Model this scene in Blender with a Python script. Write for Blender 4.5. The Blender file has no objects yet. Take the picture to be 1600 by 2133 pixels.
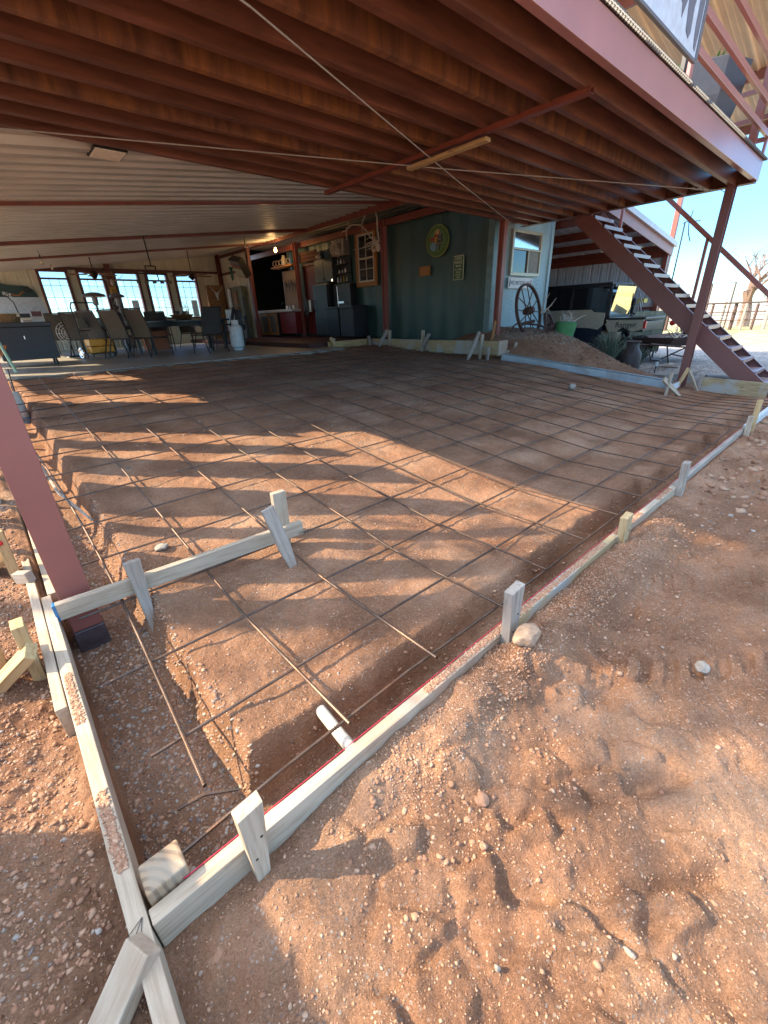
import bpy, math, random
import numpy as np
from mathutils import Vector, Matrix, Quaternion
R_ = math.radians
rnd = random.Random(7)
scene = bpy.context.scene
COL = scene.collection

# ---------------------------------------------------------------- camera
cam_d = bpy.data.cameras.new("camera")
cam = bpy.data.objects.new("camera", cam_d)
COL.objects.link(cam)
scene.camera = cam
cam_d.sensor_fit = 'HORIZONTAL'
cam_d.sensor_width = 36.0
cam_d.lens = 36.0 * 873.0 / 1600.0
cam_d.clip_start = 0.02
cam_d.clip_end = 2000.0
_f = 873.0
_down = Vector((70.0, 1868.5, _f)).normalized()          # world down, camera axes (x right, y down, z forward)
_up = -_down
_y = 1066.5 - ((1880 - 800) * _down.x + _f * _down.z) / _down.y
_x1 = Vector((1080.0, _y - 1066.5, _f)).normalized()
_x1 = (_x1 - _x1.dot(_up) * _up).normalized()
_y1 = _up.cross(_x1)
right = Vector((_x1.x, _y1.x, _up.x))
upv = -Vector((_x1.y, _y1.y, _up.y))
back = -Vector((_x1.z, _y1.z, _up.z))
m = Matrix((right, upv, back)).transposed().to_4x4()
m.translation = Vector((0, 0, 1.4))
cam.matrix_world = m

# ---------------------------------------------------------------- world, sun, exposure
SUN_EL = 37.0
SX, SY = -0.76, 0.65
az = math.atan2(SX, SY)
w = bpy.data.worlds.new("World")
scene.world = w
w.use_nodes = True
nt = w.node_tree
nt.nodes.clear()
out = nt.nodes.new("ShaderNodeOutputWorld")
bg = nt.nodes.new("ShaderNodeBackground")
sky = nt.nodes.new("ShaderNodeTexSky")
sky.sky_type = 'NISHITA'
sky.sun_disc = False
sky.sun_elevation = R_(SUN_EL)
sky.sun_rotation = az % (2 * math.pi)
sky.air_density = 1.0
sky.dust_density = 0.6
sky.ozone_density = 1.5
tc = nt.nodes.new("ShaderNodeTexCoord")
mp = nt.nodes.new("ShaderNodeMapping")
mp.inputs['Scale'].default_value = (1.2, 1.2, 7.0)
ns = nt.nodes.new("ShaderNodeTexNoise")
ns.inputs['Scale'].default_value = 2.2
ns.inputs['Detail'].default_value = 6.0
cr = nt.nodes.new("ShaderNodeValToRGB")
cr.color_ramp.elements[0].position = 0.46
cr.color_ramp.elements[0].color = (0, 0, 0, 1)
cr.color_ramp.elements[1].position = 0.72
cr.color_ramp.elements[1].color = (0.55, 0.55, 0.55, 1)
mx = nt.nodes.new("ShaderNodeMix")
mx.data_type = 'RGBA'
nt.links.new(tc.outputs['Generated'], mp.inputs['Vector'])
nt.links.new(mp.outputs['Vector'], ns.inputs['Vector'])
nt.links.new(ns.outputs['Fac'], cr.inputs['Fac'])
nt.links.new(cr.outputs['Color'], mx.inputs['Factor'])
nt.links.new(sky.outputs['Color'], mx.inputs['A'])
mx.inputs['B'].default_value = (4.2, 4.9, 5.4, 1)
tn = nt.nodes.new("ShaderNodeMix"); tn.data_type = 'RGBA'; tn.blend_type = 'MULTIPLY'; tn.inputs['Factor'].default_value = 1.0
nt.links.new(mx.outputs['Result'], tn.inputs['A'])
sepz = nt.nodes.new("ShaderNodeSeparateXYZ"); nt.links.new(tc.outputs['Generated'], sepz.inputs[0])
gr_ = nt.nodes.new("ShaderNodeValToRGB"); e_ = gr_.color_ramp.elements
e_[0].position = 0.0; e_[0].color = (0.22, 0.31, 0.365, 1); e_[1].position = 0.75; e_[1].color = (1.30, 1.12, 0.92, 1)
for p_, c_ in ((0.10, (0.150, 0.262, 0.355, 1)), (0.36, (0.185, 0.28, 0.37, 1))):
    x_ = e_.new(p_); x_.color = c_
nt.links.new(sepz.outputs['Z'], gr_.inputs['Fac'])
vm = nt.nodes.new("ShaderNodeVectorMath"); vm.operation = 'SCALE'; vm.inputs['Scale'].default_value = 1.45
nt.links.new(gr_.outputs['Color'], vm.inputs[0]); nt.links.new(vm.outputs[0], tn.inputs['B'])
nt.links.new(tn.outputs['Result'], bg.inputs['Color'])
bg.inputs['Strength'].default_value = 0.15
nt.links.new(bg.outputs['Background'], out.inputs['Surface'])

sd = bpy.data.lights.new("sun", 'SUN')
sd.energy = 2.45
sd.angle = R_(0.55)
sd.color = (1.0, 0.80, 0.54)
sun = bpy.data.objects.new("sun", sd)
COL.objects.link(sun)
ce = math.cos(R_(SUN_EL))
sdir = Vector((SX * ce, SY * ce, math.sin(R_(SUN_EL))))
sun.rotation_euler = sdir.to_track_quat('Z', 'Y').to_euler()
sun.location = (-6, 5, 8)
scene.view_settings.view_transform = 'Standard'
scene.view_settings.look = 'None'
scene.view_settings.gamma = 1.0
scene.view_settings.use_curve_mapping = False
scene.view_settings.exposure = 2.45
scene.render.engine = 'CYCLES'
scene.cycles.max_bounces = 8
scene.cycles.diffuse_bounces = 5
scene.cycles.use_denoising = True

# ---------------------------------------------------------------- materials
MATS = {}
def nodes(name):
    m = bpy.data.materials.new(name)
    m.use_nodes = True
    n = m.node_tree
    b = n.nodes["Principled BSDF"]
    return m, n, b
def N(n, t, **k):
    o = n.nodes.new(t)
    for a, v in k.items():
        if a in o.inputs: o.inputs[a].default_value = v
        else: setattr(o, a, v)
    return o
def L(n, a, b): n.links.new(a, b)
def ramp(n, fac, stops):
    r = n.nodes.new("ShaderNodeValToRGB")
    e = r.color_ramp.elements
    e[0].position, e[0].color = stops[0][0], (*stops[0][1], 1)
    e[1].position, e[1].color = stops[-1][0], (*stops[-1][1], 1)
    for p, c in stops[1:-1]:
        x = e.new(p); x.color = (*c, 1)
    L(n, fac, r.inputs['Fac'])
    return r.outputs['Color']
def mixc(n, fac, a, b, mode='MIX'):
    x = n.nodes.new("ShaderNodeMix"); x.data_type = 'RGBA'; x.blend_type = mode
    for s, v in (('Factor', fac), ('A', a), ('B', b)):
        if isinstance(v, (int, float)): x.inputs[s].default_value = v
        elif isinstance(v, tuple): x.inputs[s].default_value = (*v, 1) if len(v) == 3 else v
        else: L(n, v, x.inputs[s])
    return x.outputs['Result']
def bump(n, b, h, strength=0.3, dist=0.01, nrm=None):
    x = N(n, "ShaderNodeBump", Strength=strength, Distance=dist)
    L(n, h, x.inputs['Height'])
    if nrm is not None: L(n, nrm, x.inputs['Normal'])
    L(n, x.outputs['Normal'], b.inputs['Normal'])
    return x.outputs['Normal']
def sc(c, k): return tuple(min(1, v * k) for v in c)

def paint(name, c, rough=0.45, metal=0.0, var=0.18, scale=6.0, bmp=0.05, spec=0.5, stretch=(1, 1, 1), dirt=None, dirt_amt=0.5):
    if name in MATS: return MATS[name]
    m, n, b = nodes(name)
    t = N(n, "ShaderNodeTexCoord"); mpn = N(n, "ShaderNodeMapping", Scale=stretch)
    L(n, t.outputs['Object'], mpn.inputs['Vector'])
    no = N(n, "ShaderNodeTexNoise", Scale=scale, Detail=6.0, Roughness=0.6)
    L(n, mpn.outputs['Vector'], no.inputs['Vector'])
    col = ramp(n, no.outputs['Fac'], [(0.3, sc(c, 1 - var)), (0.7, sc(c, 1 + var))])
    if dirt:
        n2 = N(n, "ShaderNodeTexNoise", Scale=scale * 0.45, Detail=8.0, Roughness=0.7, Distortion=0.6)
        L(n, mpn.outputs['Vector'], n2.inputs['Vector'])
        f = ramp(n, n2.outputs['Fac'], [(0.48, (0, 0, 0)), (0.66, (dirt_amt,) * 3)])
        col = mixc(n, f, col, dirt)
    L(n, col, b.inputs['Base Color'])
    b.inputs['Roughness'].default_value = rough
    b.inputs['Metallic'].default_value = metal
    b.inputs['Specular IOR Level'].default_value = spec
    if bmp:
        nf = N(n, "ShaderNodeTexNoise", Scale=scale * 12, Detail=3.0)
        L(n, t.outputs['Object'], nf.inputs['Vector'])
        bump(n, b, nf.outputs['Fac'], bmp, 0.004)
    MATS[name] = m
    return m

def wood(name, c, dark, rough=0.75, knots=True, grain=28.0, stain=None, amt=0.85):
    if name in MATS: return MATS[name]
    m, n, b = nodes(name)
    t = N(n, "ShaderNodeTexCoord"); oi = N(n, "ShaderNodeObjectInfo")
    off = N(n, "ShaderNodeVectorMath", operation='ADD')
    rr = N(n, "ShaderNodeCombineXYZ")
    mm = N(n, "ShaderNodeMath", operation='MULTIPLY'); mm.inputs[1].default_value = 37.0
    L(n, oi.outputs['Random'], mm.inputs[0])
    for k in (0, 1, 2): L(n, mm.outputs[0], rr.inputs[k])
    L(n, t.outputs['Object'], off.inputs[0]); L(n, rr.outputs[0], off.inputs[1])
    mpn = N(n, "ShaderNodeMapping", Scale=(1.6, grain, grain))
    L(n, off.outputs[0], mpn.inputs['Vector'])
    no = N(n, "ShaderNodeTexNoise", Scale=2.4, Detail=7.0, Roughness=0.65, Distortion=0.5)
    L(n, mpn.outputs['Vector'], no.inputs['Vector'])
    col = ramp(n, no.outputs['Fac'], [(0.30, dark), (0.52, c), (0.75, sc(c, 1.12))])
    n2 = N(n, "ShaderNodeTexNoise", Scale=3.0, Detail=4.0)
    L(n, off.outputs[0], n2.inputs['Vector'])
    col = mixc(n, 0.35, col, ramp(n, n2.outputs['Fac'], [(0.3, (0.55,) * 3), (0.7, (1.0,) * 3)]), 'MULTIPLY')
    if knots:
        v = N(n, "ShaderNodeTexVoronoi", Scale=1.0)
        m3 = N(n, "ShaderNodeMapping", Scale=(3.0, 9.0, 9.0)); L(n, off.outputs[0], m3.inputs['Vector']); L(n, m3.outputs['Vector'], v.inputs['Vector'])
        kf = ramp(n, v.outputs['Distance'], [(0.05, (0.8,) * 3), (0.13, (0, 0, 0))])
        col = mixc(n, kf, col, sc(dark, 0.5))
    if stain:
        n3 = N(n, "ShaderNodeTexNoise", Scale=1.7, Detail=6.0, Roughness=0.6, Distortion=0.7)
        L(n, off.outputs[0], n3.inputs['Vector'])
        col = mixc(n, ramp(n, n3.outputs['Fac'], [(0.50, (0, 0, 0)), (0.62, (amt,) * 3)]), col, stain)
    L(n, col, b.inputs['Base Color'])
    b.inputs['Roughness'].default_value = rough
    b.inputs['Specular IOR Level'].default_value = 0.25
    bump(n, b, no.outputs['Fac'], 0.35, 0.003)
    MATS[name] = m
    return m

def simple(name, c, rough=0.5, metal=0.0, emit=None, es=1.0, trans=0.0, spec=0.5):
    if name in MATS: return MATS[name]
    m, n, b = nodes(name)
    t = N(n, "ShaderNodeTexCoord")
    no = N(n, "ShaderNodeTexNoise", Scale=14.0, Detail=4.0); L(n, t.outputs['Object'], no.inputs['Vector'])
    L(n, ramp(n, no.outputs['Fac'], [(0.3, sc(c, 0.88)), (0.7, sc(c, 1.1))]), b.inputs['Base Color'])
    b.inputs['Roughness'].default_value = rough
    b.inputs['Metallic'].default_value = metal
    b.inputs['Specular IOR Level'].default_value = spec
    b.inputs['Transmission Weight'].default_value = trans
    if emit:
        b.inputs['Emission Color'].default_value = (*emit, 1); b.inputs['Emission Strength'].default_value = es
    MATS[name] = m
    return m

def glass(name, tint=(0.9, 0.95, 1.0), clear=0.85):
    m = bpy.data.materials.new(name); m.use_nodes = True; n = m.node_tree; n.nodes.clear()
    o = n.nodes.new("ShaderNodeOutputMaterial"); tr = n.nodes.new("ShaderNodeBsdfTransparent"); gl = n.nodes.new("ShaderNodeBsdfGlossy")
    tr.inputs['Color'].default_value = (*tint, 1); gl.inputs['Roughness'].default_value = 0.04
    mxx = n.nodes.new("ShaderNodeMixShader"); mxx.inputs[0].default_value = 1 - clear
    L(n, tr.outputs[0], mxx.inputs[1]); L(n, gl.outputs[0], mxx.inputs[2]); L(n, mxx.outputs[0], o.inputs['Surface'])
    MATS[name] = m
    return m

RED = (0.20, 0.056, 0.036)
steel_red = paint("red_oxide_steel", RED, 0.36, 0.0, 0.2, 5.0, 0.05)
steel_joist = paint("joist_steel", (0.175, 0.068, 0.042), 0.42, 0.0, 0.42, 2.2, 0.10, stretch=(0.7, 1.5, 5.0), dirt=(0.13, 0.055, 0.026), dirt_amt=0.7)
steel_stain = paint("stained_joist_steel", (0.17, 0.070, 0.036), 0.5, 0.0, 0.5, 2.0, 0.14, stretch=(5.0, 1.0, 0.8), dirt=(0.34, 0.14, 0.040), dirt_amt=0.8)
steel_fascia = paint("fascia_steel", (0.42, 0.19, 0.175), 0.30, 0.0, 0.10, 1.4, 0.04, spec=0.8, stretch=(1, 1, 0.4))  # paler than the matching steel paint: sky glare put into the base colour
steel_post = paint("post_steel", (0.30, 0.105, 0.082), 0.40, 0.0, 0.10, 3.0, 0.03)
steel_stair = paint("stair_steel", (0.19, 0.075, 0.064), 0.42, 0.0, 0.12, 2.0, 0.03)
steel_bolt = paint("bare_steel", (0.12, 0.10, 0.11), 0.5, 0.6, 0.4, 9.0, 0.2)
plate = paint("deck_plate", (0.06, 0.028, 0.018), 0.7, 0.0, 0.3, 3.0)
galv = paint("galvanised_panel", (0.60, 0.63, 0.66), 0.42, 0.2, 0.12, 3.0, 0.02)
galv_ceiling = paint("ceiling_panel", (0.56, 0.55, 0.51), 0.5, 0.2, 0.12, 1.2, 0.02)
galv_dark = paint("dark_roof_panel", (0.14, 0.13, 0.12), 0.45, 0.4, 0.2, 2.0, 0.02)
cream = paint("cream_wall_panel", (0.62, 0.60, 0.46), 0.5, 0.0, 0.1, 1.6, 0.02)
tan_panel = paint("tan_roof_panel", (0.82, 0.68, 0.46), 0.55, 0.0, 0.12, 1.0, 0.02)
purlin_grey = paint("galvanised_purlin", (0.36, 0.41, 0.45), 0.45, 0.5, 0.12, 5.0, 0.04, dirt=(0.25, 0.2, 0.15), dirt_amt=0.5)
green_dark = paint("dark_green_container_paint", (0.034, 0.078, 0.070), 0.42, 0.0, 0.15, 1.5, 0.05, stretch=(1, 1, 0.3), dirt=(0.05, 0.07, 0.065), dirt_amt=0.6)
teal_pale = paint("pale_teal_container_paint", (0.33, 0.50, 0.55), 0.45, 0.0, 0.12, 1.6, 0.05, stretch=(1, 1, 0.5), dirt=(0.22, 0.33, 0.35), dirt_amt=0.6)
red_wood = wood("red_stained_decking", (0.085, 0.030, 0.026), (0.04, 0.014, 0.012), 0.5, False)
wood_pale = wood("weathered_pale_lumber", (0.50, 0.405, 0.300), (0.33, 0.25, 0.175), stain=(0.34, 0.22, 0.145), amt=0.55)
wood_grey = wood("weathered_grey_lumber", (0.40, 0.345, 0.29), (0.23, 0.195, 0.16), stain=(0.30, 0.22, 0.16), amt=0.45)
wood_fresh = wood("fresh_yellow_lumber", (0.55, 0.38, 0.19), (0.36, 0.22, 0.09))
wood_mixed = wood("concrete_stained_lumber", (0.48, 0.36, 0.20), (0.28, 0.19, 0.10), stain=(0.40, 0.40, 0.38))
wood_brown = wood("brown_stained_wood", (0.30, 0.15, 0.06), (0.13, 0.06, 0.025), 0.6)
wood_orange = wood("orange_pine_trim", (0.42, 0.19, 0.06), (0.22, 0.09, 0.03), 0.55)
rebar_m = paint("rebar_steel", (0.13, 0.092, 0.072), 0.5, 0.55, 0.35, 14.0, 0.2, dirt=(0.22, 0.10, 0.05), dirt_amt=0.6)
black = simple("black_metal", (0.018, 0.018, 0.02), 0.4)
black_gloss = simple("glossy_black", (0.012, 0.013, 0.015), 0.35, spec=0.3)
charcoal = simple("charcoal_plastic", (0.025, 0.027, 0.032), 0.5)
slate = simple("slate_grey_plastic", (0.05, 0.06, 0.08), 0.55)
chrome = simple("chrome", (0.6, 0.6, 0.62), 0.25, 1.0)
white_m = simple("white_paint", (0.75, 0.76, 0.76), 0.5)
tank_m = simple("pale_tank_paint", (0.58, 0.66, 0.70), 0.4)
yellow_m = simple("yellow_box", (0.80, 0.36, 0.03), 0.45)
red_m = simple("deep_red_paint", (0.20, 0.012, 0.012), 0.4)
bone = paint("antler_bone", (0.50, 0.42, 0.32), 0.6, 0.0, 0.25, 14.0, 0.1)
bone_pale = paint("bleached_antler", (0.62, 0.58, 0.52), 0.6, 0.0, 0.2, 14.0, 0.1)
rust = paint("rusty_iron", (0.10, 0.058, 0.048), 0.7, 0.2, 0.35, 9.0, 0.2)
sling_m = simple("brown_grey_sling", (0.115, 0.092, 0.06), 0.7)
rope_m = simple("grey_cable", (0.38, 0.36, 0.33), 0.5)
pvc = simple("white_pvc", (0.55, 0.50, 0.42), 0.4)
blue_m = simple("blue_paint", (0.02, 0.16, 0.34), 0.45)
greenb = paint("green_bucket_paint", (0.07, 0.26, 0.10), 0.45, 0.0, 0.2, 6.0, 0.04)
wicker = paint("wicker", (0.20, 0.13, 0.06), 0.8, 0.0, 0.5, 40.0, 0.5)
olive = paint("faded_olive_tin", (0.20, 0.21, 0.15), 0.6, 0.1, 0.2, 4.0, 0.06, dirt=(0.16, 0.10, 0.06), dirt_amt=0.5)
milkm = paint("rusty_milk_can_iron", (0.085, 0.065, 0.06), 0.6, 0.3, 0.3, 4.0, 0.12, dirt=(0.14, 0.05, 0.03), dirt_amt=0.8)
beige_p = simple("sand_vehicle_panel", (0.44, 0.41, 0.32), 0.4)
navy = simple("dark_blue_vehicle_plastic", (0.012, 0.016, 0.035), 0.4)
string_m = simple("red_mason_line", (0.55, 0.02, 0.05), 0.6)
glass_m = glass("window_glass")
dark_glass = simple("dark_glass", (0.02, 0.02, 0.022), 0.05, 0.0, spec=0.8)
mirror_m = simple("reflective_rear_glass", (0.80, 0.74, 0.62), 0.06, 1.0)

# ground
def dirt_mat(name):
    m, n, b = nodes(name)
    g = N(n, "ShaderNodeNewGeometry")
    pos = g.outputs['Position']
    n1 = N(n, "ShaderNodeTexNoise", Scale=1.3, Detail=8.0, Roughness=0.65); L(n, pos, n1.inputs['Vector'])
    n2 = N(n, "ShaderNodeTexNoise", Scale=28.0, Detail=6.0, Roughness=0.7); L(n, pos, n2.inputs['Vector'])
    c = ramp(n, n1.outputs['Fac'], [(0.28, (0.31, 0.150, 0.088)), (0.5, (0.47, 0.255, 0.152)), (0.72, (0.62, 0.390, 0.255))])
    c = mixc(n, 0.6, c, ramp(n, n2.outputs['Fac'], [(0.25, (0.5,) * 3), (0.75, (1.0,) * 3)]), 'MULTIPLY')
    n8 = N(n, "ShaderNodeTexNoise", Scale=160.0, Detail=4.0, Roughness=0.8); L(n, pos, n8.inputs['Vector'])
    c = mixc(n, 0.6, c, ramp(n, n8.outputs['Fac'], [(0.32, (0.34,) * 3), (0.6, (1.0,) * 3)]), 'MULTIPLY')
    # crushed stone specks
    v = N(n, "ShaderNodeTexVoronoi", Scale=120.0); L(n, pos, v.inputs['Vector'])
    sp = N(n, "ShaderNodeSeparateColor"); L(n, v.outputs['Color'], sp.inputs[0])
    sel = N(n, "ShaderNodeMath", operation='GREATER_THAN'); sel.inputs[1].default_value = 0.86; L(n, sp.outputs[0], sel.inputs[0])
    dd = N(n, "ShaderNodeMath", operation='LESS_THAN'); dd.inputs[1].default_value = 0.42; L(n, v.outputs['Distance'], dd.inputs[0])
    n4 = N(n, "ShaderNodeTexNoise", Scale=2.6, Detail=4.0); L(n, pos, n4.inputs['Vector'])
    pt = ramp(n, n4.outputs['Fac'], [(0.42, (0, 0, 0)), (0.62, (1, 1, 1))])
    a1 = N(n, "ShaderNodeMath", operation='MULTIPLY'); L(n, sel.outputs[0], a1.inputs[0]); L(n, dd.outputs[0], a1.inputs[1])
    a2 = N(n, "ShaderNodeMath", operation='MULTIPLY'); L(n, a1.outputs[0], a2.inputs[0]); L(n, pt, a2.inputs[1])
    stone = ramp(n, sp.outputs[1], [(0.0, (0.20, 0.15, 0.13)), (0.5, (0.40, 0.31, 0.25)), (1.0, (0.50, 0.44, 0.38))])
    c = mixc(n, a2.outputs[0], c, stone)
    # gravel yard to the right, dry grass far away
    xyz = N(n, "ShaderNodeSeparateXYZ"); L(n, pos, xyz.inputs[0])
    def ss(axis, lo, hi):
        r = N(n, "ShaderNodeMapRange"); r.inputs['From Min'].default_value = lo; r.inputs['From Max'].default_value = hi
        r.interpolation_type = 'SMOOTHSTEP'; L(n, xyz.outputs[axis], r.inputs['Value']); return r.outputs['Result']
    v3 = N(n, "ShaderNodeTexVoronoi", Scale=26.0); L(n, pos, v3.inputs['Vector'])
    sp3 = N(n, "ShaderNodeSeparateColor"); L(n, v3.outputs['Color'], sp3.inputs[0])
    gcol = ramp(n, sp3.outputs[0], [(0.0, (0.16, 0.145, 0.135)), (0.5, (0.30, 0.275, 0.26)), (1.0, (0.50, 0.46, 0.43))])
    c = mixc(n, ss(0, 10.2, 11.2), c, gcol)
    n5 = N(n, "ShaderNodeTexNoise", Scale=0.35, Detail=7.0, Roughness=0.7); L(n, pos, n5.inputs['Vector'])
    far = ramp(n, n5.outputs['Fac'], [(0.34, (0.42, 0.24, 0.13)), (0.46, (0.34, 0.33, 0.14)), (0.60, (0.50, 0.44, 0.24))])
    c = mixc(n, ss(0, 21.0, 25.0), c, far)
    c = mixc(n, ss(0, 34.0, 60.0), c, (0.50, 0.43, 0.33))
    L(n, c, b.inputs['Base Color'])
    b.inputs['Roughness'].default_value = 0.95
    b.inputs['Specular IOR Level'].default_value = 0.1
    n6 = N(n, "ShaderNodeTexNoise", Scale=55.0, Detail=8.0, Roughness=0.75); L(n, pos, n6.inputs['Vector'])
    v2 = N(n, "ShaderNodeTexVoronoi", Scale=70.0); L(n, pos, v2.inputs['Vector'])
    v2.feature = 'SMOOTH_F1'
    n7 = N(n, "ShaderNodeTexNoise", Scale=3.5, Detail=4.0); L(n, pos, n7.inputs['Vector'])
    rough = ramp(n, n7.outputs['Fac'], [(0.40, (0.35,) * 3), (0.62, (1,) * 3)])
    s2 = N(n, "ShaderNodeMath", operation='MULTIPLY_ADD'); s2.inputs[1].default_value = -0.5; L(n, v2.outputs['Distance'], s2.inputs[0]); L(n, n6.outputs['Fac'], s2.inputs[2])
    s3 = N(n, "ShaderNodeMath", operation='MULTIPLY'); L(n, s2.outputs[0], s3.inputs[0]); L(n, rough, s3.inputs[1])
    nb = bump(n, b, s3.outputs[0], 1.0, 0.030)
    bump(n, b, n8.outputs['Fac'], 0.9, 0.007, nb)
    return m
dirt = dirt_mat("red_dirt")

def clod_mat(name, attr):
    m, n, b = nodes(name)
    a = N(n, "ShaderNodeAttribute", attribute_name=attr)
    t = N(n, "ShaderNodeNewGeometry")
    no = N(n, "ShaderNodeTexNoise", Scale=90.0, Detail=4.0); L(n, t.outputs['Position'], no.inputs['Vector'])
    L(n, mixc(n, 0.6, a.outputs['Color'], ramp(n, no.outputs['Fac'], [(0.3, (0.6,) * 3), (0.7, (1.0,) * 3)]), 'MULTIPLY'), b.inputs['Base Color'])
    b.inputs['Roughness'].default_value = 0.9
    bump(n, b, no.outputs['Fac'], 0.5, 0.004)
    return m
stone_attr = clod_mat("mixed_stones", "stone_colour")
def concrete_mat():
    m, n, b = nodes("old_concrete")
    g = N(n, "ShaderNodeNewGeometry")
    n1 = N(n, "ShaderNodeTexNoise", Scale=1.1, Detail=8.0, Roughness=0.7); L(n, g.outputs['Position'], n1.inputs['Vector'])
    L(n, ramp(n, n1.outputs['Fac'], [(0.3, (0.24, 0.215, 0.175)), (0.7, (0.36, 0.33, 0.275))]), b.inputs['Base Color'])
    b.inputs['Roughness'].default_value = 0.45
    n2 = N(n, "ShaderNodeTexNoise", Scale=40.0, Detail=4.0); L(n, g.outputs['Position'], n2.inputs['Vector'])
    bump(n, b, n2.outputs['Fac'], 0.15, 0.004)
    return m
concrete = concrete_mat()

# ---------------------------------------------------------------- helpers
OFF = {}
def props(o, label=None, cat=None, group=None, kind=None):
    if label: o['label'] = label
    if cat: o['category'] = cat
    if group: o['group'] = group
    if kind: o['kind'] = kind
    return o
def thing(name, label, cat, loc=(0, 0, 0), rz=0.0, group=None, local=False):
    o = bpy.data.objects.new(name, None)
    o.empty_display_size = 0.1
    COL.objects.link(o)
    o.location = loc
    o.rotation_euler = (0, 0, rz)
    props(o, label, cat, group)
    OFF[o.name] = Vector((0, 0, 0)) if local else Vector(loc)
    return o
def frame(p0, p1, up=(0, 0, 1)):
    a = (Vector(p1) - Vector(p0)).normalized()
    u = Vector(up)
    if abs(a.dot(u.normalized())) > 0.98: u = Vector((0, 1, 0))
    y = u.cross(a).normalized()
    z = a.cross(y)
    mm = Matrix((a, y, z)).transposed().to_4x4()
    mm.translation = Vector(p0)
    return mm

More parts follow.
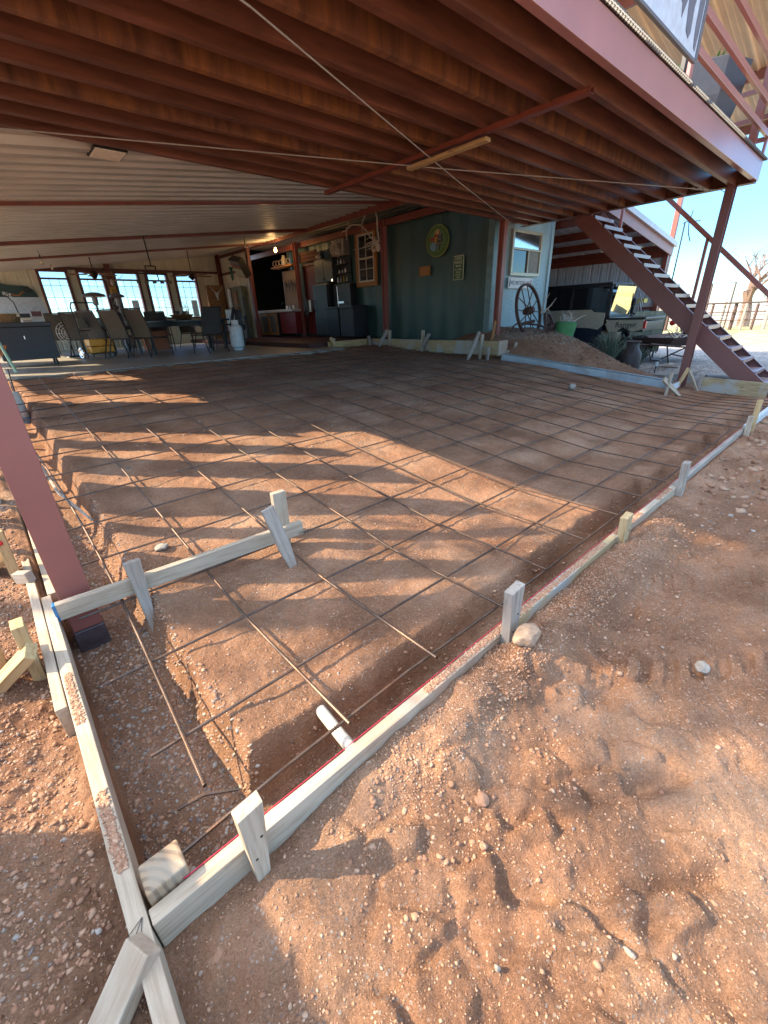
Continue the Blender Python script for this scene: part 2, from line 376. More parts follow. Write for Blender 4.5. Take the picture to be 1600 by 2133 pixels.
class MB:
    def __init__(s): s.v = []; s.f = []; s.m = []; s.mi = 0
    def add(s, vs, fs):
        b = len(s.v); s.v += [Vector(v) for v in vs]; s.f += [tuple(i + b for i in f) for f in fs]; s.m += [s.mi] * len(fs)
        return s
    def box(s, lo, hi):
        x0, y0, z0 = lo; x1, y1, z1 = hi
        return s.add([(x0, y0, z0), (x1, y0, z0), (x1, y1, z0), (x0, y1, z0), (x0, y0, z1), (x1, y0, z1), (x1, y1, z1), (x0, y1, z1)],
                     [(3, 2, 1, 0), (4, 5, 6, 7), (0, 1, 5, 4), (1, 2, 6, 5), (2, 3, 7, 6), (3, 0, 4, 7)])
    def beam(s, p0, p1, w, h, up=(0, 0, 1)):
        M = frame(p0, p1, up); l = (Vector(p1) - Vector(p0)).length
        vs = [M @ Vector(c) for c in [(0, -w / 2, -h / 2), (l, -w / 2, -h / 2), (l, w / 2, -h / 2), (0, w / 2, -h / 2), (0, -w / 2, h / 2), (l, -w / 2, h / 2), (l, w / 2, h / 2), (0, w / 2, h / 2)]]
        return s.add(vs, [(3, 2, 1, 0), (4, 5, 6, 7), (0, 1, 5, 4), (1, 2, 6, 5), (2, 3, 7, 6), (3, 0, 4, 7)])
    def prism(s, prof, p0, p1, up=(0, 0, 1)):
        """closed profile (y,z) swept from p0 to p1"""
        M = frame(p0, p1, up); l = (Vector(p1) - Vector(p0)).length; k = len(prof)
        vs = [M @ Vector((0, a, b)) for a, b in prof] + [M @ Vector((l, a, b)) for a, b in prof]
        fs = [(i, i + k, (i + 1) % k + k, (i + 1) % k) for i in range(k)] + [tuple(range(k)), tuple(range(2 * k - 1, k - 1, -1))]
        return s.add(vs, fs)
    def channel(s, p0, p1, h, w, t=0.008, side=1, up=(0, 0, 1)):
        """C channel: web at y=0, flanges towards side*y"""
        k = side
        pr = [(0, -h / 2), (k * w, -h / 2), (k * w, -h / 2 + t), (k * t, -h / 2 + t), (k * t, h / 2 - t), (k * w, h / 2 - t), (k * w, h / 2), (0, h / 2)]
        return s.prism(pr, p0, p1, up)
    def tube(s, pts, r, seg=8, cap=True):
        pts = [Vector(p) for p in pts]; n = len(pts)
        rs = r if isinstance(r, (list, tuple)) else [r] * n
        base = len(s.v); prev = None
        for i, p in enumerate(pts):
            t = (pts[min(i + 1, n - 1)] - pts[max(i - 1, 0)]).normalized()
            if prev is None:
                u = Vector((0, 0, 1)) if abs(t.z) < 0.9 else Vector((1, 0, 0))
                a = t.cross(u).normalized()
            else:
                a = (prev - prev.dot(t) * t)
                a = a.normalized() if a.length > 1e-6 else t.orthogonal().normalized()
            prev = a; b = t.cross(a)
            for k in range(seg):
                an = 2 * math.pi * k / seg
                s.v.append(p + rs[i] * (math.cos(an) * a + math.sin(an) * b))
        for i in range(n - 1):
            for k in range(seg):
                q = base + i * seg
                s.f.append((q + k, q + (k + 1) % seg, q + seg + (k + 1) % seg, q + seg + k)); s.m.append(s.mi)
        if cap:
            s.f.append(tuple(base + k for k in range(seg - 1, -1, -1))); s.m.append(s.mi)
            s.f.append(tuple(base + (n - 1) * seg + k for k in range(seg))); s.m.append(s.mi)
        return s
    def lathe(s, prof, c=(0, 0, 0), seg=24, axis=None):
        """prof: list of (r, z)"""
        c = Vector(c); base = len(s.v); n = len(prof)
        q = Vector((0, 0, 1)).rotation_difference(Vector(axis).normalized()) if axis else None
        for r, z in prof:
            for k in range(seg):
                a = 2 * math.pi * k / seg
                p = Vector((r * math.cos(a), r * math.sin(a), z))
                s.v.append(c + (q @ p if q else p))
        for i in range(n - 1):
            for k in range(seg):
                o = base + i * seg
                s.f.append((o + k, o + (k + 1) % seg, o + seg + (k + 1) % seg, o + seg + k)); s.m.append(s.mi)
        s.f.append(tuple(base + k for k in range(seg - 1, -1, -1))); s.m.append(s.mi)
        s.f.append(tuple(base + (n - 1) * seg + k for k in range(seg))); s.m.append(s.mi)
        return s
    def torus(s, c, rad, r, axis=(0, 0, 1), seg=32, rs=6, flat=1.0):
        c = Vector(c); q = Vector((0, 0, 1)).rotation_difference(Vector(axis).normalized()); base = len(s.v)
        for i in range(seg):
            a = 2 * math.pi * i / seg
            for k in range(rs):
                b_ = 2 * math.pi * k / rs + math.pi / 4
                d = rad + r * math.cos(b_)
                s.v.append(c + q @ Vector((d * math.cos(a), d * math.sin(a), r * flat * math.sin(b_))))
        for i in range(seg):
            for k in range(rs):
                s.f.append((base + i * rs + k, base + ((i + 1) % seg) * rs + k, base + ((i + 1) % seg) * rs + (k + 1) % rs, base + i * rs + (k + 1) % rs)); s.m.append(s.mi)
        return s
    def sheet(s, o, u, v, lu, lv, pitch, depth, t=0.006, style='r'):
        """ribbed metal sheet: ribs run along u, spread along v; normal = u x v"""
        o, u, v = Vector(o), Vector(u).normalized(), Vector(v).normalized(); nn = u.cross(v).normalized()
        if style == 'r': one = [(0, 0), (0.06, 0), (0.12, 1), (0.22, 1), (0.28, 0), (0.50, 0), (0.53, 0.25), (0.56, 0.25), (0.59, 0), (0.76, 0), (0.79, 0.25), (0.82, 0.25), (0.85, 0)]
        elif style == 't': one = [(0, 0), (0.40, 0), (0.5, 1), (0.9, 1)]
        else: one = [(k / 8.0, 0.5 - 0.5 * math.cos(2 * math.pi * k / 8)) for k in range(8)]
        pr = []; x = 0.0
        while x < lv - 1e-6:
            for a, h in one:
                if x + a * pitch <= lv: pr.append((x + a * pitch, h * depth))
            x += pitch
        pr.append((lv, 0.0)); k = len(pr); base = len(s.v)
        for side in (0, -t):
            for e in (0, lu):
                for a, h in pr: s.v.append(o + u * e + v * a + nn * (h + side))
        for i in range(k - 1):
            a, b_ = base + i, base + i + 1
            s.f.append((a, b_, b_ + k, a + k)); s.m.append(s.mi)
            s.f.append((a + 2 * k, a + 3 * k, b_ + 3 * k, b_ + 2 * k)); s.m.append(s.mi)
            s.f.append((a, a + 2 * k, b_ + 2 * k, b_)); s.m.append(s.mi)
            s.f.append((a + k, b_ + k, b_ + 3 * k, a + 3 * k)); s.m.append(s.mi)
        return s
    def poly(s, pts, nrm, t):
        """flat polygon with thickness"""
        pts = [Vector(p) for p in pts]; d = Vector(nrm).normalized() * t; k = len(pts)
        return s.add([p for p in pts] + [p + d for p in pts], [tuple(range(k - 1, -1, -1)), tuple(range(k, 2 * k))] + [(i, (i + 1) % k, (i + 1) % k + k, i + k) for i in range(k)])
    def build(s, name, mat, parent=None, smooth=False, bevel=0.0, label=None, kind=None):
        off = Vector((0, 0, 0))
        if parent is not None: off = OFF.get(parent.name, off)
        me = bpy.data.meshes.new(name)
        me.from_pydata([tuple(v - off) for v in s.v], [], s.f)
        me.update()
        ms = mat if isinstance(mat, (list, tuple)) else [mat]
        for q in ms: me.materials.append(q)
        if len(ms) > 1: me.polygons.foreach_set('material_index', s.m)
        if smooth: me.polygons.foreach_set('use_smooth', [True] * len(me.polygons))
        o = bpy.data.objects.new(name, me)
        COL.objects.link(o)
        if smooth:
            try: me.set_sharp_from_angle(angle=R_(40))
            except Exception: pass
        if bevel:
            bm = o.modifiers.new("bevel", 'BEVEL'); bm.width = bevel; bm.segments = 2; bm.limit_method = 'ANGLE'
        if parent is not None:
            o.parent = parent
            OFF[o.name] = off
        if label: o['label'] = label
        if kind: o['kind'] = kind
        return o
    def top(s, name, mat, label, cat, group=None, kind=None, **k):
        o = s.build(name, mat, None, **k)
        return props(o, label, cat, group, kind)

def board(name, p0, p1, w_, t_, mat, up=(0, 0, 1), label=None, cat=None, group=None, parent=None, taper=0.0, bevel=0.003, jag=0.0015, ch=0.0):
    """lumber: local X along its length (w_ = local Y, t_ = local Z)"""
    M = frame(p0, p1, up); l = (Vector(p1) - Vector(p0)).length
    n = max(2, int(l / 0.25) + 1); r = random.Random(hash((round(p0[0] * 100), round(p0[1] * 100), round(p1[2] * 100))) & 0xffff)
    s = MB(); vs = []
    for i in range(n):
        x = l * i / (n - 1); k = 1.0
        if taper and x < taper: k = 0.35 + 0.65 * x / taper
        for a, b_ in ((-1, -1), (1, -1), (1, 1), (-1, 1)):
            vs.append((x, a * w_ / 2 * k + r.uniform(-jag, jag), b_ * t_ / 2 + r.uniform(-jag, jag)))
    if ch:   # broken / bevelled top corners
        vs[-1] = (vs[-1][0] - ch, vs[-1][1], vs[-1][2]); vs[-4] = (vs[-4][0] - ch * 0.8, vs[-4][1], vs[-4][2])
    fs = []
    for i in range(n - 1):
        for k in range(4):
            fs.append((i * 4 + k, i * 4 + (k + 1) % 4, i * 4 + 4 + (k + 1) % 4, i * 4 + 4 + k))
    fs += [(3, 2, 1, 0), tuple((n - 1) * 4 + k for k in range(4))]
    s.add(vs, fs)
    o = s.build(name, mat, None, bevel=bevel)
    if parent is not None:
        o.parent = parent
        M = M.copy(); M.translation = M.translation - OFF[parent.name]
        OFF[o.name] = OFF[parent.name]
    o.matrix_basis = M
    props(o, label, cat, group)
    return o

def text_mesh(name, body, size, M, mat, parent, extrude=0.002, align='CENTER', sx=1.0):
    c = bpy.data.curves.new(name, 'FONT'); c.body = body; c.size = size; c.extrude = extrude; c.align_x = align; c.align_y = 'CENTER'; c.resolution_u = 3
    tmp = bpy.data.objects.new("tmp", c); COL.objects.link(tmp)
    bpy.context.view_layer.update()
    me = bpy.data.meshes.new_from_object(tmp)
    bpy.data.objects.remove(tmp)
    me.transform(M @ Matrix.Diagonal((sx, 1, 1, 1)))
    off = OFF.get(parent.name, Vector((0, 0, 0)))
    me.transform(Matrix.Translation(-off))
    me.materials.clear(); me.materials.append(mat)
    me.name = name
    o = bpy.data.objects.new(name, me); COL.objects.link(o); o.parent = parent; OFF[o.name] = off
    return o
def plane_M(o, u, v):
    u, v = Vector(u).normalized(), Vector(v).normalized()
    M = Matrix((u, v, u.cross(v))).transposed().to_4x4(); M.translation = Vector(o); return M
def copy_tree(o, parent=None):
    c = o.copy(); COL.objects.link(c)
    if parent is not None: c.parent = parent
    for ch in list(o.children): copy_tree(ch, c)
    return c

# ---------------------------------------------------------------- terrain
def _hash(ix, iy, seed):
    h = (ix.astype(np.int64) * 374761393 + iy.astype(np.int64) * 668265263 + seed * 1442695041) & 0xffffffff
    h = ((h ^ (h >> 13)) * 1274126177) & 0xffffffff
    return ((h ^ (h >> 16)) & 0xffff) / 65535.0
def vnoise(x, y, seed=0):
    ix, iy = np.floor(x), np.floor(y); fx, fy = x - ix, y - iy
    fx = fx * fx * (3 - 2 * fx); fy = fy * fy * (3 - 2 * fy)
    a, b_ = _hash(ix, iy, seed), _hash(ix + 1, iy, seed); c, d = _hash(ix, iy + 1, seed), _hash(ix + 1, iy + 1, seed)
    return (a + (b_ - a) * fx) * (1 - fy) + (c + (d - c) * fx) * fy
def fbm(x, y, seed=0, o=4):
    s = 0; a = 0.5
    for k in range(o):
        s = s + a * (vnoise(x, y, seed + k * 17) - 0.5); x = x * 2.03 + 3.1; y = y * 2.03 + 1.7; a *= 0.5
    return s
def sst(x, a, b_):
    t = np.clip((x - a) / (b_ - a), 0, 1); return t * t * (3 - 2 * t)
def band(x, a, b_, s): return sst(x, a - s, a + s) * (1 - sst(x, b_ - s, b_ + s))
def cells(u, v, seed):
    iu, iv = np.floor(u), np.floor(v); f1 = np.full(u.shape, 9.0); f2 = np.full(u.shape, 9.0); val = np.zeros(u.shape)
    for a in (-1, 0, 1):
        for b_ in (-1, 0, 1):
            cu, cv = iu + a, iv + b_
            d = np.hypot(cu + 0.15 + 0.7 * _hash(cu, cv, seed) - u, cv + 0.15 + 0.7 * _hash(cu, cv, seed + 5) - v)
            h = _hash(cu, cv, seed + 9); n_ = d < f1
            f2 = np.where(n_, f1, np.minimum(f2, d)); val = np.where(n_, h, val); f1 = np.where(n_, d, f1)
    return val, f2 - f1
def prof(Y): return np.interp(Y, [-60, 1.7, 4.2, 5.2, 6.6, 8.2, 8.8, 60], [.055, .055, .345, .44, .53, .61, .69, .69])
def base_h(X, Y):
    X = np.asarray(X, float); Y = np.asarray(Y, float)
    z = prof(Y)
    far = sst(X, 15, 22) + (1 - sst(X, -14, -6)) + sst(Y, 22, 30)
    # right-hand side falls away
    dip = sst(X, 6.3, 9.8) * (1 - sst(Y, 2.4, 5.2))
    z = z - 0.19 * dip
    zr = np.interp(Y, [-60, 2.0, 5.0, 9.0, 60], [-.12, -.10, 0.0, .25, .25])
    k = sst(X, 9.8, 11.6)
    z = z * (1 - k) + zr * k
    far = np.clip(far, 0, 1)
    z = z * (1 - far) + (-0.10) * far
    return z
def height(X, Y):
    X = np.asarray(X, float); Y = np.asarray(Y, float)
    z = base_h(X, Y)
    inner = sst(X, -0.13, -0.11) * sst(Y, 0.735, 0.755)
    outer = 1 - inner
    # footing trenches along the forms
    ed = 0.05 * fbm(X * 5, Y * 5, 5, 3)
    t1 = band(Y + ed, 0.70, 1.03, 0.045) * (1 - sst(X, 8.3, 8.9)) * sst(X, -0.16, -0.12)
    t2 = band(X + ed, -0.30, 0.235, 0.045) * (1 - sst(Y, 7.5, 8.3)) * sst(Y, 0.74, 0.78)
    t = np.maximum(t1, t2) * inner
    z = z - 0.205 * t * (1 - 0.35 * sst(X, 3.0, 5.0))
    z = z + t * 0.03 * fbm(X * 9, Y * 9, 77, 4)
    # pit surface
    pit = inner * (1 - sst(X, 10, 11))
    z = z + pit * (0.050 * fbm(X * 1.6, Y * 1.6, 1, 4) + 0.020 * fbm(X * 14, Y * 14, 3, 4))
    z = z + pit * (1 - t) * 0.02 * np.exp(-((X - 0.3) / 0.12) ** 2) * sst(Y, 0.9, 1.3)
    # outside the front form: churned and tracked
    fr = outer * (1 - sst(Y, 0.70, 0.75)) * (1 - sst(X, 9, 11))
    d = (0.735 - Y)
    z = z + fr * (0.045 + 0.045 * np.exp(-(d / 0.16) ** 2) * sst(X, 0.15, 0.5) + 0.05 * fbm(X * 2.2, Y * 2.2, 9, 5) + 0.042 * fbm(X * 11, Y * 11, 11, 4))
    z = z + fr * 0.085 * np.exp(-((d - 0.17) / 0.10) ** 2) * sst(X, 0.55, 0.9) * (1 - sst(X, 2.6, 3.4)) * (0.55 + 0.9 * vnoise(X * 4, Y * 4, 31))
    # lugged tyre tracks crossing the yard
    a = math.radians(-38)
    U = X * math.cos(a) + Y * math.sin(a); V = -X * math.sin(a) + Y * math.cos(a)
    for c0, wd, sgn in ((0.70, 0.085, -1), (1.20, 0.10, 1), (1.65, 0.11, -1), (2.2, 0.13, 1), (2.9, 0.15, -1)):
        q = V - c0 - 0.05 * (vnoise(U * 1.3, U * 0, int(c0 * 90)) - 0.5)
        lug = np.abs(((U * 9.5 + sgn * np.abs(q) * 7.0) % 1.0) - 0.5) * 2
        tr = 1 - sst(np.abs(q), wd - 0.02, wd + 0.02)
        wv = sst(vnoise(X * 2.6, Y * 2.6, 51), 0.35, 0.6)
        z = z + fr * tr * (0.017 * sst(lug, 0.40, 0.56) - 0.014) * wv * sst(d, 0.20, 0.36)
    wu = U + 0.03 * fbm(X * 12, Y * 12, 83, 3); wv2 = V + 0.03 * fbm(X * 12, Y * 12, 84, 3)
    cv_, ce_ = cells(wu * 6.5, wv2 * 10.0, 101)
    pm = sst(vnoise(X * 2.1, Y * 2.1, 52), 0.30, 0.52) * sst(d, 0.06, 0.2)
    z = z + fr * pm * (0.046 * (cv_ - 0.5) * sst(ce_, 0.0, 0.42) - 0.006 * (1 - sst(ce_, 0.0, 0.30)))
    cv2, ce2 = cells(X * 20 + 2 * fbm(X * 9, Y * 9, 85, 2), Y * 20, 131)
    z = z + fr * (0.014 * (cv2 - 0.5) * sst(ce2, 0.0, 0.6)) * sst(vnoise(X * 3.3, Y * 3.3, 53), 0.45, 0.6)
    z = z + fr * 0.012 * fbm(X * 30, Y * 30, 71, 3) * sst(vnoise(X * 3, Y * 3, 72), 0.4, 0.65)
    for (x0, y0, x1, y1, wd, dp) in ((0.60, 0.10, 0.78, -0.06, 0.018, 0.022), (0.95, 0.20, 1.20, 0.02, 0.020, 0.022), (1.2, 0.42, 1.34, 0.30, 0.018, 0.022), (0.80, 0.02, 0.98, -0.12, 0.018, 0.025), (0.52, 0.28, 0.62, 0.16, 0.022, 0.025), (0.70, 0.33, 0.82, 0.22, 0.022, 0.025)):
        L2 = (x1 - x0) ** 2 + (y1 - y0) ** 2; tt = np.clip(((X - x0) * (x1 - x0) + (Y - y0) * (y1 - y0)) / L2, 0, 1)
        dd = np.hypot(X - x0 - tt * (x1 - x0), Y - y0 - tt * (y1 - y0)); z = z - fr * dp * np.exp(-(dd / wd) ** 2)
    cv3, ce3 = cells(X * 20, Y * 20, 151)
    pq = pit * (1 - t)
    z = z + pq * 0.007 * (cv3 - 0.5) * sst(ce3, 0.0, 0.55) * sst(vnoise(X * 2.7, Y * 2.7, 54), 0.45, 0.65)
    # left of the left form: loose spoil
    lf = (1 - sst(X, -0.18, -0.13)) * (1 - sst(Y, 9, 10)) * sst(X, -8, -4)
    z = z + lf * (0.015 + 0.06 * fbm(X * 4, Y * 4, 21, 5) + 0.05 * fbm(X * 20, Y * 20, 23, 4) + 0.05 * sst(-X, 0.2, 0.6))
    # spoil mound by the container
    mk = np.exp(-np.abs((X - 9.75) / 1.35) ** 3 - np.abs((Y - 6.0) / 1.55) ** 3.2) * 0.52 * sst(X, 8.35, 8.62)
    mk2 = 0.20 * np.exp(-((X - 10.2) / 0.9) ** 2 - ((Y - 4.2) / 1.0) ** 2)
    z = z + (mk + mk2) * (1 + 0.25 * fbm(X * 3, Y * 3, 41, 4)) + 0.03 * (mk > 0.05) * fbm(X * 9, Y * 9, 43, 4)
    yard = sst(X, 10, 12) * (1 - sst(X, 40, 80))
    z = z + yard * 0.03 * fbm(X * 1.5, Y * 1.5, 61, 4)
    return z
def gh(x, y): return float(height(np.array([x]), np.array([y]))[0])

def axis_pts(segs):
    out_ = [segs[0][0]]
    for a, b_, st in segs:
        n = max(1, int(round((b_ - a) / st)))
        out_ += [a + (b_ - a) * (i + 1) / n for i in range(n)]
    return np.array(out_)
gx_ = axis_pts([(-900, -100, 200), (-100, -20, 20), (-20, -4, 1.6), (-4, -1.0, 0.15), (-1.0, -0.2, 0.016), (-0.2, -0.10, 0.008), (-0.10, 1.7, 0.0075), (1.7, 2.6, 0.0125), (2.6, 4.0, 0.02), (4.0, 11.5, 0.045), (11.5, 20, 0.17), (20, 60, 1.2), (60, 200, 14), (200, 1000, 100)])
gy_ = axis_pts([(-900, -100, 200), (-100, -20, 20), (-20, -3, 1.7), (-3, -0.6, 0.1), (-0.6, -0.25, 0.0125), (-0.25, 0.70, 0.0075), (0.70, 0.78, 0.008), (0.78, 2.0, 0.0115), (2.0, 4.0, 0.02), (4.0, 9.2, 0.045), (9.2, 20, 0.4), (20, 60, 2.5), (60, 200, 14), (200, 1000, 100)])
GX, GY = np.meshgrid(gx_, gy_)
GZ = height(GX, GY)
nx, ny = len(gx_), len(gy_)
me = bpy.data.meshes.new("ground")
me.vertices.add(nx * ny)
me.vertices.foreach_set('co', np.stack([GX, GY, GZ], -1).reshape(-1).astype(np.float32))
ii = (np.arange(ny - 1)[:, None] * nx + np.arange(nx - 1)[None, :]).reshape(-1)
quads = np.stack([ii, ii + 1, ii + nx + 1, ii + nx], -1).astype(np.int32)
me.loops.add(quads.size); me.polygons.add(len(quads))
me.loops.foreach_set('vertex_index', quads.reshape(-1))
me.polygons.foreach_set('loop_start', np.arange(0, quads.size, 4, dtype=np.int32))
me.polygons.foreach_set('loop_total', np.full(len(quads), 4, np.int32))
me.update(calc_edges=True)
me.polygons.foreach_set('use_smooth', np.ones(len(quads), bool))
me.materials.append(dirt)
ground = bpy.data.objects.new("ground", me); COL.objects.link(ground)
props(ground, kind="structure")

# loose stones and clods -----------------------------------------
ICO_V = []
_t = (1 + 5 ** 0.5) / 2
for a, b_ in ((-1, _t), (1, _t), (-1, -_t), (1, -_t)): ICO_V.append((a, b_, 0))
for a, b_ in ((-1, _t), (1, _t), (-1, -_t), (1, -_t)): ICO_V.append((0, a, b_))
for a, b_ in ((_t, -1), (_t, 1), (-_t, -1), (-_t, 1)): ICO_V.append((a, 0, b_))
ICO_V = np.array(ICO_V) / math.sqrt(1 + _t * _t)
ICO_F = np.array([(0, 11, 5), (0, 5, 1), (0, 1, 7), (0, 7, 10), (0, 10, 11), (1, 5, 9), (5, 11, 4), (11, 10, 2), (10, 7, 6), (7, 1, 8), (3, 9, 4), (3, 4, 2), (3, 2, 6), (3, 6, 8), (3, 8, 9), (4, 9, 5), (2, 4, 11), (6, 2, 10), (8, 6, 7), (9, 8, 1)])
def scatter(name, xs, ys, zs, rs, cols, mat, seed):
    rg = np.random.default_rng(seed); n = len(xs)
    V = np.repeat(ICO_V[None], n, 0) * (1 + rg.uniform(-0.42, 0.42, (n, 12, 1)))
    sc_ = rg.uniform(0.65, 1.25, (n, 1, 3)); sc_[:, :, 2] *= 0.6
    V = V * sc_
    an = rg.uniform(0, 6.283, n); ca, sa = np.cos(an), np.sin(an)
    x = V[:, :, 0] * ca[:, None] - V[:, :, 1] * sa[:, None]; y = V[:, :, 0] * sa[:, None] + V[:, :, 1] * ca[:, None]
    V = np.stack([x, y, V[:, :, 2]], -1) * rs[:, None, None]
    V[:, :, 0] += xs[:, None]; V[:, :, 1] += ys[:, None]; V[:, :, 2] += (zs + rs * 0.02)[:, None]
    F = (ICO_F[None] + (np.arange(n) * 12)[:, None, None]).reshape(-1, 3).astype(np.int32)
    me = bpy.data.meshes.new(name)
    me.vertices.add(n * 12); me.vertices.foreach_set('co', V.reshape(-1).astype(np.float32))
    me.loops.add(F.size); me.polygons.add(len(F)); me.loops.foreach_set('vertex_index', F.reshape(-1))
    me.polygons.foreach_set('loop_start', np.arange(0, F.size, 3, dtype=np.int32)); me.polygons.foreach_set('loop_total', np.full(len(F), 3, np.int32))
    me.update(calc_edges=True)
    ca_ = me.color_attributes.new("stone_colour", 'FLOAT_COLOR', 'POINT')
    C = np.ones((n, 12, 4), np.float32); C[:, :, :3] = cols[:, None, :]
    ca_.data.foreach_set('color', C.reshape(-1))
    me.materials.append(mat)
    o = bpy.data.objects.new(name, me); COL.objects.link(o)
    return o
rg = np.random.default_rng(3)
def region(n, x0, x1, y0, y1, rmin, rmax, power=2.6, dens=None):
    X = rg.uniform(x0, x1, n); Y = rg.uniform(y0, y1, n); r = rmin + (rmax - rmin) * rg.random(n) ** power
    if dens is not None:
        k = dens(X, Y) > rg.random(n); X, Y, r = X[k], Y[k], r[k]
    on = (np.abs(Y - 0.715) < 0.03) | ((np.abs(X + 0.13) < 0.03) & (Y < 4.5)) | ((np.abs(X + 0.17) < 0.03) & (Y > 1.5) & (Y < 2.3))
    return X[~on], Y[~on], r[~on]
cl = lambda s: (lambda X, Y: np.clip((vnoise(X * s, Y * s, 91) - 0.25) * 2.0, 0.05, 1))
P = [region(30000, -0.10, 3.4, 0.75, 3.6, 0.0011, 0.0055, 3.0, cl(2.3)), region(9000, -0.1, 0.28, 0.76, 3.5, 0.0018, 0.011, 4), region(3000, 0.2, 9, 3, 9, 0.004, 0.016, 2.6, cl(1.2)),
     region(3500, -0.2, 3.2, -0.6, 0.68, 0.0010, 0.008, 7, cl(3)), region(1500, 3, 9, -1.5, 0.68, 0.004, 0.02, 3), region(4600, -1.0, -0.2, 0.3, 4.5, 0.002, 0.009, 2.6)]
X = np.concatenate([p[0] for p in P]); Y = np.concatenate([p[1] for p in P]); r = np.concatenate([p[2] for p in P])
pal = np.array([(0.38, 0.31, 0.25), (0.40, 0.28, 0.21), (0.32, 0.20, 0.14), (0.40, 0.35, 0.30), (0.22, 0.17, 0.15), (0.36, 0.22, 0.15), (0.42, 0.25, 0.15)])
gravel = scatter("gravel", X, Y, height(X, Y), r, pal[rg.integers(0, len(pal), len(X))] * rg.uniform(0.8, 1.15, (len(X), 1)), stone_attr, 5)
props(gravel, "small grey and tan pebbles strewn over the red dirt", "gravel", kind="stuff")
P = [region(16000, 0.3, 3.4, 0.30, 0.68, 0.0010, 0.011, 14.0, cl(5)), region(16000, -0.7, 3.4, -0.5, 0.6, 0.0008, 0.010, 10.0, cl(4)), region(16000, -1.0, -0.19, 0.2, 3.6, 0.0018, 0.011, 4),
     region(3500, -0.1, 0.3, 0.76, 3.6, 0.002, 0.012, 3), region(3000, 0.3, 8, 0.76, 1.05, 0.002, 0.014, 3.4), region(5000, 0.2, 3, 1.0, 4, 0.0015, 0.010, 4, cl(4)), region(800, 3.4, 9.5, -0.4, 0.68, 0.006, 0.04, 3), region(700, 8.6, 11, 3.2, 5.4, 0.008, 0.04, 2.5)]
X = np.concatenate([p[0] for p in P]); Y = np.concatenate([p[1] for p in P]); r = np.concatenate([p[2] for p in P])
pal = np.array([(0.42, 0.22, 0.13), (0.48, 0.27, 0.165), (0.36, 0.18, 0.105), (0.54, 0.34, 0.22)])
clods = scatter("dirt_clods", X, Y, height(X, Y), r, pal[rg.integers(0, len(pal), len(X))] * rg.uniform(0.65, 0.95, (len(X), 1)), stone_attr, 6)
props(clods, "crumbled clods of red dirt lying beside the form boards", "dirt", kind="stuff")
def grains(n, x0, x1, y0, y1, sc_k, rmax):
    X = rg.uniform(x0, x1, n); Y = rg.uniform(y0, y1, n); k = (0.25 + 0.9 * vnoise(X * sc_k, Y * sc_k, 93)) > rg.random(n); X, Y = X[k], Y[k]
    on = (np.abs(Y - 0.722) < 0.024) | ((np.abs(X + 0.128) < 0.024) & (Y < 4.5)); X, Y = X[~on], Y[~on]
    return X, Y, 0.0010 + (rmax - 0.0010) * rg.random(len(X)) ** 3
P = [grains(60000, -0.3, 2.6, -0.45, 0.70, 4.0, 0.0042), grains(40000, -0.11, 2.4, 0.74, 2.6, 3.0, 0.0038), grains(16000, -0.75, -0.15, 0.3, 2.6, 3.0, 0.0050), grains(14000, 0.5, 3.0, 0.50, 0.70, 6.0, 0.006)]
X = np.concatenate([p[0] for p in P]); Y = np.concatenate([p[1] for p in P]); r = np.concatenate([p[2] for p in P])
palg = np.array([(0.46, 0.25, 0.145), (0.40, 0.21, 0.12), (0.50, 0.29, 0.18), (0.32, 0.165, 0.095), (0.50, 0.34, 0.24)])
grit = scatter("loose_grit", X, Y, height(X, Y), r, palg[rg.integers(0, 5, len(X))] * rg.uniform(0.75, 1.0, (len(X), 1)), stone_attr, 12)
props(grit, "fine loose grains of red soil covering the ground near the camera", "soil", kind="stuff")
# soil lying on top of the front and left form boards
X = np.concatenate([rg.uniform(0.75, 3.4, 16000), rg.uniform(0.25, 0.5, 200)]); Y = 0.722 + rg.normal(0, 0.009, len(X)); k = (vnoise(X * 3, X * 0, 8) > 0.34) & (np.abs(Y - 0.722) < 0.017); X, Y = X[k], Y[k]
Y2 = rg.uniform(0.85, 1.9, 7000); X2 = -0.128 + rg.normal(0, 0.007, len(Y2)); k = (vnoise(Y2 * 6, Y2 * 0, 4) > 0.45) & (np.abs(X2 + 0.128) < 0.014); X2, Y2 = X2[k], Y2[k]
X = np.concatenate([X, X2]); Y = np.concatenate([Y, Y2]); r = 0.0009 + 0.0055 * rg.random(len(X)) ** 5
soil = scatter("spilled_soil", X, Y, np.full(len(X), 0.2005), r, pal[rg.integers(0, len(pal), len(X))] * 1.0, stone_attr, 8)
props(soil, "crumbs of red soil spilled along the tops of the form boards", "soil", kind="stuff")
X = rg.uniform(8.75, 11.2, 7000); Y = rg.uniform(3.6, 6.3, 7000); k = (height(X, Y) - base_h(X, Y) > 0.34 + 0.1 * vnoise(X * 2, Y * 2, 3)); X, Y = X[k], Y[k]
r = 0.008 + 0.018 * rg.random(len(X)) ** 1.5
pal2 = np.array([(0.40, 0.30, 0.22), (0.28, 0.21, 0.155), (0.48, 0.37, 0.28), (0.34, 0.23, 0.16)])
mg = scatter("mound_gravel", X, Y, height(X, Y), r, pal2[rg.integers(0, 4, len(X))], stone_attr, 9)
props(mg, "brown gravel topping the dirt mound under the wagon wheels", "gravel", kind="stuff")
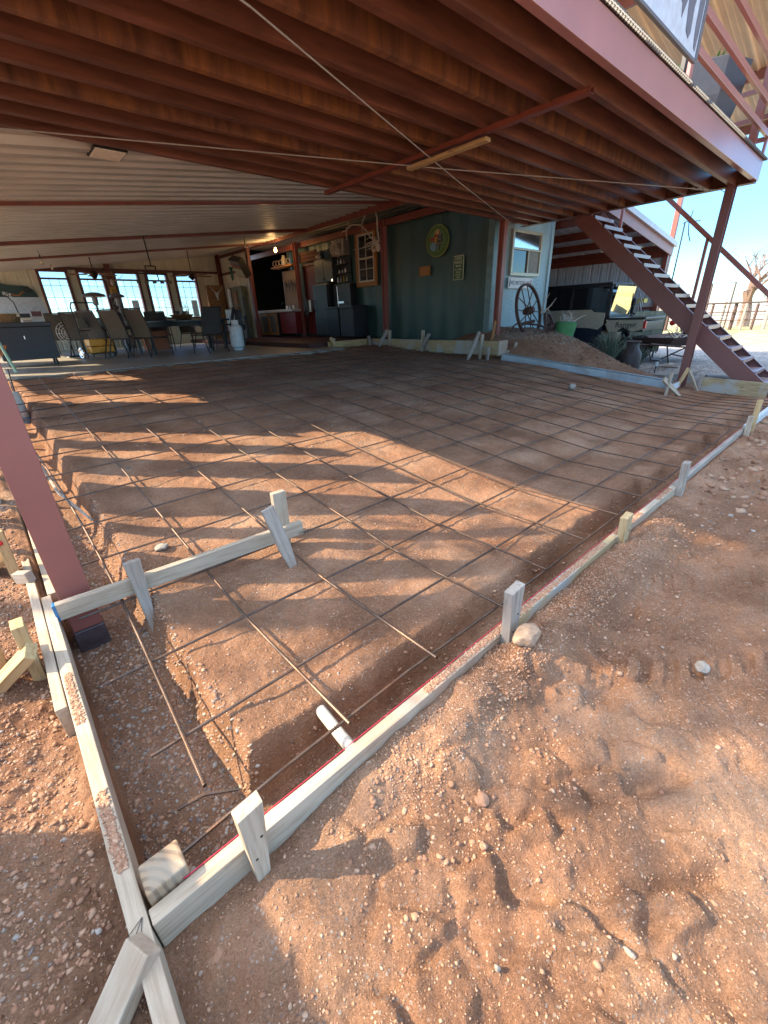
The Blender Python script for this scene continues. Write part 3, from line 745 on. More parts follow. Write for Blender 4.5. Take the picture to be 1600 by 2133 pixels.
def endgrain(name):
    m, n, b = nodes(name); t = N(n, "ShaderNodeTexCoord")
    mp_ = N(n, "ShaderNodeMapping", Location=(0.16, -0.70, 0.0)); L(n, t.outputs['Object'], mp_.inputs['Vector'])
    wv = N(n, "ShaderNodeTexWave", Scale=17.0, Distortion=2.5, Detail=3.0); wv.wave_type = 'RINGS'; wv.rings_direction = 'Z'; L(n, mp_.outputs['Vector'], wv.inputs['Vector'])
    no = N(n, "ShaderNodeTexNoise", Scale=14.0, Detail=4.0); L(n, t.outputs['Object'], no.inputs['Vector'])
    c = ramp(n, wv.outputs['Fac'], [(0.15, (0.20, 0.13, 0.08)), (0.6, (0.36, 0.24, 0.14))])
    c = mixc(n, ramp(n, no.outputs['Fac'], [(0.45, (0, 0, 0)), (0.6, (0.7,) * 3)]), c, (0.34, 0.29, 0.22))
    L(n, c, b.inputs['Base Color']); b.inputs['Roughness'].default_value = 0.85; bump(n, b, wv.outputs['Fac'], 0.4, 0.002); return m
# ================================================================ form boards and stakes
FB = "front form boards"
def fboard(x0, x1, mat, label, y=0.722, z=0.2, h=0.14, t=0.038, dz=0.0):
    return board("form_board", (x0, y, z - h / 2), (x1, y, z - h / 2 + dz), t, h, mat, label=label, cat="form board", group="form boards around the pit")
fboard(-0.105, 1.22, wood_pale, "pale front form board nearest the camera with soil spilled on its top edge")
fboard(1.225, 2.40, wood_mixed, "brown stained front form board between the grey corner stake and the next stake")
fboard(2.405, 3.48, wood_pale, "dusty front form board ending at the stake before the bare gap")
board("form_board", (3.485, 0.735, 0.165), (5.85, 0.73, 0.165), 0.036, 0.05, wood_grey, label="thin grey form board half buried along the far end of the front edge", cat="form board", group="form boards around the pit")
board("form_board", (5.80, 0.72, 0.16), (8.3, 0.70, 0.15), 0.038, 0.12, simple("whitewashed_wood", (0.55, 0.60, 0.62), 0.6), label="whitish form board running out at the foot of the staircase", cat="form board", group="form boards around the pit")
board("form_board", (-0.128, 0.42, 0.13), (-0.128, 2.42, 0.13), 0.04, 0.14, wood_pale, label="long left form board with red soil and a black pencil arrow at the corner", cat="form board", group="form boards around the pit")
board("form_board", (-0.170, 1.55, 0.128), (-0.170, 4.2, 0.15), 0.036, 0.14, wood_pale, label="second board doubled against the outside of the left form", cat="form board", group="form boards around the pit")
board("form_board", (-0.10, 2.43, 0.13), (-0.10, 5.2, 0.26), 0.038, 0.14, wood_pale, label="left form board continuing behind the leaning steel column", cat="form board", group="form boards around the pit")
# pencil arrows at the corner
arr = MB()
for a, b_ in (((-0.118, 0.735), (-0.150, 0.720)), ((-0.118, 0.735), (-0.146, 0.700)), ((-0.118, 0.735), (-0.132, 0.692))):
    arr.beam((a[0], a[1], 0.2025), (b_[0], b_[1], 0.2025), 0.0015, 0.0006)
arr.top("pencil_mark", black, "black pencil arrow drawn on top of the corner of the left form", "pencil mark")
# level board across the post
xb = board("cross_board", (-0.10, 2.195, 0.215), (1.16, 2.105, 0.225), 0.036, 0.085, wood_pale, label="pale board nailed level across the pit to the big steel column", cat="board")
bl = board("painted_end", (-0.112, 2.196, 0.215), (-0.098, 2.195, 0.215), 0.038, 0.087, blue_m, parent=None)
bl.parent = xb; bl.matrix_parent_inverse = xb.matrix_basis.inverted()
ST = "wooden stakes holding the forms"
def stake(p0, p1, label, mat=wood_pale, w_=0.052, t_=0.036, up=(0, 1, 0), taper=0.16, ch=0.0):
    z0 = p0[2] - 0.10; d = Vector(p1) - Vector(p0)
    q = Vector(p0) - d.normalized() * 0.10
    return board("form_stake", tuple(q), p1, w_, t_, mat, up=up, label=label, cat="stake", group=ST, taper=taper, ch=ch)
stake((0.130, 0.682, 0.08), (0.140, 0.690, 0.365), "pale stake with a rounded top and pencil ticks beside the trench rebar, nearest the corner", wood_pale, 0.066, 0.040, ch=0.012)
stake((1.262, 0.684, 0.07), (1.268, 0.684, 0.43), "blue grey stake standing just behind the big lump of rock", wood_grey, 0.085, 0.040, ch=0.015)
stake((2.45, 0.685, 0.08), (2.452, 0.69, 0.33), "short dusty stake at the joint of the front form where a rebar ends", wood_mixed, 0.085, 0.042, ch=0.012)
stake((3.50, 0.68, 0.08), (3.51, 0.69, 0.38), "stake with an orange streak at the end of the dusty form board", wood_grey, 0.09, 0.042)
stake((5.72, 0.68, 0.05), (5.74, 0.69, 0.33), "lower stake of the doubled pair short of the staircase foot", wood_pale, 0.09, 0.042)
stake((5.95, 0.68, 0.05), (5.98, 0.69, 0.46), "taller stake of the doubled pair short of the staircase foot", wood_fresh, 0.09, 0.042)
nail_m = simple("nail_head", (0.05, 0.045, 0.04), 0.5, 0.6)
for o in [o for o in COL.objects if o.name.startswith("form_stake")]:
    for k in (0.55, 0.72):
        s = MB(); l = max(v.co.x for v in o.data.vertices); zz = max(v.co.z for v in o.data.vertices)
        s.lathe([(0.0035, -zz - 0.001), (0.0035, zz + 0.001)], (l * k, 0.012 if k > 0.6 else -0.01, 0), 8)
        nn_ = s.build("nail", nail_m); nn_.parent = o
# corner block and the low brace
cb = MB(); cb.box((-0.098, 0.748, 0.02), (-0.008, 0.826, 0.235)); cbo = cb.top("corner_stake", endgrain("sawn_end_lumber"), "chunky corner stake with curved end grain inside the corner of the forms", "stake", ST, bevel=0.006)
st = MB(); st.tube([(-0.10, 0.8, 0.195), (-0.02, 0.745, 0.20), (1.2, 0.743, 0.203), (2.45, 0.743, 0.203), (3.5, 0.745, 0.203), (5.9, 0.74, 0.20)], 0.0016, 6)
st.top("mason_line", string_m, "red mason line stretched along the inner edge of the front form", "string")
board("brace_board", (-0.40, 0.56, 0.0), (-0.125, 0.672, 0.225), 0.066, 0.042, wood_pale, up=(0, 0, 1), label="short pale brace leaning on the outside of the form corner", cat="brace", group="braces against the left form")
# left outer stakes and braces
stake((-0.235, 3.84, 0.28), (-0.20, 3.84, 0.46), "pale stake farthest back beside the left form", wood_pale, 0.085, 0.04, up=(1, 0, 0))
s2 = stake((-0.225, 2.79, 0.15), (-0.215, 2.79, 0.47), "yellow stake with a red nail cap beside the left form", wood_fresh, 0.085, 0.042, up=(1, 0, 0), ch=0.02)
nl = MB(); nl.lathe([(0.013, 0), (0.013, 0.004), (0.008, 0.010), (0.001, 0.012)], (-0.222, 2.744, 0.41), 14, axis=(-0.3, -1, 0.1)); nl.top("nail_cap", simple("red_plastic", (0.6, 0.02, 0.02), 0.35), "round red nail cap on the yellow stake", "nail cap", smooth=True)
stake((-0.225, 1.93, 0.10), (-0.215, 1.93, 0.375), "yellow stake with a bright sawn top next to the doubled left board", wood_fresh, 0.08, 0.042, up=(1, 0, 0))
stake((-0.335, 2.06, 0.12), (-0.325, 2.06, 0.345), "wide yellow stake cut by the left edge of the photo", wood_fresh, 0.09, 0.042, up=(1, 0, 0))
board("brace_board", (-0.42, 1.98, 0.06), (-0.205, 1.865, 0.275), 0.042, 0.078, wood_fresh, up=(0, 1, 0), label="yellow brace slanting down beside the two yellow stakes", cat="brace", group="braces against the left form")
board("brace_board", (-0.40, 2.99, 0.14), (-0.235, 2.80, 0.32), 0.042, 0.078, wood_fresh, up=(0, 1, 0), label="yellow brace slanting down behind the stake with the red nail cap", cat="brace", group="braces against the left form")
board("brace_board", (-0.215, 2.70, 0.22), (-0.16, 2.62, 0.235), 0.04, 0.06, wood_grey, up=(0, 0, 1), label="small grey block lying on top of the left form boards", cat="brace", group="braces against the left form")
# stakes on the cross board
stake((0.235, 2.115, 0.02), (0.235, 2.14, 0.365), "grey white stake with a pointed foot on the cross board nearest the column", wood_grey, 0.075, 0.032, taper=0.3)
stake((0.985, 1.945, 0.07), (0.90, 1.985, 0.475), "thin grey stake leaning back at the end of the cross board", wood_grey, 0.075, 0.022, taper=0.2)
stake((1.055, 2.15, 0.08), (1.055, 2.15, 0.48), "fresh pale stake standing upright at the end of the cross board", wood_pale, 0.085, 0.04, taper=0.2)
# container side forms
board("form_board", (6.72, 9.58, 0.71), (8.18, 9.58, 0.71), 0.038, 0.286, wood_fresh, label="wide yellow form board with a pencil mark between the concrete slab and the porch", cat="form board", group="wide form boards in front of the container")
board("form_board", (8.20, 9.56, 0.71), (8.20, 7.2, 0.70), 0.038, 0.286, wood_mixed, label="wide brown form board below the oval sign of the green container", cat="form board", group="wide form boards in front of the container")
board("form_board", (8.20, 7.19, 0.70), (8.20, 5.46, 0.70), 0.038, 0.286, wood_mixed, label="wide brown form board ending at the corner post of the teal container", cat="form board", group="wide form boards in front of the container")
board("form_board", (8.18, 5.44, 0.70), (8.50, 5.44, 0.70), 0.038, 0.290, wood_pale, label="short end board closing the corner beside the dirt mound", cat="form board", group="wide form boards in front of the container")
pm = MB()
for a, b_ in (((7.25, 0.76), (7.25, 0.69)), ((7.25, 0.725), (7.55, 0.725)), ((7.82, 0.75), (7.82, 0.70))):
    pm.beam((a[0], 9.559, a[1]), (b_[0], 9.559, b_[1]), 0.002, 0.008, up=(0, 1, 0))
pm.top("pencil_mark", black, "pencil level mark on the wide yellow form board", "pencil mark")
for args in [((6.80, 9.45, 0.50), (6.86, 9.52, 0.93), "pale stake upright at the left end of the wide yellow board", wood_pale),
             ((7.02, 9.38, 0.50), (6.74, 9.50, 0.95), "pale stake crossing over its neighbour at the left end of the wide yellow board", wood_fresh),
             ((8.06, 9.46, 0.52), (8.02, 9.50, 0.93), "grey stake at the inner corner of the wide form boards", wood_grey),
             ((7.66, 8.82, 0.52), (8.12, 8.84, 1.07), "stake leaning towards the container left of the oval sign", wood_grey),
             ((8.12, 8.78, 0.54), (8.15, 8.78, 1.06), "upright stake of the leaning pair left of the oval sign", wood_pale),
             ((8.08, 7.55, 0.50), (8.14, 7.57, 1.06), "upright stake of the crossed pair under the plain wooden plaque", wood_pale),
             ((8.08, 7.68, 0.50), (8.12, 7.36, 0.98), "grey leaning stake of the crossed pair under the plain wooden plaque", wood_grey),
             ((7.75, 5.92, 0.46), (8.12, 5.90, 1.02), "stake leaning over below the green parking sign", wood_grey),
             ((8.10, 5.84, 0.47), (8.15, 5.84, 0.98), "upright pale stake below the green parking sign", wood_pale),
             ((8.08, 5.62, 0.46), (8.09, 5.62, 0.73), "stubby grey stake short of the board corner", wood_grey),
             ((8.62, 5.30, 0.5), (8.62, 5.30, 0.80), "short pale stake standing in front of the dirt mound", wood_pale)]:
    p0, p1, lb, mt = args
    stake(p0, p1, lb, mt, 0.085, 0.04)
board("brace_board", (8.48, 5.42, 0.62), (8.66, 5.32, 0.60), 0.035, 0.05, wood_pale, label="small link board between the end board and the short stake at the mound", cat="brace", group="braces at the container forms")
board("wood_strip", (8.66, 5.95, 0.80), (8.86, 6.02, 1.22), 0.09, 0.025, wood_orange, up=(0, 1, 0), label="orange wood strip leaning behind the corner post of the container", cat="wood strip")
for args in [((8.58, 2.26, 0.02), (8.60, 2.25, 0.36), "upright pale stake of the crossed pair at the end of the grey steel strips", wood_pale),
             ((8.78, 2.14, 0.0), (8.50, 2.32, 0.27), "thin stake of the crossed pair at the end of the grey steel strips", wood_pale),
             ((9.38, 2.33, 0.0), (9.62, 2.27, 0.33), "brown stake leaning against the foot of the right column", wood_fresh),
             ((9.80, 2.13, 0.0), (9.64, 2.26, 0.31), "thin pale stake propped on the foot of the right column", wood_pale),
             ((9.92, 2.10, -0.1), (9.95, 2.10, 0.20), "short grey stake at the start of the stained end board", wood_grey)]:
    stake(args[0], args[1], args[2], args[3], 0.085, 0.04)
board("form_board", (10.06, 2.14, 0.02), (10.06, 1.10, -0.02), 0.038, 0.26, wood_mixed, label="wide yellow and grey stained board closing the far end behind the staircase foot", cat="form board", group="form boards around the pit")
board("form_board", (8.80, 2.24, 0.10), (9.60, 2.34, 0.06), 0.03, 0.10, simple("whitewashed_wood", (0.5, 0.55, 0.57), 0.6), label="pale link board between the steel strips and the right column", cat="form board", group="form boards around the pit")
# galvanised purlins laid as a form
for k, (dz, dy, lb) in enumerate(((0.0, 0.0, "lower grey steel strip laid along the edge of the pit below the mound"), (0.0, 0.11, "upper grey steel strip laid behind the other along the pit edge"))):
    q = MB(); q.channel((8.72 + dy, 2.27, 0.14), (8.26 + dy, 5.40, 0.52), 0.12 + 0.03 * k, 0.06, 0.006, side=-1 if k == 0 else 1)
    q.top("steel_purlin", purlin_grey, lb, "steel strip", "grey steel strips edging the pit")

# ================================================================ rebar
def rebar_pts(fn, a, b_, st_=0.5):
    n = max(2, int(abs(b_ - a) / st_) + 1)
    return [fn(a + (b_ - a) * i / (n - 1)) for i in range(n)]
def rz(x, y): return float(base_h(np.array([x]), np.array([y]))[0])
rr = random.Random(11)
def rebar(pts, label=None, r=0.0060, group="rebar mat"):
    s = MB(); s.tube(pts, r, 7)
    if max(p[1] for p in pts) < 9.5 and min(abs(pts[0][0]), abs(pts[-1][0])) < 3.2 and min(p[1] for p in pts) < 3.0:
        # rolled ribs near the camera
        total = 0
        for i in range(len(pts) - 1):
            a, b_ = Vector(pts[i]), Vector(pts[i + 1]); l = (b_ - a).length; k = 0.0
            while k < l:
                p = a + (b_ - a) * (k / l)
                if p.x < 3.0 and p.y < 2.6:
                    s.tube([p, p + (b_ - a).normalized() * 0.0035], r * 1.22, 7)
                k += 0.0105
    return s.top("rebar", rebar_m, label or "rusty rebar tied into the grid over the dirt pit", "rebar", group)
YB = "rusty rebar of the grid pointing away from the camera towards the slab"
XB = "rusty rebar of the grid lying across the pit parallel to the front form"
for i in range(21):
    x = 0.10 + 0.465 * i + rr.uniform(-0.012, 0.012)
    if i == 0: x = 0.10
    y1 = 8.75 if x < 6.6 else (9.1 if x < 7.9 else 2.1)
    if x > 8.0: y1 = 5.2 if x < 8.3 else 2.1
    y0 = 0.86 + rr.uniform(-0.02, 0.03)
    if i == 0: y0 = 1.0
    sk = rr.uniform(-0.03, 0.03)
    f = lambda y: (x + sk * (y - 2) / 6 + (0.06 * (1.7 - min(y, 1.7)) * 0 if i else 0.05 * math.sin((y - 0.8) * 0.9)), y, rz(x, y) + 0.052 + 0.006 * math.sin(y * 2.1 + i))
    rebar(rebar_pts(f, y0, y1, 0.4), YB + (", leftmost" if i == 0 else ""), group="rebar pointing away" if i else None)
j = 0
y = 1.235
while y < 8.7:
    x0 = -0.02 + rr.uniform(-0.03, 0.05)
    x1 = 9.9 if y < 2.15 else (8.55 if y < 3 else 8.1)
    if y > 5.4: x1 = 8.05
    if y > 7.2 and j % 2: x0 = 0.2
    sk = rr.uniform(-0.02, 0.02); yy = y
    f = lambda x: (x, yy + sk * x / 4, rz(x, yy) + 0.040 + 0.006 * math.sin(x * 1.9 + j))
    rebar(rebar_pts(f, x0, x1, 0.5), XB, group="rebar lying across", r=0.0057)
    y += 0.465 + rr.uniform(-0.01, 0.01); j += 1
tie_m = simple("tie_wire", (0.10, 0.07, 0.06), 0.6, 0.4); tq = random.Random(19)
for i in range(0, 8):
    for jj in range(0, 6):
        if tq.random() < 0.45: continue
        x = 0.10 + 0.465 * i; y = 1.235 + 0.465 * jj; z = rz(x, y) + 0.045
        s = MB(); a = tq.uniform(0, 3.14); s.torus((x, y, z), 0.013, 0.0016, (math.cos(a), math.sin(a), 0.3), 12, 4); s.tube([(x, y, z + 0.012), (x + 0.02 * math.cos(a), y + 0.02 * math.sin(a), z + 0.03), (x + 0.035 * math.cos(a + 1), y + 0.03 * math.sin(a), z + 0.022)], 0.0012, 4)
        s.top("wire_tie", tie_m, "twisted tie wire knotted where two rebars cross", "wire tie", "tie wires on the rebar grid")
rebar([(-0.06, 0.93, 0.005), (0.3, 0.915, 0.06), (0.9, 0.915, 0.075), (1.5, 0.90, 0.075), (3.4, 0.90, 0.07), (6.0, 0.90, 0.05), (8.6, 0.92, -0.03)], "ribbed rebar hanging inside the front trench along the form")
rebar([(0.19, 0.985, 0.02), (0.10, 1.03, 0.04), (0.02, 1.05, 0.03)], "short rebar stub poking out of the left trench wall")
rebar([(6.2, 0.80, 0.10), (6.18, 3.2, 0.27)], "spare rebar lying loose beside a parallel one on the right of the pit")
lp = MB(); lp.tube([(0.22, 3.3, 0.20), (0.12, 3.9, 0.26), (0.10, 4.6, 0.31), (0.05, 5.3, 0.38)], [0.009, 0.011, 0.010, 0.006], 6)
lp.top("stick", wood_grey, "crooked pale stick lying in the left trench", "stick")
# pvc pipes
pv = MB(); pv.tube([(0.545, 0.74, 0.0), (0.56, 1.06, 0.01)], 0.022, 16)
pv.tube([(0.545, 0.80, 0.0), (0.547, 0.84, 0.002)], 0.026, 16)
pv.top("pvc_pipe", pvc, "white plastic pipe stub crossing the front trench under the form", "pipe", smooth=True)
pv = MB(); pv.tube([(0.18, 6.9, 0.40), (0.155, 6.9, 0.72)], 0.055, 16)
po = pv.top("pvc_pipe", pvc, "white plastic pipe standing in the dirt behind the big column", "pipe", smooth=True)
pv = MB(); pv.tube([(0.185, 6.9, 0.34), (0.18, 6.9, 0.42)], 0.06, 16); o = pv.build("pipe_collar", simple("blue_grey_pvc", (0.15, 0.25, 0.32), 0.4), po, smooth=True)
wire = MB(); wire.tube([(0.16, 6.95, 0.5), (0.2, 7.3, 0.95), (0.22, 8.2, 0.85), (0.1, 9.2, 0.8)], 0.008, 6)
wire.top("cable", black, "thin dark cable rising from the white pipe at the left of the pit", "cable")
# rocks
def rock(name, c, r, label, mat, seed, sq=(1, 1, 0.8)):
    import bmesh
    bm = bmesh.new(); bmesh.ops.create_icosphere(bm, subdivisions=4, radius=1.0)
    q = random.Random(seed); off = q.uniform(0, 50)
    for v in bm.verts:
        p = v.co
        k = 1 + 0.55 * float(fbm(np.array([p.x * 1.3 + off]), np.array([p.y * 1.3 + p.z * 0.9]), seed, 4)[0]) + 0.45 * float(fbm(np.array([p.z * 1.7 + off]), np.array([p.x * 1.7 - p.y]), seed + 3, 4)[0])
        v.co = Vector((p.x * sq[0], p.y * sq[1], p.z * sq[2])) * k * r
    me = bpy.data.meshes.new(name); bm.to_mesh(me); bm.free(); me.materials.append(mat)
    me.polygons.foreach_set('use_smooth', [True] * len(me.polygons))
    o = bpy.data.objects.new(name, me); COL.objects.link(o); o.location = c
    return props(o, label, "rock", "rocks lying on the dirt")
rockm = clod_mat("dirt_lump", "x")
def rockmat(name, c):
    m, n, b = nodes(name); g = N(n, "ShaderNodeTexCoord")
    a = N(n, "ShaderNodeTexNoise", Scale=30.0, Detail=8.0, Roughness=0.7); L(n, g.outputs['Object'], a.inputs['Vector'])
    L(n, ramp(n, a.outputs['Fac'], [(0.3, sc(c, 0.55)), (0.7, sc(c, 1.15))]), b.inputs['Base Color']); b.inputs['Roughness'].default_value = 0.95
    bump(n, b, a.outputs['Fac'], 0.9, 0.008); return m
rk1 = rockmat("sandstone_lump", (0.44, 0.29, 0.19)); rk2 = rockmat("red_clod", (0.36, 0.20, 0.125)); rk3 = rockmat("pale_stone", (0.36, 0.31, 0.26))
rock("rock", (1.25, 0.60, gh(1.25, 0.60) + 0.032), 0.058, "fist sized lumpy brown rock just outside the blue grey stake", rk1, 3, (1.15, 0.75, 0.75))
rock("rock", (0.69, 0.395, gh(0.69, 0.395) + 0.010), 0.020, "round clod on the ridge of dirt outside the front form", rk2, 8)
rock("rock", (0.305, 2.10, 0.09), 0.034, "brown stone at the pointed foot of the first cross board stake", rk2, 12, (1.2, 0.8, 0.6))
rock("rock", (-0.02, 0.60, 0.09), 0.026, "reddish flat clod outside the left form near the corner", rk2, 14, (1.2, 0.9, 0.7))
rock("rock", (1.7, 0.1, 0.13), 0.03, "pale stone alone on the churned yard at the far right", rk3, 15, (1.0, 0.8, 0.5))
rock("rock", (0.425, 0.165, gh(0.425, 0.165) + 0.006), 0.009, "small tan upright pebble with a round shadow at the bottom", rk3, 21, (0.6, 0.8, 1.1))
rock("rock", (0.66, -0.02, gh(0.66, -0.02) + 0.006), 0.010, "chalky white pebble low on the right", rk3, 22, (0.6, 1.3, 0.7))
rock("rock", (0.46, 2.6, 0.17), 0.035, "pale stone pressed into the dirt beyond the cross board", rk3, 25, (1.2, 1, 0.5))
rock("rock", (6.9, 3.15, 0.27), 0.06, "white stone lying on the right half of the pit", rk3, 26, (1.2, 0.8, 0.8))
rock("rock", (0.62, 6.6, 0.53), 0.06, "brown stone beside the sunlit strip in the middle of the pit", rk2, 27)

# ================================================================ steel deck
DZ = 3.12
deck = thing("steel_deck", "dark red steel deck carried overhead on rows of joists", "deck", (0, 2.1, 3.1))
d = MB(); d.channel((-0.05, 2.10, 3.29), (10.10, 2.10, 3.29), 0.26, 0.075, 0.010, side=1)
d.build("fascia", steel_fascia, deck, bevel=0.004)
for k in range(12):
    y = 2.36 + 0.337 * k
    d = MB(); d.channel((-0.04, y, 3.235), (9.94, y, 3.235), 0.21, 0.070, 0.009, side=1)
    d.build("joist", steel_stain if k in (2, 5, 8) else steel_joist, deck)
d = MB(); d.channel((-0.05, 2.12, 3.235), (-0.05, 6.28, 3.235), 0.21, 0.07, 0.009, side=-1); d.build("rim_joist", steel_joist, deck)
d = MB(); d.channel((10.09, 2.12, 3.235), (10.09, 6.28, 3.235), 0.21, 0.14, 0.009, side=1); d.build("rim_joist", steel_joist, deck)
d = MB(); d.box((-0.12, 2.09, 3.428), (10.16, 6.36, 3.436)); d.build("deck_plate", plate, deck)
g = MB()
for i in range(406):
    x = -0.08 + i * 0.0252
    g.box((x, 2.058, 3.421 if i % 2 else 3.428), (x + 0.004, 2.092, 3.447))
    g.box((x, 2.058, 3.443), (x + 0.025, 2.063, 3.447)) if i % 2 else g.box((x, 2.058, 3.424), (x + 0.025, 2.063, 3.428))
g.build("grating_edge", simple("weathered_grating", (0.22, 0.22, 0.21), 0.6), deck)
cc = MB(); cc.channel((4.63, 2.33, 3.092), (4.63, 6.32, 3.092), 0.075, 0.05, 0.006, side=1, up=(1, 0, 0))
cc.top("cross_channel", steel_red, "red steel channel bolted across the undersides of the joists", "steel channel")
board("wood_block", (4.61, 3.38, 3.035), (4.62, 4.55, 3.035), 0.085, 0.036, wood_fresh, label="yellow board wedged under the cross channel", cat="board")
ca = MB(); ca.tube([(-0.3, 2.35, 3.03), (1.78, 3.03, 3.05), (5.5, 4.53, 3.045), (9.12, 5.98, 3.08)], 0.006, 6)
ca.tube([(9.05, 5.96, 3.08), (9.12, 6.02, 3.05), (9.2, 5.98, 3.10), (9.16, 5.92, 3.06), (9.1, 6.0, 3.09)], 0.005, 5)
ca.top("steel_cable", rope_m, "grey cable slanting under the deck from the front to the container corner", "cable", "cables strung under the deck")
ca = MB(); ca.tube([(0.05, 6.2, 3.06), (0.77, 5.90, 3.05), (5, 4.29, 3.035), (9.6, 2.62, 3.08)], 0.006, 6)
for i in range(9): ca.tube([(9.2 + 0.05 * i, 2.76 - 0.018 * i, 3.07), (9.22 + 0.05 * i, 2.78 - 0.018 * i, 3.09 + 0.02 * (i % 2)), (9.25 + 0.05 * i, 2.74 - 0.018 * i, 3.06)], 0.005, 5)
ca.tube([(9.6, 2.62, 3.08), (9.8, 2.52, 3.09), (9.95, 2.45, 3.05), (10.2, 2.4, 3.07)], 0.005, 5)
ca.top("steel_cable", rope_m, "grey cable slanting under the deck from the left column to the right one", "cable", "cables strung under the deck")

# columns
def column(x, y, z0, z1, label, wx=0.125, wy=0.11, t=0.010):
    c = thing("steel_column", label, "column", (x, y, z0), group="red steel columns")
    s = MB(); s.box((x - wx / 2, y - wy / 2, z0), (x + wx / 2, y - wy / 2 + t, z1)); s.box((x - wx / 2, y + wy / 2 - t, z0), (x + wx / 2, y + wy / 2, z1)); s.box((x - 0.004, y - wy / 2 + t, z0), (x + 0.004, y + wy / 2 - t, z1))
    s.build("column_shaft", steel_post, c, bevel=0.003)
    return c
c1 = thing("steel_column", "big leaning-looking red steel column in the left foreground", "column", (-0.015, 2.32, -0.2), group="red steel columns")
s = MB(); s.box((-0.08, 2.255, 0.035), (0.048, 2.385, 3.13)); s.build("column_shaft", steel_post, c1, bevel=0.006)
s = MB(); s.box((-0.083, 2.252, -0.35), (0.051, 2.388, 0.033)); s.build("column_foot", steel_bolt, c1, bevel=0.006, label="bare dark steel foot of the column down in the trench")
c2 = thing("steel_column", "red steel column standing in front of the staircase under the deck corner", "column", (9.93, 2.40, -0.1), group="red steel columns")
s = MB(); pr_t = 0.012
s.box((9.86, 2.335, -0.25), (9.872, 2.465, 3.13)); s.box((9.988, 2.335, -0.25), (10.0, 2.465, 3.13)); s.box((9.872, 2.394, -0.25), (9.988, 2.406, 3.13))
s.build("column_shaft", steel_stair, c2, bevel=0.002)
c3 = thing("steel_column", "maroon steel column behind the white pipe at the left of the pit", "column", (0.0, 6.3, 0.3), group="red steel columns")
s = MB(); s.box((-0.06, 6.24, 0.2), (0.065, 6.36, 2.88)); s.build("column_shaft", steel_post, c3, bevel=0.004)

# ================================================================ staircase
stair = thing("steel_staircase", "dark red steel staircase climbing to the deck on the right", "staircase", (10.6, 3.0, -0.2))
sl = (3.11 - 0.04) / (4.74 - 1.13)
def szt(y): return 0.04 + (y - 1.13) * sl
for nm, x, sd in (("stringer", 10.15, 1), ("stringer", 11.10, -1)):
    s = MB(); n_ = Vector((0, -sl, 1)).normalized() * -0.145
    a = Vector((x, 0.88, szt(0.88))) + n_; b_ = Vector((x, 4.95, szt(4.95))) + n_
    s.channel(tuple(a), tuple(b_), 0.29, 0.065, 0.010, side=-sd)
    s.build(nm, steel_stair, stair, bevel=0.002)
tread_m = paint("tread_steel", (0.27, 0.15, 0.15), 0.35, 0.0, 0.12, 4.0, 0.03, spec=0.7)
for k in range(17):
    z = 3.12 - 0.0 - 0.19 * k; y = 4.69 - 0.2215 * k
    s = MB(); s.box((10.165, y, z - 0.062), (11.085, y + 0.006, z)); s.box((10.165, y + 0.006, z - 0.006), (11.085, y + 0.245, z)); s.box((10.165, y + 0.239, z - 0.055), (11.085, y + 0.245, z - 0.006))
    s.build("tread", tread_m, stair)
s = MB(); rl = (3.25 - 1.53) / (3.62 - 1.68)
def rail_z(y): return 1.53 + (y - 1.68) * rl
s.beam((11.12, 0.6, rail_z(0.6)), (11.12, 4.6, rail_z(4.6)), 0.05, 0.075); s.build("handrail", steel_post, stair, bevel=0.003)
for y in (2.86, 1.05, 4.55):
    s = MB(); s.beam((11.12, y, szt(y) - 0.1), (11.12, y, rail_z(y) - 0.03), 0.05, 0.05); s.build("rail_post", steel_post, stair)
# ================================================================ deck railing, sign, planter, awning
rail = thing("deck_railing", "maroon steel railing along the front edge of the deck", "railing", (7, 2.1, 3.45))
for z, x0 in ((3.70, 6.24), (3.985, 6.24), (4.34, 6.24)):
    s = MB(); s.box((x0, 2.075, z - 0.034), (10.12, 2.12, z + 0.034)); s.build("rail", steel_fascia, rail, bevel=0.003)
for x in (6.19, 3.0, 9.98):
    s = MB(); s.box((x - 0.04, 2.095, 3.448), (x + 0.04, 2.13, 4.5)); s.build("rail_post", steel_fascia, rail, bevel=0.003)
s = MB(); s.box((3.0, 2.09, 4.42), (6.2, 2.12, 4.48)); s.build("rail", steel_fascia, rail)
for z in (3.70, 3.985, 4.34):
    s = MB(); s.beam((10.1, 2.12, z), (10.1, 6.2, z), 0.045, 0.06); s.build("rail", steel_post, rail)
sign = thing("deck_sign", "pale blue panel with dark ragged silhouettes hung on the deck railing", "sign", (5, 2.05, 3.6))
s = MB(); s.box((3.25, 2.035, 3.56), (6.02, 2.045, 4.55)); s.build("panel", simple("pale_sign_sheet", (0.60, 0.70, 0.78), 0.3), sign)
s = MB(); s.box((3.21, 2.028, 3.535), (6.05, 2.06, 3.559)); s.box((6.021, 2.028, 3.5595), (6.085, 2.06, 4.55)); s.build("frame", simple("slate_frame", (0.13, 0.14, 0.16), 0.4), sign, bevel=0.002)
sil = simple("slate_silhouette", (0.15, 0.16, 0.20), 0.5)
s = MB()
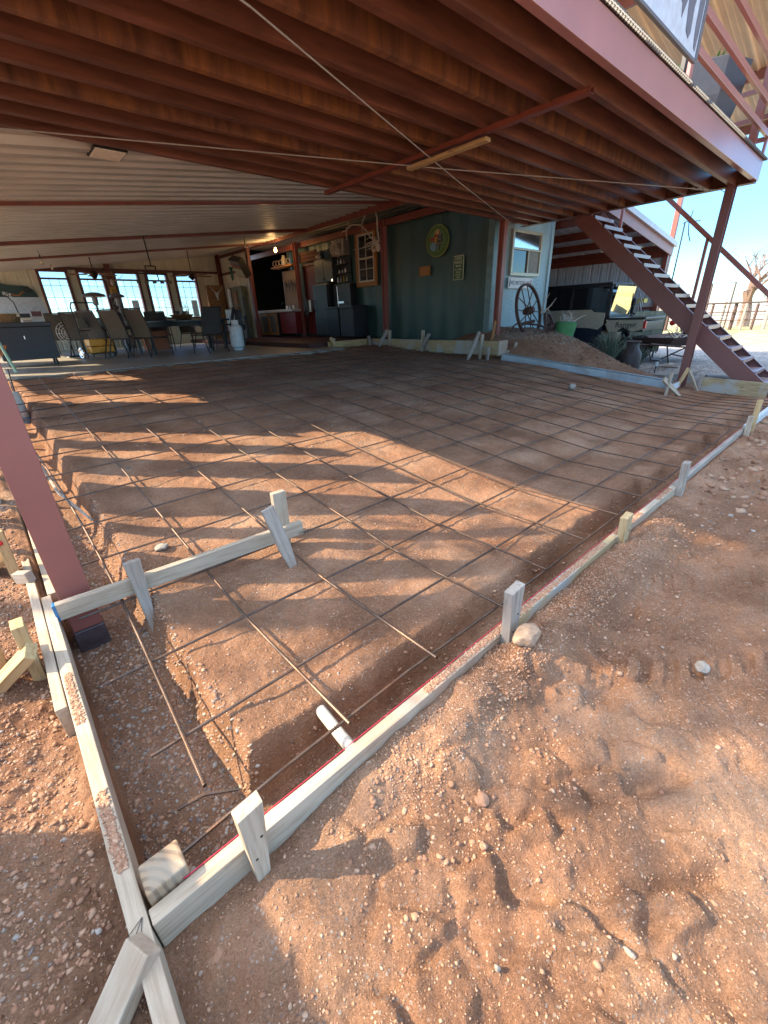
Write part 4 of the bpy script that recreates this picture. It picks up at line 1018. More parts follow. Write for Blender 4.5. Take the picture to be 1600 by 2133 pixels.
legs = [[(5.20, 4.3), (5.28, 3.98), (5.33, 3.78), (5.40, 3.80), (5.47, 3.78), (5.50, 3.70), (5.57, 3.83), (5.52, 3.98), (5.53, 4.3)],
        [(5.55, 4.3), (5.56, 4.0), (5.60, 3.86), (5.66, 3.66), (5.74, 3.63), (5.78, 3.68), (5.76, 3.84), (5.82, 4.0), (5.83, 4.3)],
        [(5.86, 4.3), (5.87, 3.98), (5.88, 3.74), (5.92, 3.62), (5.97, 3.60), (5.99, 3.72), (6.0, 4.3)],
        [(4.80, 4.3), (4.84, 3.98), (4.88, 3.88), (4.93, 3.93), (4.97, 3.85), (5.03, 3.92), (5.06, 4.3)],
        [(5.20, 4.25), (5.20, 4.6), (6.0, 4.55), (6.0, 4.25)]]
for pl in legs: s.poly([(a, 2.034, b_) for a, b_ in pl], (0, -1, 0), 0.003)
s.build("silhouette", sil, sign)
pl_ = thing("planter_box", "large dark slate planter on the deck behind the railing", "planter", (8.45, 2.5, 3.45))
s = MB(); s.lathe([(0.40, 0), (0.52, 0.45), (0.56, 0.80), (0.53, 0.82), (0.50, 0.78)], (8.55, 2.75, 3.44), 8); s.build("pot", slate, pl_)
s = MB(); q = random.Random(4)
for i in range(60):
    a = q.uniform(0, 6.28); r0 = q.uniform(0, 0.3); h = q.uniform(0.08, 0.22); c = Vector((8.55 + r0 * math.cos(a), 2.75 + r0 * math.sin(a), 4.2)); e = c + Vector((math.cos(a) * 0.1, math.sin(a) * 0.1, h)); sd = Vector((-math.sin(a), math.cos(a), 0)) * 0.03
    s.add([c, (c + e) / 2 + sd, e, (c + e) / 2 - sd], [(0, 1, 2, 3)])
s.build("leaves", simple("leaf_green", (0.08, 0.20, 0.03), 0.6), pl_)
dc = thing("folded_chair", "dark folded chair leaning behind the railing post above", "chair", (6.5, 2.4, 3.44))
s = MB(); s.beam((6.55, 2.30, 3.44), (6.62, 2.32, 4.3), 0.10, 0.04, up=(0, 1, 0)); s.build("frame", charcoal, dc)
s = MB(); s.beam((6.70, 2.35, 3.95), (6.95, 2.35, 4.25), 0.03, 0.07, up=(0, 1, 0)); s.build("armrest", white_m, dc)
box = MB(); box.box((5.55, 2.25, 3.44), (5.75, 2.5, 3.62)); box.top("storage_bin", simple("cream_bin", (0.55, 0.5, 0.32), 0.6), "cream bin on the deck behind the sign corner", "bin", bevel=0.01)
box = MB(); box.box((4.7, 2.3, 3.44), (5.05, 2.6, 3.70)); box.top("toolbox", charcoal, "dark box on the deck behind the bottom edge of the sign", "box", bevel=0.01)
aw = thing("awning_roof", "tan corrugated awning roof high above the deck at the top right", "roof", (11, 2, 5))
s = MB(); ux = Vector((1, 0, -0.17)).normalized(); s.sheet((7.2, 9.0, 6.03), ux, (0, -1, 0), 7.0, 10.5, 0.30, 0.035, style='r'); s.build("roof_panel", tan_panel, aw)
for x in (12.0, 13.9, 9.0):
    z = 6.03 - 0.17 * (x - 7.2) - 0.09
    s = MB(); s.beam((x, 9.0, z), (x, -1.5, z), 0.06, 0.15); s.build("purlin", steel_red, aw)
s = MB(); s.box((9.74, 2.2, 3.44), (9.84, 2.3, 5.52)); s.build("post", steel_post, aw)
s = MB(); s.box((9.74, 8.4, 0.3), (9.84, 8.5, 5.52)); s.build("post", steel_post, aw)
# ================================================================ house: slab, roof, window wall
sl_ = MB()
xs = [(-0.4, 6.2)]
n_e = 60; pts = []
for i in range(n_e + 1):
    x = -0.4 + 7.1 * i / n_e; pts.append((x, 8.78 + 0.03 * math.sin(i * 1.7) + rnd.uniform(-0.02, 0.02)))
vs = [(x, y, 0.73) for x, y in pts] + [(x, y - 0.01, 0.45) for x, y in pts] + [(x, 18.1, 0.73) for x, y in pts]
k = len(pts); fs = []
for i in range(k - 1): fs += [(i, i + 1, i + 1 + 2 * k, i + 2 * k), (i + k, i + 1 + k, i + 1, i)]
sl_.add(vs, fs); sl_.box((6.70, 9.62, 0.45), (11.0, 18.1, 0.7285))
sl_.top("concrete_floor", concrete, None, None, kind="structure")

def ceil_z(x, y=13.0): return 2.90 + 0.112 * x + 0.012 * (18 - y)
roof = thing("lodge_roof", "long corrugated metal ceiling of the open lodge beyond the deck", "roof", (4, 12, 3.2))
s = MB(); u = Vector((1, 0, 0.112)).normalized()
s.sheet((-0.5, 6.20, ceil_z(-0.5, 6.2)), u, (0, 1, -0.012), 8.85, 11.9, 0.295, -0.07, style='t'); s.build("ceiling_panel", galv_ceiling, roof)
s = MB(); s.poly([(-0.5, 6.375, 3.03), (3.6, 6.375, 3.47), (3.6, 6.375, 3.62), (-0.5, 6.375, 3.60)], (0, 1, 0), 0.01); s.build("sun_stop", steel_red, roof)  # added plate, closes the slot where sun leaks in below the deck
s = MB(); s.box((8.27, 6.10, 3.72), (8.30, 18.55, 4.16)); s.build("sun_stop", steel_red, roof)  # added strip, blocks sun slipping between the two roofs
for y in (8.85, 12.55, 15.1):
    s = MB(); s.beam((-0.5, y, ceil_z(-0.5, y) - 0.09), (8.35, y, ceil_z(8.35, y) - 0.09), 0.05, 0.07); s.build("rafter", steel_red, roof)
for i, (px0, px1, y) in enumerate(((0.4, 3.2, 9.35), (1.0, 4.6, 9.9), (0.9, 4.0, 10.6), (1.3, 5.0, 11.4), (0.8, 4.2, 13.5))):
    s = MB(); s.beam((px0, y, ceil_z(px0, y) - 0.076), (px1, y, ceil_z(px1, y) - 0.076), 0.012, 0.004); s.build("bright_seam", chrome, roof)
# roof over the porch, darker, ribs the other way
s = MB(); s.sheet((8.30, 18.5, 4.02), (0, -1, 0), (1, 0, 0.0), 12.1, 4.9, 0.25, -0.03, style='r'); s.build("porch_ceiling", galv_dark, roof)
hb = MB(); hb.beam((8.95, 18.0, 3.62), (8.95, 6.45, 3.62), 0.08, 0.15); hb.top("header_beam", steel_red, "long red steel beam above the porch running over the container", "beam")
lampo = thing("ceiling_panel_light", "square pale ceiling light half hidden by the edge of the deck", "ceiling light", (1.7, 6.1, 3.05))
s = MB(); s.box((1.58, 6.22, 3.120), (1.88, 6.55, 3.130)); s.build("diffuser", simple("diffuser", (0.9, 0.86, 0.74), 0.5), lampo, bevel=0.01)
s = MB(); s.box((1.565, 6.205, 3.1305), (1.895, 6.565, 3.15)); s.build("frame", black, lampo)

wall = thing("window_wall", "cream ribbed metal wall with a row of five tall windows at the back", "wall", (4, 18, 0.7))
YW = 18.0
s = MB()
wx = [(2.06, 2.80), (3.10, 3.80), (4.14, 4.86), (5.12, 5.80), (6.10, 6.84)]
ZB, ZT = 1.60, 3.03
def wallpiece(x0, x1, z0, z1, y=YW):
    if x1 - x0 < 0.02 or z1 - z0 < 0.02: return
    s.sheet((x0, y, z0), (0, 0, 1), (1, 0, 0), z1 - z0, x1 - x0, 0.30, 0.02, style='r')
prev = -0.6
for a, b_ in wx:
    wallpiece(prev, a, 0.70, 3.9); wallpiece(a, b_, 0.70, ZB); wallpiece(a, b_, ZT, 3.9); prev = b_
wallpiece(prev, 7.85, 0.70, 3.95)
s.build("wall_panel", cream, wall)
frame_m = simple("maroon_window_frame", (0.10, 0.03, 0.025), 0.5)
for i, (a, b_) in enumerate(wx):
    s = MB()
    for x in (a, b_): s.box((x - 0.035, YW - 0.09, ZB - 0.03), (x + 0.035, YW + 0.05, ZT + 0.05))
    s.box((a + 0.035, YW - 0.09, ZT - 0.03), (b_ - 0.035, YW + 0.05, ZT + 0.045)); s.box((a + 0.035, YW - 0.09, ZB - 0.03), (b_ - 0.035, YW + 0.05, ZB + 0.035))
    s.box((a + 0.035, YW - 0.06, ZT - 0.24), (b_ - 0.035, YW + 0.03, ZT - 0.19))
    wf = s.build("window_frame", frame_m, wall)
    s = MB(); hh = ZT - 0.24 - ZB
    for k in (1, 2): s.box((a + (b_ - a) * k / 3 - 0.006, YW - 0.02, ZB + 0.03), (a + (b_ - a) * k / 3 + 0.006, YW - 0.008, ZT - 0.24))
    for k in (1, 2, 3): s.box((a + 0.03, YW - 0.032, ZB + 0.03 + hh * k / 3.6 - 0.006), (b_ - 0.03, YW - 0.021, ZB + 0.03 + hh * k / 3.6 + 0.006))
    g_ = s.build("muntins", charcoal, wf)
    s = MB(); s.box((a + 0.03, YW, ZB), (b_ - 0.03, YW + 0.004, ZT)); s.build("pane", glass_m, wf)
s = MB(); s.beam((-0.6, YW - 0.05, 3.09), (7.8, YW - 0.05, 3.12), 0.06, 0.07); s.build("girt", frame_m, wall)
sw = thing("end_wall", "short cream ribbed wall between the windows and the dark doorway", "wall", (7.85, 16.8, 0.7))
s = MB(); s.sheet((7.86, 15.55, 0.70), (0, 0, 1), (0, 1, 0), 3.15, 2.45, 0.28, -0.02, style='r'); s.build("wall_panel", cream, sw)
s = MB(); s.beam((7.80, 15.55, 3.05), (7.80, 18.0, 3.05), 0.05, 0.07); s.build("girt", frame_m, sw)
s = MB(); s.beam((7.80, 15.55, 3.62), (7.80, 18.0, 3.62), 0.05, 0.09); s.build("girt", frame_m, sw)
cp = MB(); cp.box((7.70, 17.80, 0.73), (7.82, 17.93, 3.78)); cp.top("steel_column", paint("maroon_steel", (0.12, 0.022, 0.018), 0.5), "maroon column in the back corner of the lodge", "column", "red steel columns")
cp = MB(); cp.box((7.75, 15.36, 0.73), (7.86, 15.50, 3.78)); cp.top("steel_column", MATS["maroon_steel"], "maroon column at the dark doorway beside the silver bins", "column", "red steel columns")
for x, y, lb in ((8.92, 9.75, "red steel column with the big antlers in front of the green container"), (8.78, 13.95, "red steel column in front of the porch sink"), (8.96, 6.05, "red steel column at the container corner where the cable ends")):
    cp = MB(); cp.box((x - 0.06, y - 0.065, 0.70), (x + 0.06, y - 0.055, 3.7 if y > 7 else 3.13)); cp.box((x - 0.06, y + 0.055, 0.70), (x + 0.06, y + 0.065, 3.7 if y > 7 else 3.13)); cp.box((x - 0.004, y - 0.055, 0.70), (x + 0.004, y + 0.055, 3.7 if y > 7 else 3.13))
    cp.top("steel_column", steel_post, lb, "column", "red steel columns")

# recess behind the doorway, its deep shade put into near-black walls
dk = MB(); dk.box((9.15, 18.2, 0.7), (13.0, 18.4, 4.0)); dk.box((12.9, 15.5, 0.7), (13.1, 18.2, 4.0)); dk.top("back_wall", simple("painted_shade_black", (0.006, 0.006, 0.006), 1.0, spec=0.0), "back wall beyond the doorway with its deep shade painted black", "wall")
# ================================================================ container
con = thing("shipping_container", "dark green shipping container with a pale teal end facing the mound", "container", (10.3, 12, 0.7))
XC, YC = 9.12, 6.38
s = MB(); s.sheet((XC, YC + 0.16, 0.80), (0, 0, 1), (0, 1, 0), 2.78, 8.55, 0.55, -0.03, style='w'); s.build("side_panel", green_dark, con)
s = MB(); s.box((XC - 0.02, YC + 0.01, 0.70), (XC + 0.05, YC + 8.75, 0.80)); s.box((XC - 0.02, YC + 0.16, 3.58), (XC + 0.05, YC + 8.75, 3.70)); s.build("side_rail", green_dark, con, bevel=0.004)
s = MB(); s.box((XC - 0.025, YC - 0.02, 0.70), (XC + 0.14, YC + 0.15, 3.72)); s.build("corner_post", paint("corner_post_paint", (0.10, 0.19, 0.20), 0.35, dirt=(0.2, 0.3, 0.3), dirt_amt=0.5), con, bevel=0.02)
s = MB(); s.box((XC + 2.44, YC - 0.02, 0.70), (XC + 2.56, YC + 0.15, 3.72)); s.build("corner_post", teal_pale, con, bevel=0.02)
s = MB(); s.sheet((XC + 0.141, YC + 0.03, 0.82), (0, 0, 1), (1, 0, 0), 2.8, 2.30, 0.62, 0.022, style='w'); s.build("end_panel", teal_pale, con)
s = MB(); s.box((XC + 0.141, YC, 0.70), (XC + 2.44, YC + 0.1, 0.82)); s.box((XC + 0.141, YC + 0.0, 3.62), (XC + 2.44, YC + 0.1, 3.72)); s.build("end_rail", teal_pale, con)
s = MB()
for x in (9.48, 10.0, 11.10):
    for i in range(30): s.lathe([(0.011, 0), (0.009, 0.006), (0.002, 0.009)], (x + 0.012 * (i % 2), YC - 0.002, 0.9 + i * 0.092), 6, axis=(0, -1, 0))
s.build("rivet_row", paint("rivet_paint", (0.16, 0.25, 0.27), 0.5), con)
s = MB(); s.box((XC, YC + 0.1, 3.70), (XC + 2.5, YC + 8.7, 3.72)); s.build("roof_skin", green_dark, con)
s = MB(); s.box((XC + 0.06, YC + 8.6, 0.7), (XC + 2.5, YC + 8.7, 3.7)); s.build("far_end", green_dark, con)
# teal end window
w_ = thing("end_window", "aluminium sliding window with one dark open half on the teal container end", "window", (10.4, 6.3, 2.7))
s = MB(); X0, X1, Z0, Z1 = 9.86, 11.03, 2.24, 3.05; Y0 = YC - 0.05
s.box((X0 - 0.07, Y0, Z0 - 0.07), (X0, Y0 + 0.07, Z1 + 0.05)); s.box((X1, Y0, Z0 - 0.07), (X1 + 0.05, Y0 + 0.07, Z1 + 0.05)); s.box((X0, Y0, Z0 - 0.07), (X1, Y0 + 0.07, Z0)); s.box((X0, Y0, Z1), (X1, Y0 + 0.07, Z1 + 0.05))
s.box((X0, Y0 + 0.005, 2.70), (X1, Y0 + 0.06, 2.745)); s.box((10.50, Y0 + 0.006, Z0), (10.535, Y0 + 0.055, 2.70)); s.build("frame", simple("tan_aluminium", (0.42, 0.38, 0.30), 0.4, 0.4), w_, bevel=0.003)
s = MB(); s.box((X0, Y0 + 0.04, Z0), (10.50, Y0 + 0.05, 2.70)); s.build("open_pane", dark_glass, w_)
s = MB(); s.box((10.535, Y0 + 0.03, Z0), (X1, Y0 + 0.035, 2.70)); s.build("screen", simple("insect_screen", (0.27, 0.27, 0.24), 0.7), w_)
s = MB(); s.box((X0, Y0 + 0.03, 2.745), (X1, Y0 + 0.036, Z1)); s.build("upper_pane", simple("sky_reflecting_glass", (0.55, 0.52, 0.50), 0.08, 0.9), w_)
# welcome sign
sg = thing("welcome_sign", "small white WELCOME TO THE LODGE sign on the teal container end", "sign", (10.2, 6.3, 1.95))
s = MB(); s.box((9.74, 6.335, 1.90), (10.80, 6.35, 2.13)); s.build("sign_board", white_m, sg, bevel=0.003)
text_mesh("lettering", "WELCOME TO THE LODGE", 0.115, plane_M((10.27, 6.333, 2.015), (1, 0, 0), (0, 0, 1)), charcoal, sg, 0.001, sx=0.62)
s = MB()
for x in (9.80, 10.735): s.box((x - 0.014, 6.331, 1.94), (x + 0.014, 6.334, 2.09)); s.box((x - 0.006, 6.330, 2.095), (x + 0.006, 6.334, 2.11))
s.build("emblem", charcoal, sg)
# oval sign
ov = thing("oval_sign", "oval green rimmed sign with a parrot and stacked signboards on the container wall", "sign", (9.05, 7.95, 3.0))
ya, za, cy_, cz_ = 0.36, 0.335, 7.95, 3.005
XS = XC - 0.075
def oval(s, x, a, b_, t, n_=40, c=(cy_, cz_)):
    s.poly([(x, c[0] + a * math.cos(-2 * math.pi * i / n_), c[1] + b_ * math.sin(-2 * math.pi * i / n_)) for i in range(n_)], (-1, 0, 0), t)
s = MB(); oval(s, XS, ya, za, 0.012); s.build("rim", simple("olive_rim", (0.26, 0.28, 0.06), 0.5), ov)
s = MB(); oval(s, XS - 0.0125, ya * 0.95, za * 0.95, 0.003); s.build("green_band", simple("band_green", (0.07, 0.14, 0.025), 0.5), ov)
s = MB(); oval(s, XS - 0.016, ya * 0.68, za * 0.70, 0.003); s.build("scene_disc", simple("disc_green", (0.10, 0.20, 0.06), 0.5), ov)
s = MB(); oval(s, XS - 0.0195, 0.10, 0.11, 0.003, c=(7.94, 3.13)); s.build("sun_disc", simple("sun_tan", (0.50, 0.30, 0.10), 0.5), ov)
s = MB(); oval(s, XS - 0.0195, 0.11, 0.09, 0.003, c=(8.06, 2.89)); s.build("water", simple("water_blue", (0.16, 0.30, 0.34), 0.5), ov)
s = MB(); oval(s, XS - 0.023, 0.045, 0.10, 0.003, c=(8.00, 3.06)); oval(s, XS - 0.023, 0.07, 0.035, 0.003, c=(8.10, 3.05)); s.build("parrot", simple("parrot_red", (0.28, 0.03, 0.02), 0.5), ov)
s = MB(); oval(s, XS - 0.0265, 0.028, 0.07, 0.003, c=(7.99, 3.03)); s.build("parrot_wing", simple("parrot_yellow", (0.55, 0.30, 0.03), 0.5), ov)
s = MB(); s.box((XS - 0.024, 7.855, 2.80), (XS - 0.0195, 7.88, 3.21)); s.box((XS - 0.024, 7.97, 2.80), (XS - 0.0195, 7.99, 2.94))
for z, y0, y1 in ((3.10, 7.78, 7.94), (3.02, 7.78, 7.95), (2.94, 7.77, 8.00)): s.box((XS - 0.029, y0, z - 0.032), (XS - 0.0245, y1, z + 0.032))
s.build("signpost", simple("dark_purple_brown", (0.03, 0.018, 0.03), 0.5), ov)
cream_t = simple("cream_letters", (0.55, 0.50, 0.34), 0.5)
for tx, z, y in (("IT'S", 3.10, 7.86), ("FIVE", 3.02, 7.865), ("O'CLOCK!", 2.94, 7.885)):
    text_mesh("lettering", tx, 0.05, plane_M((XS - 0.031, y, z), (0, -1, 0), (0, 0, 1)), cream_t, ov, 0.0008)
# plaque
pq = thing("wood_plaque", "small plain wooden plaque on the green container wall", "plaque", (9.05, 8.37, 2.4))
s = MB(); s.box((XS + 0.01, 8.20, 2.31), (XS + 0.025, 8.55, 2.50)); s.build("board", wood_orange, pq)
s = MB(); s.box((XS + 0.0, 8.185, 2.295), (XS + 0.02, 8.20, 2.515)); s.box((XS, 8.55, 2.295), (XS + 0.02, 8.565, 2.515)); s.box((XS, 8.20, 2.295), (XS + 0.02, 8.55, 2.31)); s.box((XS, 8.20, 2.50), (XS + 0.02, 8.55, 2.515)); s.build("frame", wood_brown, pq)
# parking sign
pk = thing("parking_sign", "upright green sign with cream border reading DEERE PARKING", "sign", (9.05, 7.28, 2.4))
s = MB(); s.box((XS, 7.135, 2.13), (XS + 0.012, 7.435, 2.635)); s.build("border", cream_t, pk, bevel=0.004)
s = MB(); s.box((XS - 0.003, 7.148, 2.143), (XS, 7.422, 2.622)); s.build("face", simple("sign_green", (0.015, 0.085, 0.025), 0.4), pk)
for tx, z, sz, sx_ in (("DEERE", 2.575, 0.095, 0.75), ("PARKING", 2.49, 0.095, 0.60), ("ALL OTHERS", 2.345, 0.05, 0.75), ("WILL BE", 2.29, 0.05, 0.75), ("PLOWED", 2.235, 0.05, 0.75), ("UNDER", 2.18, 0.05, 0.75)):
    text_mesh("lettering", tx, sz, plane_M((XS - 0.0045, 7.285, z), (0, -1, 0), (0, 0, 1)), cream_t, pk, 0.0008, sx=sx_)
s = MB(); s.poly([(XS - 0.0035, y, z) for y, z in ((7.37, 2.418), (7.33, 2.442), (7.33, 2.426), (7.24, 2.426), (7.24, 2.442), (7.20, 2.418), (7.24, 2.394), (7.24, 2.410), (7.33, 2.410), (7.33, 2.394))][::-1], (-1, 0, 0), 0.0015); s.build("double_arrow", cream_t, pk)
# window in the container side
gw = thing("side_window", "white sash window in a wide orange pine surround on the green wall", "window", (9.0, 10.65, 2.9))
s = MB(); A0, A1, B0, B1 = 10.32, 11.02, 2.33, 3.52
s.box((XS - 0.01, A0 - 0.10, B0 - 0.12), (XS + 0.05, A0, B1)); s.box((XS - 0.01, A1, B0 - 0.12), (XS + 0.05, A1 + 0.10, B1)); s.box((XS - 0.01, A0, B0 - 0.12), (XS + 0.05, A1, B0)); s.box((XS - 0.012, A0 - 0.1, B1), (XS + 0.05, A1 + 0.10, B1 + 0.11)); s.build("trim", wood_orange, gw, bevel=0.003)
s = MB()
for y in (A0 + 0.02, (A0 + A1) / 2, A1 - 0.02): s.box((XS - 0.004, y - (0.018 if y != (A0 + A1) / 2 else 0.008), B0), (XS + 0.03, y + (0.018 if y != (A0 + A1) / 2 else 0.008), B1))
for z in (B0 + 0.02, B0 + 0.33, (B0 + B1) / 2, B1 - 0.33, B1 - 0.02): s.box((XS - 0.002, A0, z - (0.02 if z in (B0 + 0.02, (B0 + B1) / 2, B1 - 0.02) else 0.008)), (XS + 0.028, A1, z + (0.02 if z in (B0 + 0.02, (B0 + B1) / 2, B1 - 0.02) else 0.008)))
s.build("sash", simple("off_white_sash", (0.50, 0.46, 0.36), 0.5), gw)
s = MB(); s.box((XS + 0.02, A0, B0), (XS + 0.026, A1, B1)); s.build("pane", dark_glass, gw)

# ================================================================ antlers
def antler(s, base, dirv, side, L_, curl, r0=0.018, tines=5, q=None):
    q = q or random.Random(1)
    d = Vector(dirv).normalized(); sd = Vector(side).normalized(); p = Vector(base); pts = [p.copy()]; rs = [r0]
    n_ = 10
    for i in range(n_):
        a = curl * (i / n_)
        dd = (d * math.cos(a) + sd * math.sin(a)).normalized()
        p = p + dd * (L_ / n_); pts.append(p.copy()); rs.append(r0 * (1 - 0.75 * (i + 1) / n_))
    s.tube(pts, rs, 6)
    up_ = d.cross(sd)
    for t in range(tines):
        i = 1 + int((n_ - 2) * (t + 0.3) / tines)
        a = curl * (i / n_); dd = (d * math.cos(a) + sd * math.sin(a)).normalized()
        tdir = (dd * 0.45 - sd * 0.7 + up_ * q.uniform(-0.4, 0.4)).normalized()
        ln = L_ * q.uniform(0.16, 0.28)
        s.tube([pts[i], pts[i] + tdir * ln * 0.6, pts[i] + (tdir * 0.9 + dd * 0.35).normalized() * ln], [rs[i] * 0.8, rs[i] * 0.55, 0.002], 5)
ca_t = thing("caribou_antlers", "huge curling antlers and skull mounted high on the porch column", "antlers", (8.85, 9.8, 3.2))
s = MB(); q = random.Random(5)
antler(s, (8.80, 9.82, 3.16), (-0.1, 0.9, 0.15), (0, 0.1, 0.5), 0.2, 0.3, 0.02, 2, q)
s.tube([(8.80, 9.84, 3.20), (8.78, 10.10, 3.33), (8.76, 10.25, 3.50), (8.74, 10.45, 3.66), (8.72, 10.8, 3.72), (8.72, 11.05, 3.66), (8.74, 11.12, 3.50), (8.74, 11.10, 3.38)], [0.022, 0.022, 0.02, 0.02, 0.022, 0.03, 0.022, 0.01], 7)
s.tube([(8.80, 9.80, 3.20), (8.72, 9.76, 3.45), (8.70, 9.74, 3.72), (8.70, 9.80, 3.86), (8.70, 9.95, 3.94), (8.70, 10.12, 3.90), (8.70, 10.30, 3.76), (8.70, 10.38, 3.64)], [0.022, 0.022, 0.02, 0.02, 0.026, 0.024, 0.018, 0.008], 7)
for a, b_, c in (((8.72, 10.95, 3.70), (8.70, 10.98, 3.80), (8.70, 10.93, 3.86)), ((8.73, 11.1, 3.62), (8.7, 11.22, 3.62), (8.7, 11.3, 3.56)), ((8.70, 10.0, 3.94), (8.68, 10.1, 4.02), (8.68, 10.2, 4.06)), ((8.7, 10.1, 3.9), (8.68, 10.25, 3.96), (8.68, 10.4, 3.98)), ((8.75, 10.4, 3.62), (8.72, 10.38, 3.50), (8.72, 10.33, 3.46)),
                 ((8.80, 9.9, 3.22), (8.7, 10.25, 3.12), (8.66, 10.75, 3.12)), ((8.80, 9.9, 3.26), (8.68, 10.1, 3.2), (8.66, 10.4, 3.10)), ((8.80, 9.86, 3.2), (8.64, 9.95, 3.06), (8.62, 10.2, 3.04)), ((8.8, 9.9, 3.3), (8.66, 10.0, 3.32), (8.62, 10.2, 3.26)), ((8.8, 9.8, 3.25), (8.66, 9.86, 3.14), (8.64, 10.05, 3.2))):
    s.tube([a, b_, c], [0.017, 0.013, 0.004], 6)
s.build("antler", bone, ca_t, smooth=True)
s = MB(); s.lathe([(0.03, 0), (0.07, 0.06), (0.075, 0.14), (0.05, 0.22), (0.035, 0.26)], (8.80, 9.84, 2.98), 10, axis=(0, 0.25, 1)); s.lathe([(0.02, 0), (0.055, 0.05), (0.04, 0.12)], (8.78, 9.95, 3.02), 8, axis=(0, 1, 0.2)); s.build("skull", bone, ca_t, smooth=True)
ea = thing("shed_antlers", "curved shed antlers lying along the top of the porch cupboard", "antlers", (8.8, 11.8, 3.15))
s = MB(); antler(s, (8.72, 11.45, 3.12), (0, 1, 0), (0, 0, 1), 0.55, 1.1, 0.022, 4, q); antler(s, (8.70, 11.5, 3.16), (0, 0.3, 1), (0, 1, 0), 0.5, 1.6, 0.022, 4, q); antler(s, (8.75, 11.9, 3.14), (0, 0.5, 0.9), (0, -1, 0), 0.4, 1.8, 0.02, 3, q); s.build("antler", bone, ea, smooth=True)
sk = thing("small_skull", "small pale skull with short horns above the porch cupboard", "skull", (8.8, 12.6, 3.12))
s = MB(); s.lathe([(0.02, 0), (0.07, 0.05), (0.08, 0.12), (0.05, 0.2)], (8.72, 12.45, 3.12), 9, axis=(0, 1, 0.1)); s.tube([(8.72, 12.5, 3.18), (8.72, 12.45, 3.28), (8.72, 12.4, 3.36)], [0.014, 0.01, 0.003], 5); s.tube([(8.72, 12.6, 3.18), (8.72, 12.62, 3.28), (8.72, 12.6, 3.36)], [0.014, 0.01, 0.003], 5); s.build("bone", bone, sk, smooth=True)

# ================================================================ porch
pd_ = MB()
for i in range(19):
    x = 6.22 + i * 0.148
    pd_.box((x, 9.66, 0.80), (x + 0.142, 18.0, 0.835))
pd_.box((6.20, 9.64, 0.731), (6.24, 18.0, 0.80)); pd_.box((6.24, 9.64, 0.731), (9.0, 9.66, 0.80))
pdo = thing("porch_deck", "dark red wooden porch platform in front of the container", "porch", (7.6, 13, 0.73)); pd_.build("decking", red_wood, pdo)
fr = thing("refrigerator", "tall black refrigerator with a chunky handle beside the porch cupboards", "refrigerator", (8.85, 12.55, 0.84))
s = MB(); s.box((8.72, 12.18, 0.86), (9.10, 12.95, 2.40)); s.build("cabinet", black_gloss, fr, bevel=0.012)
s = MB(); s.box((8.66, 12.19, 0.90), (8.715, 12.94, 2.385)); s.build("door", simple("fridge_door", (0.016, 0.019, 0.021), 0.35, spec=0.35), fr, bevel=0.012)
s = MB(); s.tube([(8.66, 12.86, 1.62), (8.61, 12.86, 1.64), (8.61, 12.86, 1.92), (8.66, 12.86, 1.94)], 0.016, 8); s.build("handle", black, fr, smooth=True)
uc = thing("wall_cupboard", "dark two door cupboard hanging above the black refrigerator", "cupboard", (8.95, 12.4, 2.45))
s = MB(); s.box((8.84, 12.02, 2.43), (9.10, 12.98, 3.08)); s.build("carcass", paint("dark_teal_cupboard", (0.035, 0.045, 0.042), 0.5), uc)
for y0, y1 in ((12.03, 12.49), (12.51, 12.97)):
    s = MB(); s.box((8.82, y0, 2.45), (8.838, y1, 3.06)); dr = s.build("door", paint("dark_grey_door", (0.05, 0.065, 0.06), 0.45), uc, bevel=0.003)
s = MB(); s.torus((8.81, 12.54, 2.52), 0.025, 0.005, (1, 0, 0), 14, 5); s.torus((8.81, 12.46, 2.52), 0.025, 0.005, (1, 0, 0), 14, 5); s.build("ring_pull", black, uc)
sh = thing("bottle_shelf", "narrow dark shelf of bottles between the cupboard and the pine window", "shelf", (8.95, 11.6, 2.3))
s = MB()
for z in (2.38, 2.62, 2.86): s.box((8.86, 11.40, z), (9.08, 11.95, z + 0.015))
s.box((9.06, 11.40, 1.9), (9.08, 11.95, 3.05)); s.build("shelf_board", black, sh)
q = random.Random(9)
cols = [simple("clear_bottle", (0.35, 0.36, 0.34), 0.15), simple("amber_bottle", (0.45, 0.28, 0.03), 0.15), white_m]
for i in range(10):
    z = (2.395, 2.635, 2.875)[i % 3]; y = 11.46 + 0.05 * i; h = q.uniform(0.09, 0.19)
    s = MB(); s.lathe([(0.022, 0), (0.024, h * 0.6), (0.009, h * 0.75), (0.009, h)], (8.93, y, z + 0.001), 8); b__ = s.top("bottle", cols[1] if i == 3 else cols[i % 2 * 2], "little bottle on the dark porch shelf", "bottle", "bottles on the porch shelf", smooth=True)
lt = MB(); lt.lathe([(0.012, 0), (0.018, 0.015), (0.002, 0.03)], (8.82, 12.07, 2.46), 8); lt.top("pilot_light", simple("tiny_lamp", (1, 0.8, 0.5), 0.5, emit=(1.0, 0.75, 0.4), es=12.0), "tiny glowing indicator light at the corner of the dark cupboard", "light")
cm = thing("coffee_station", "black shelf unit with a tap and chrome appliance above the black bins", "coffee station", (8.9, 11.7, 1.6))
s = MB(); s.box((8.86, 11.25, 1.70), (9.08, 12.12, 2.34)); s.build("unit", black, cm)
s = MB(); s.box((8.72, 11.42, 1.80), (8.84, 11.72, 1.86)); s.build("tray", chrome, cm); s = MB(); s.tube([(8.80, 11.8, 1.72), (8.78, 11.8, 2.28), (8.72, 11.78, 2.34), (8.68, 11.74, 2.28)], 0.008, 6); s.build("tap", chrome, cm)
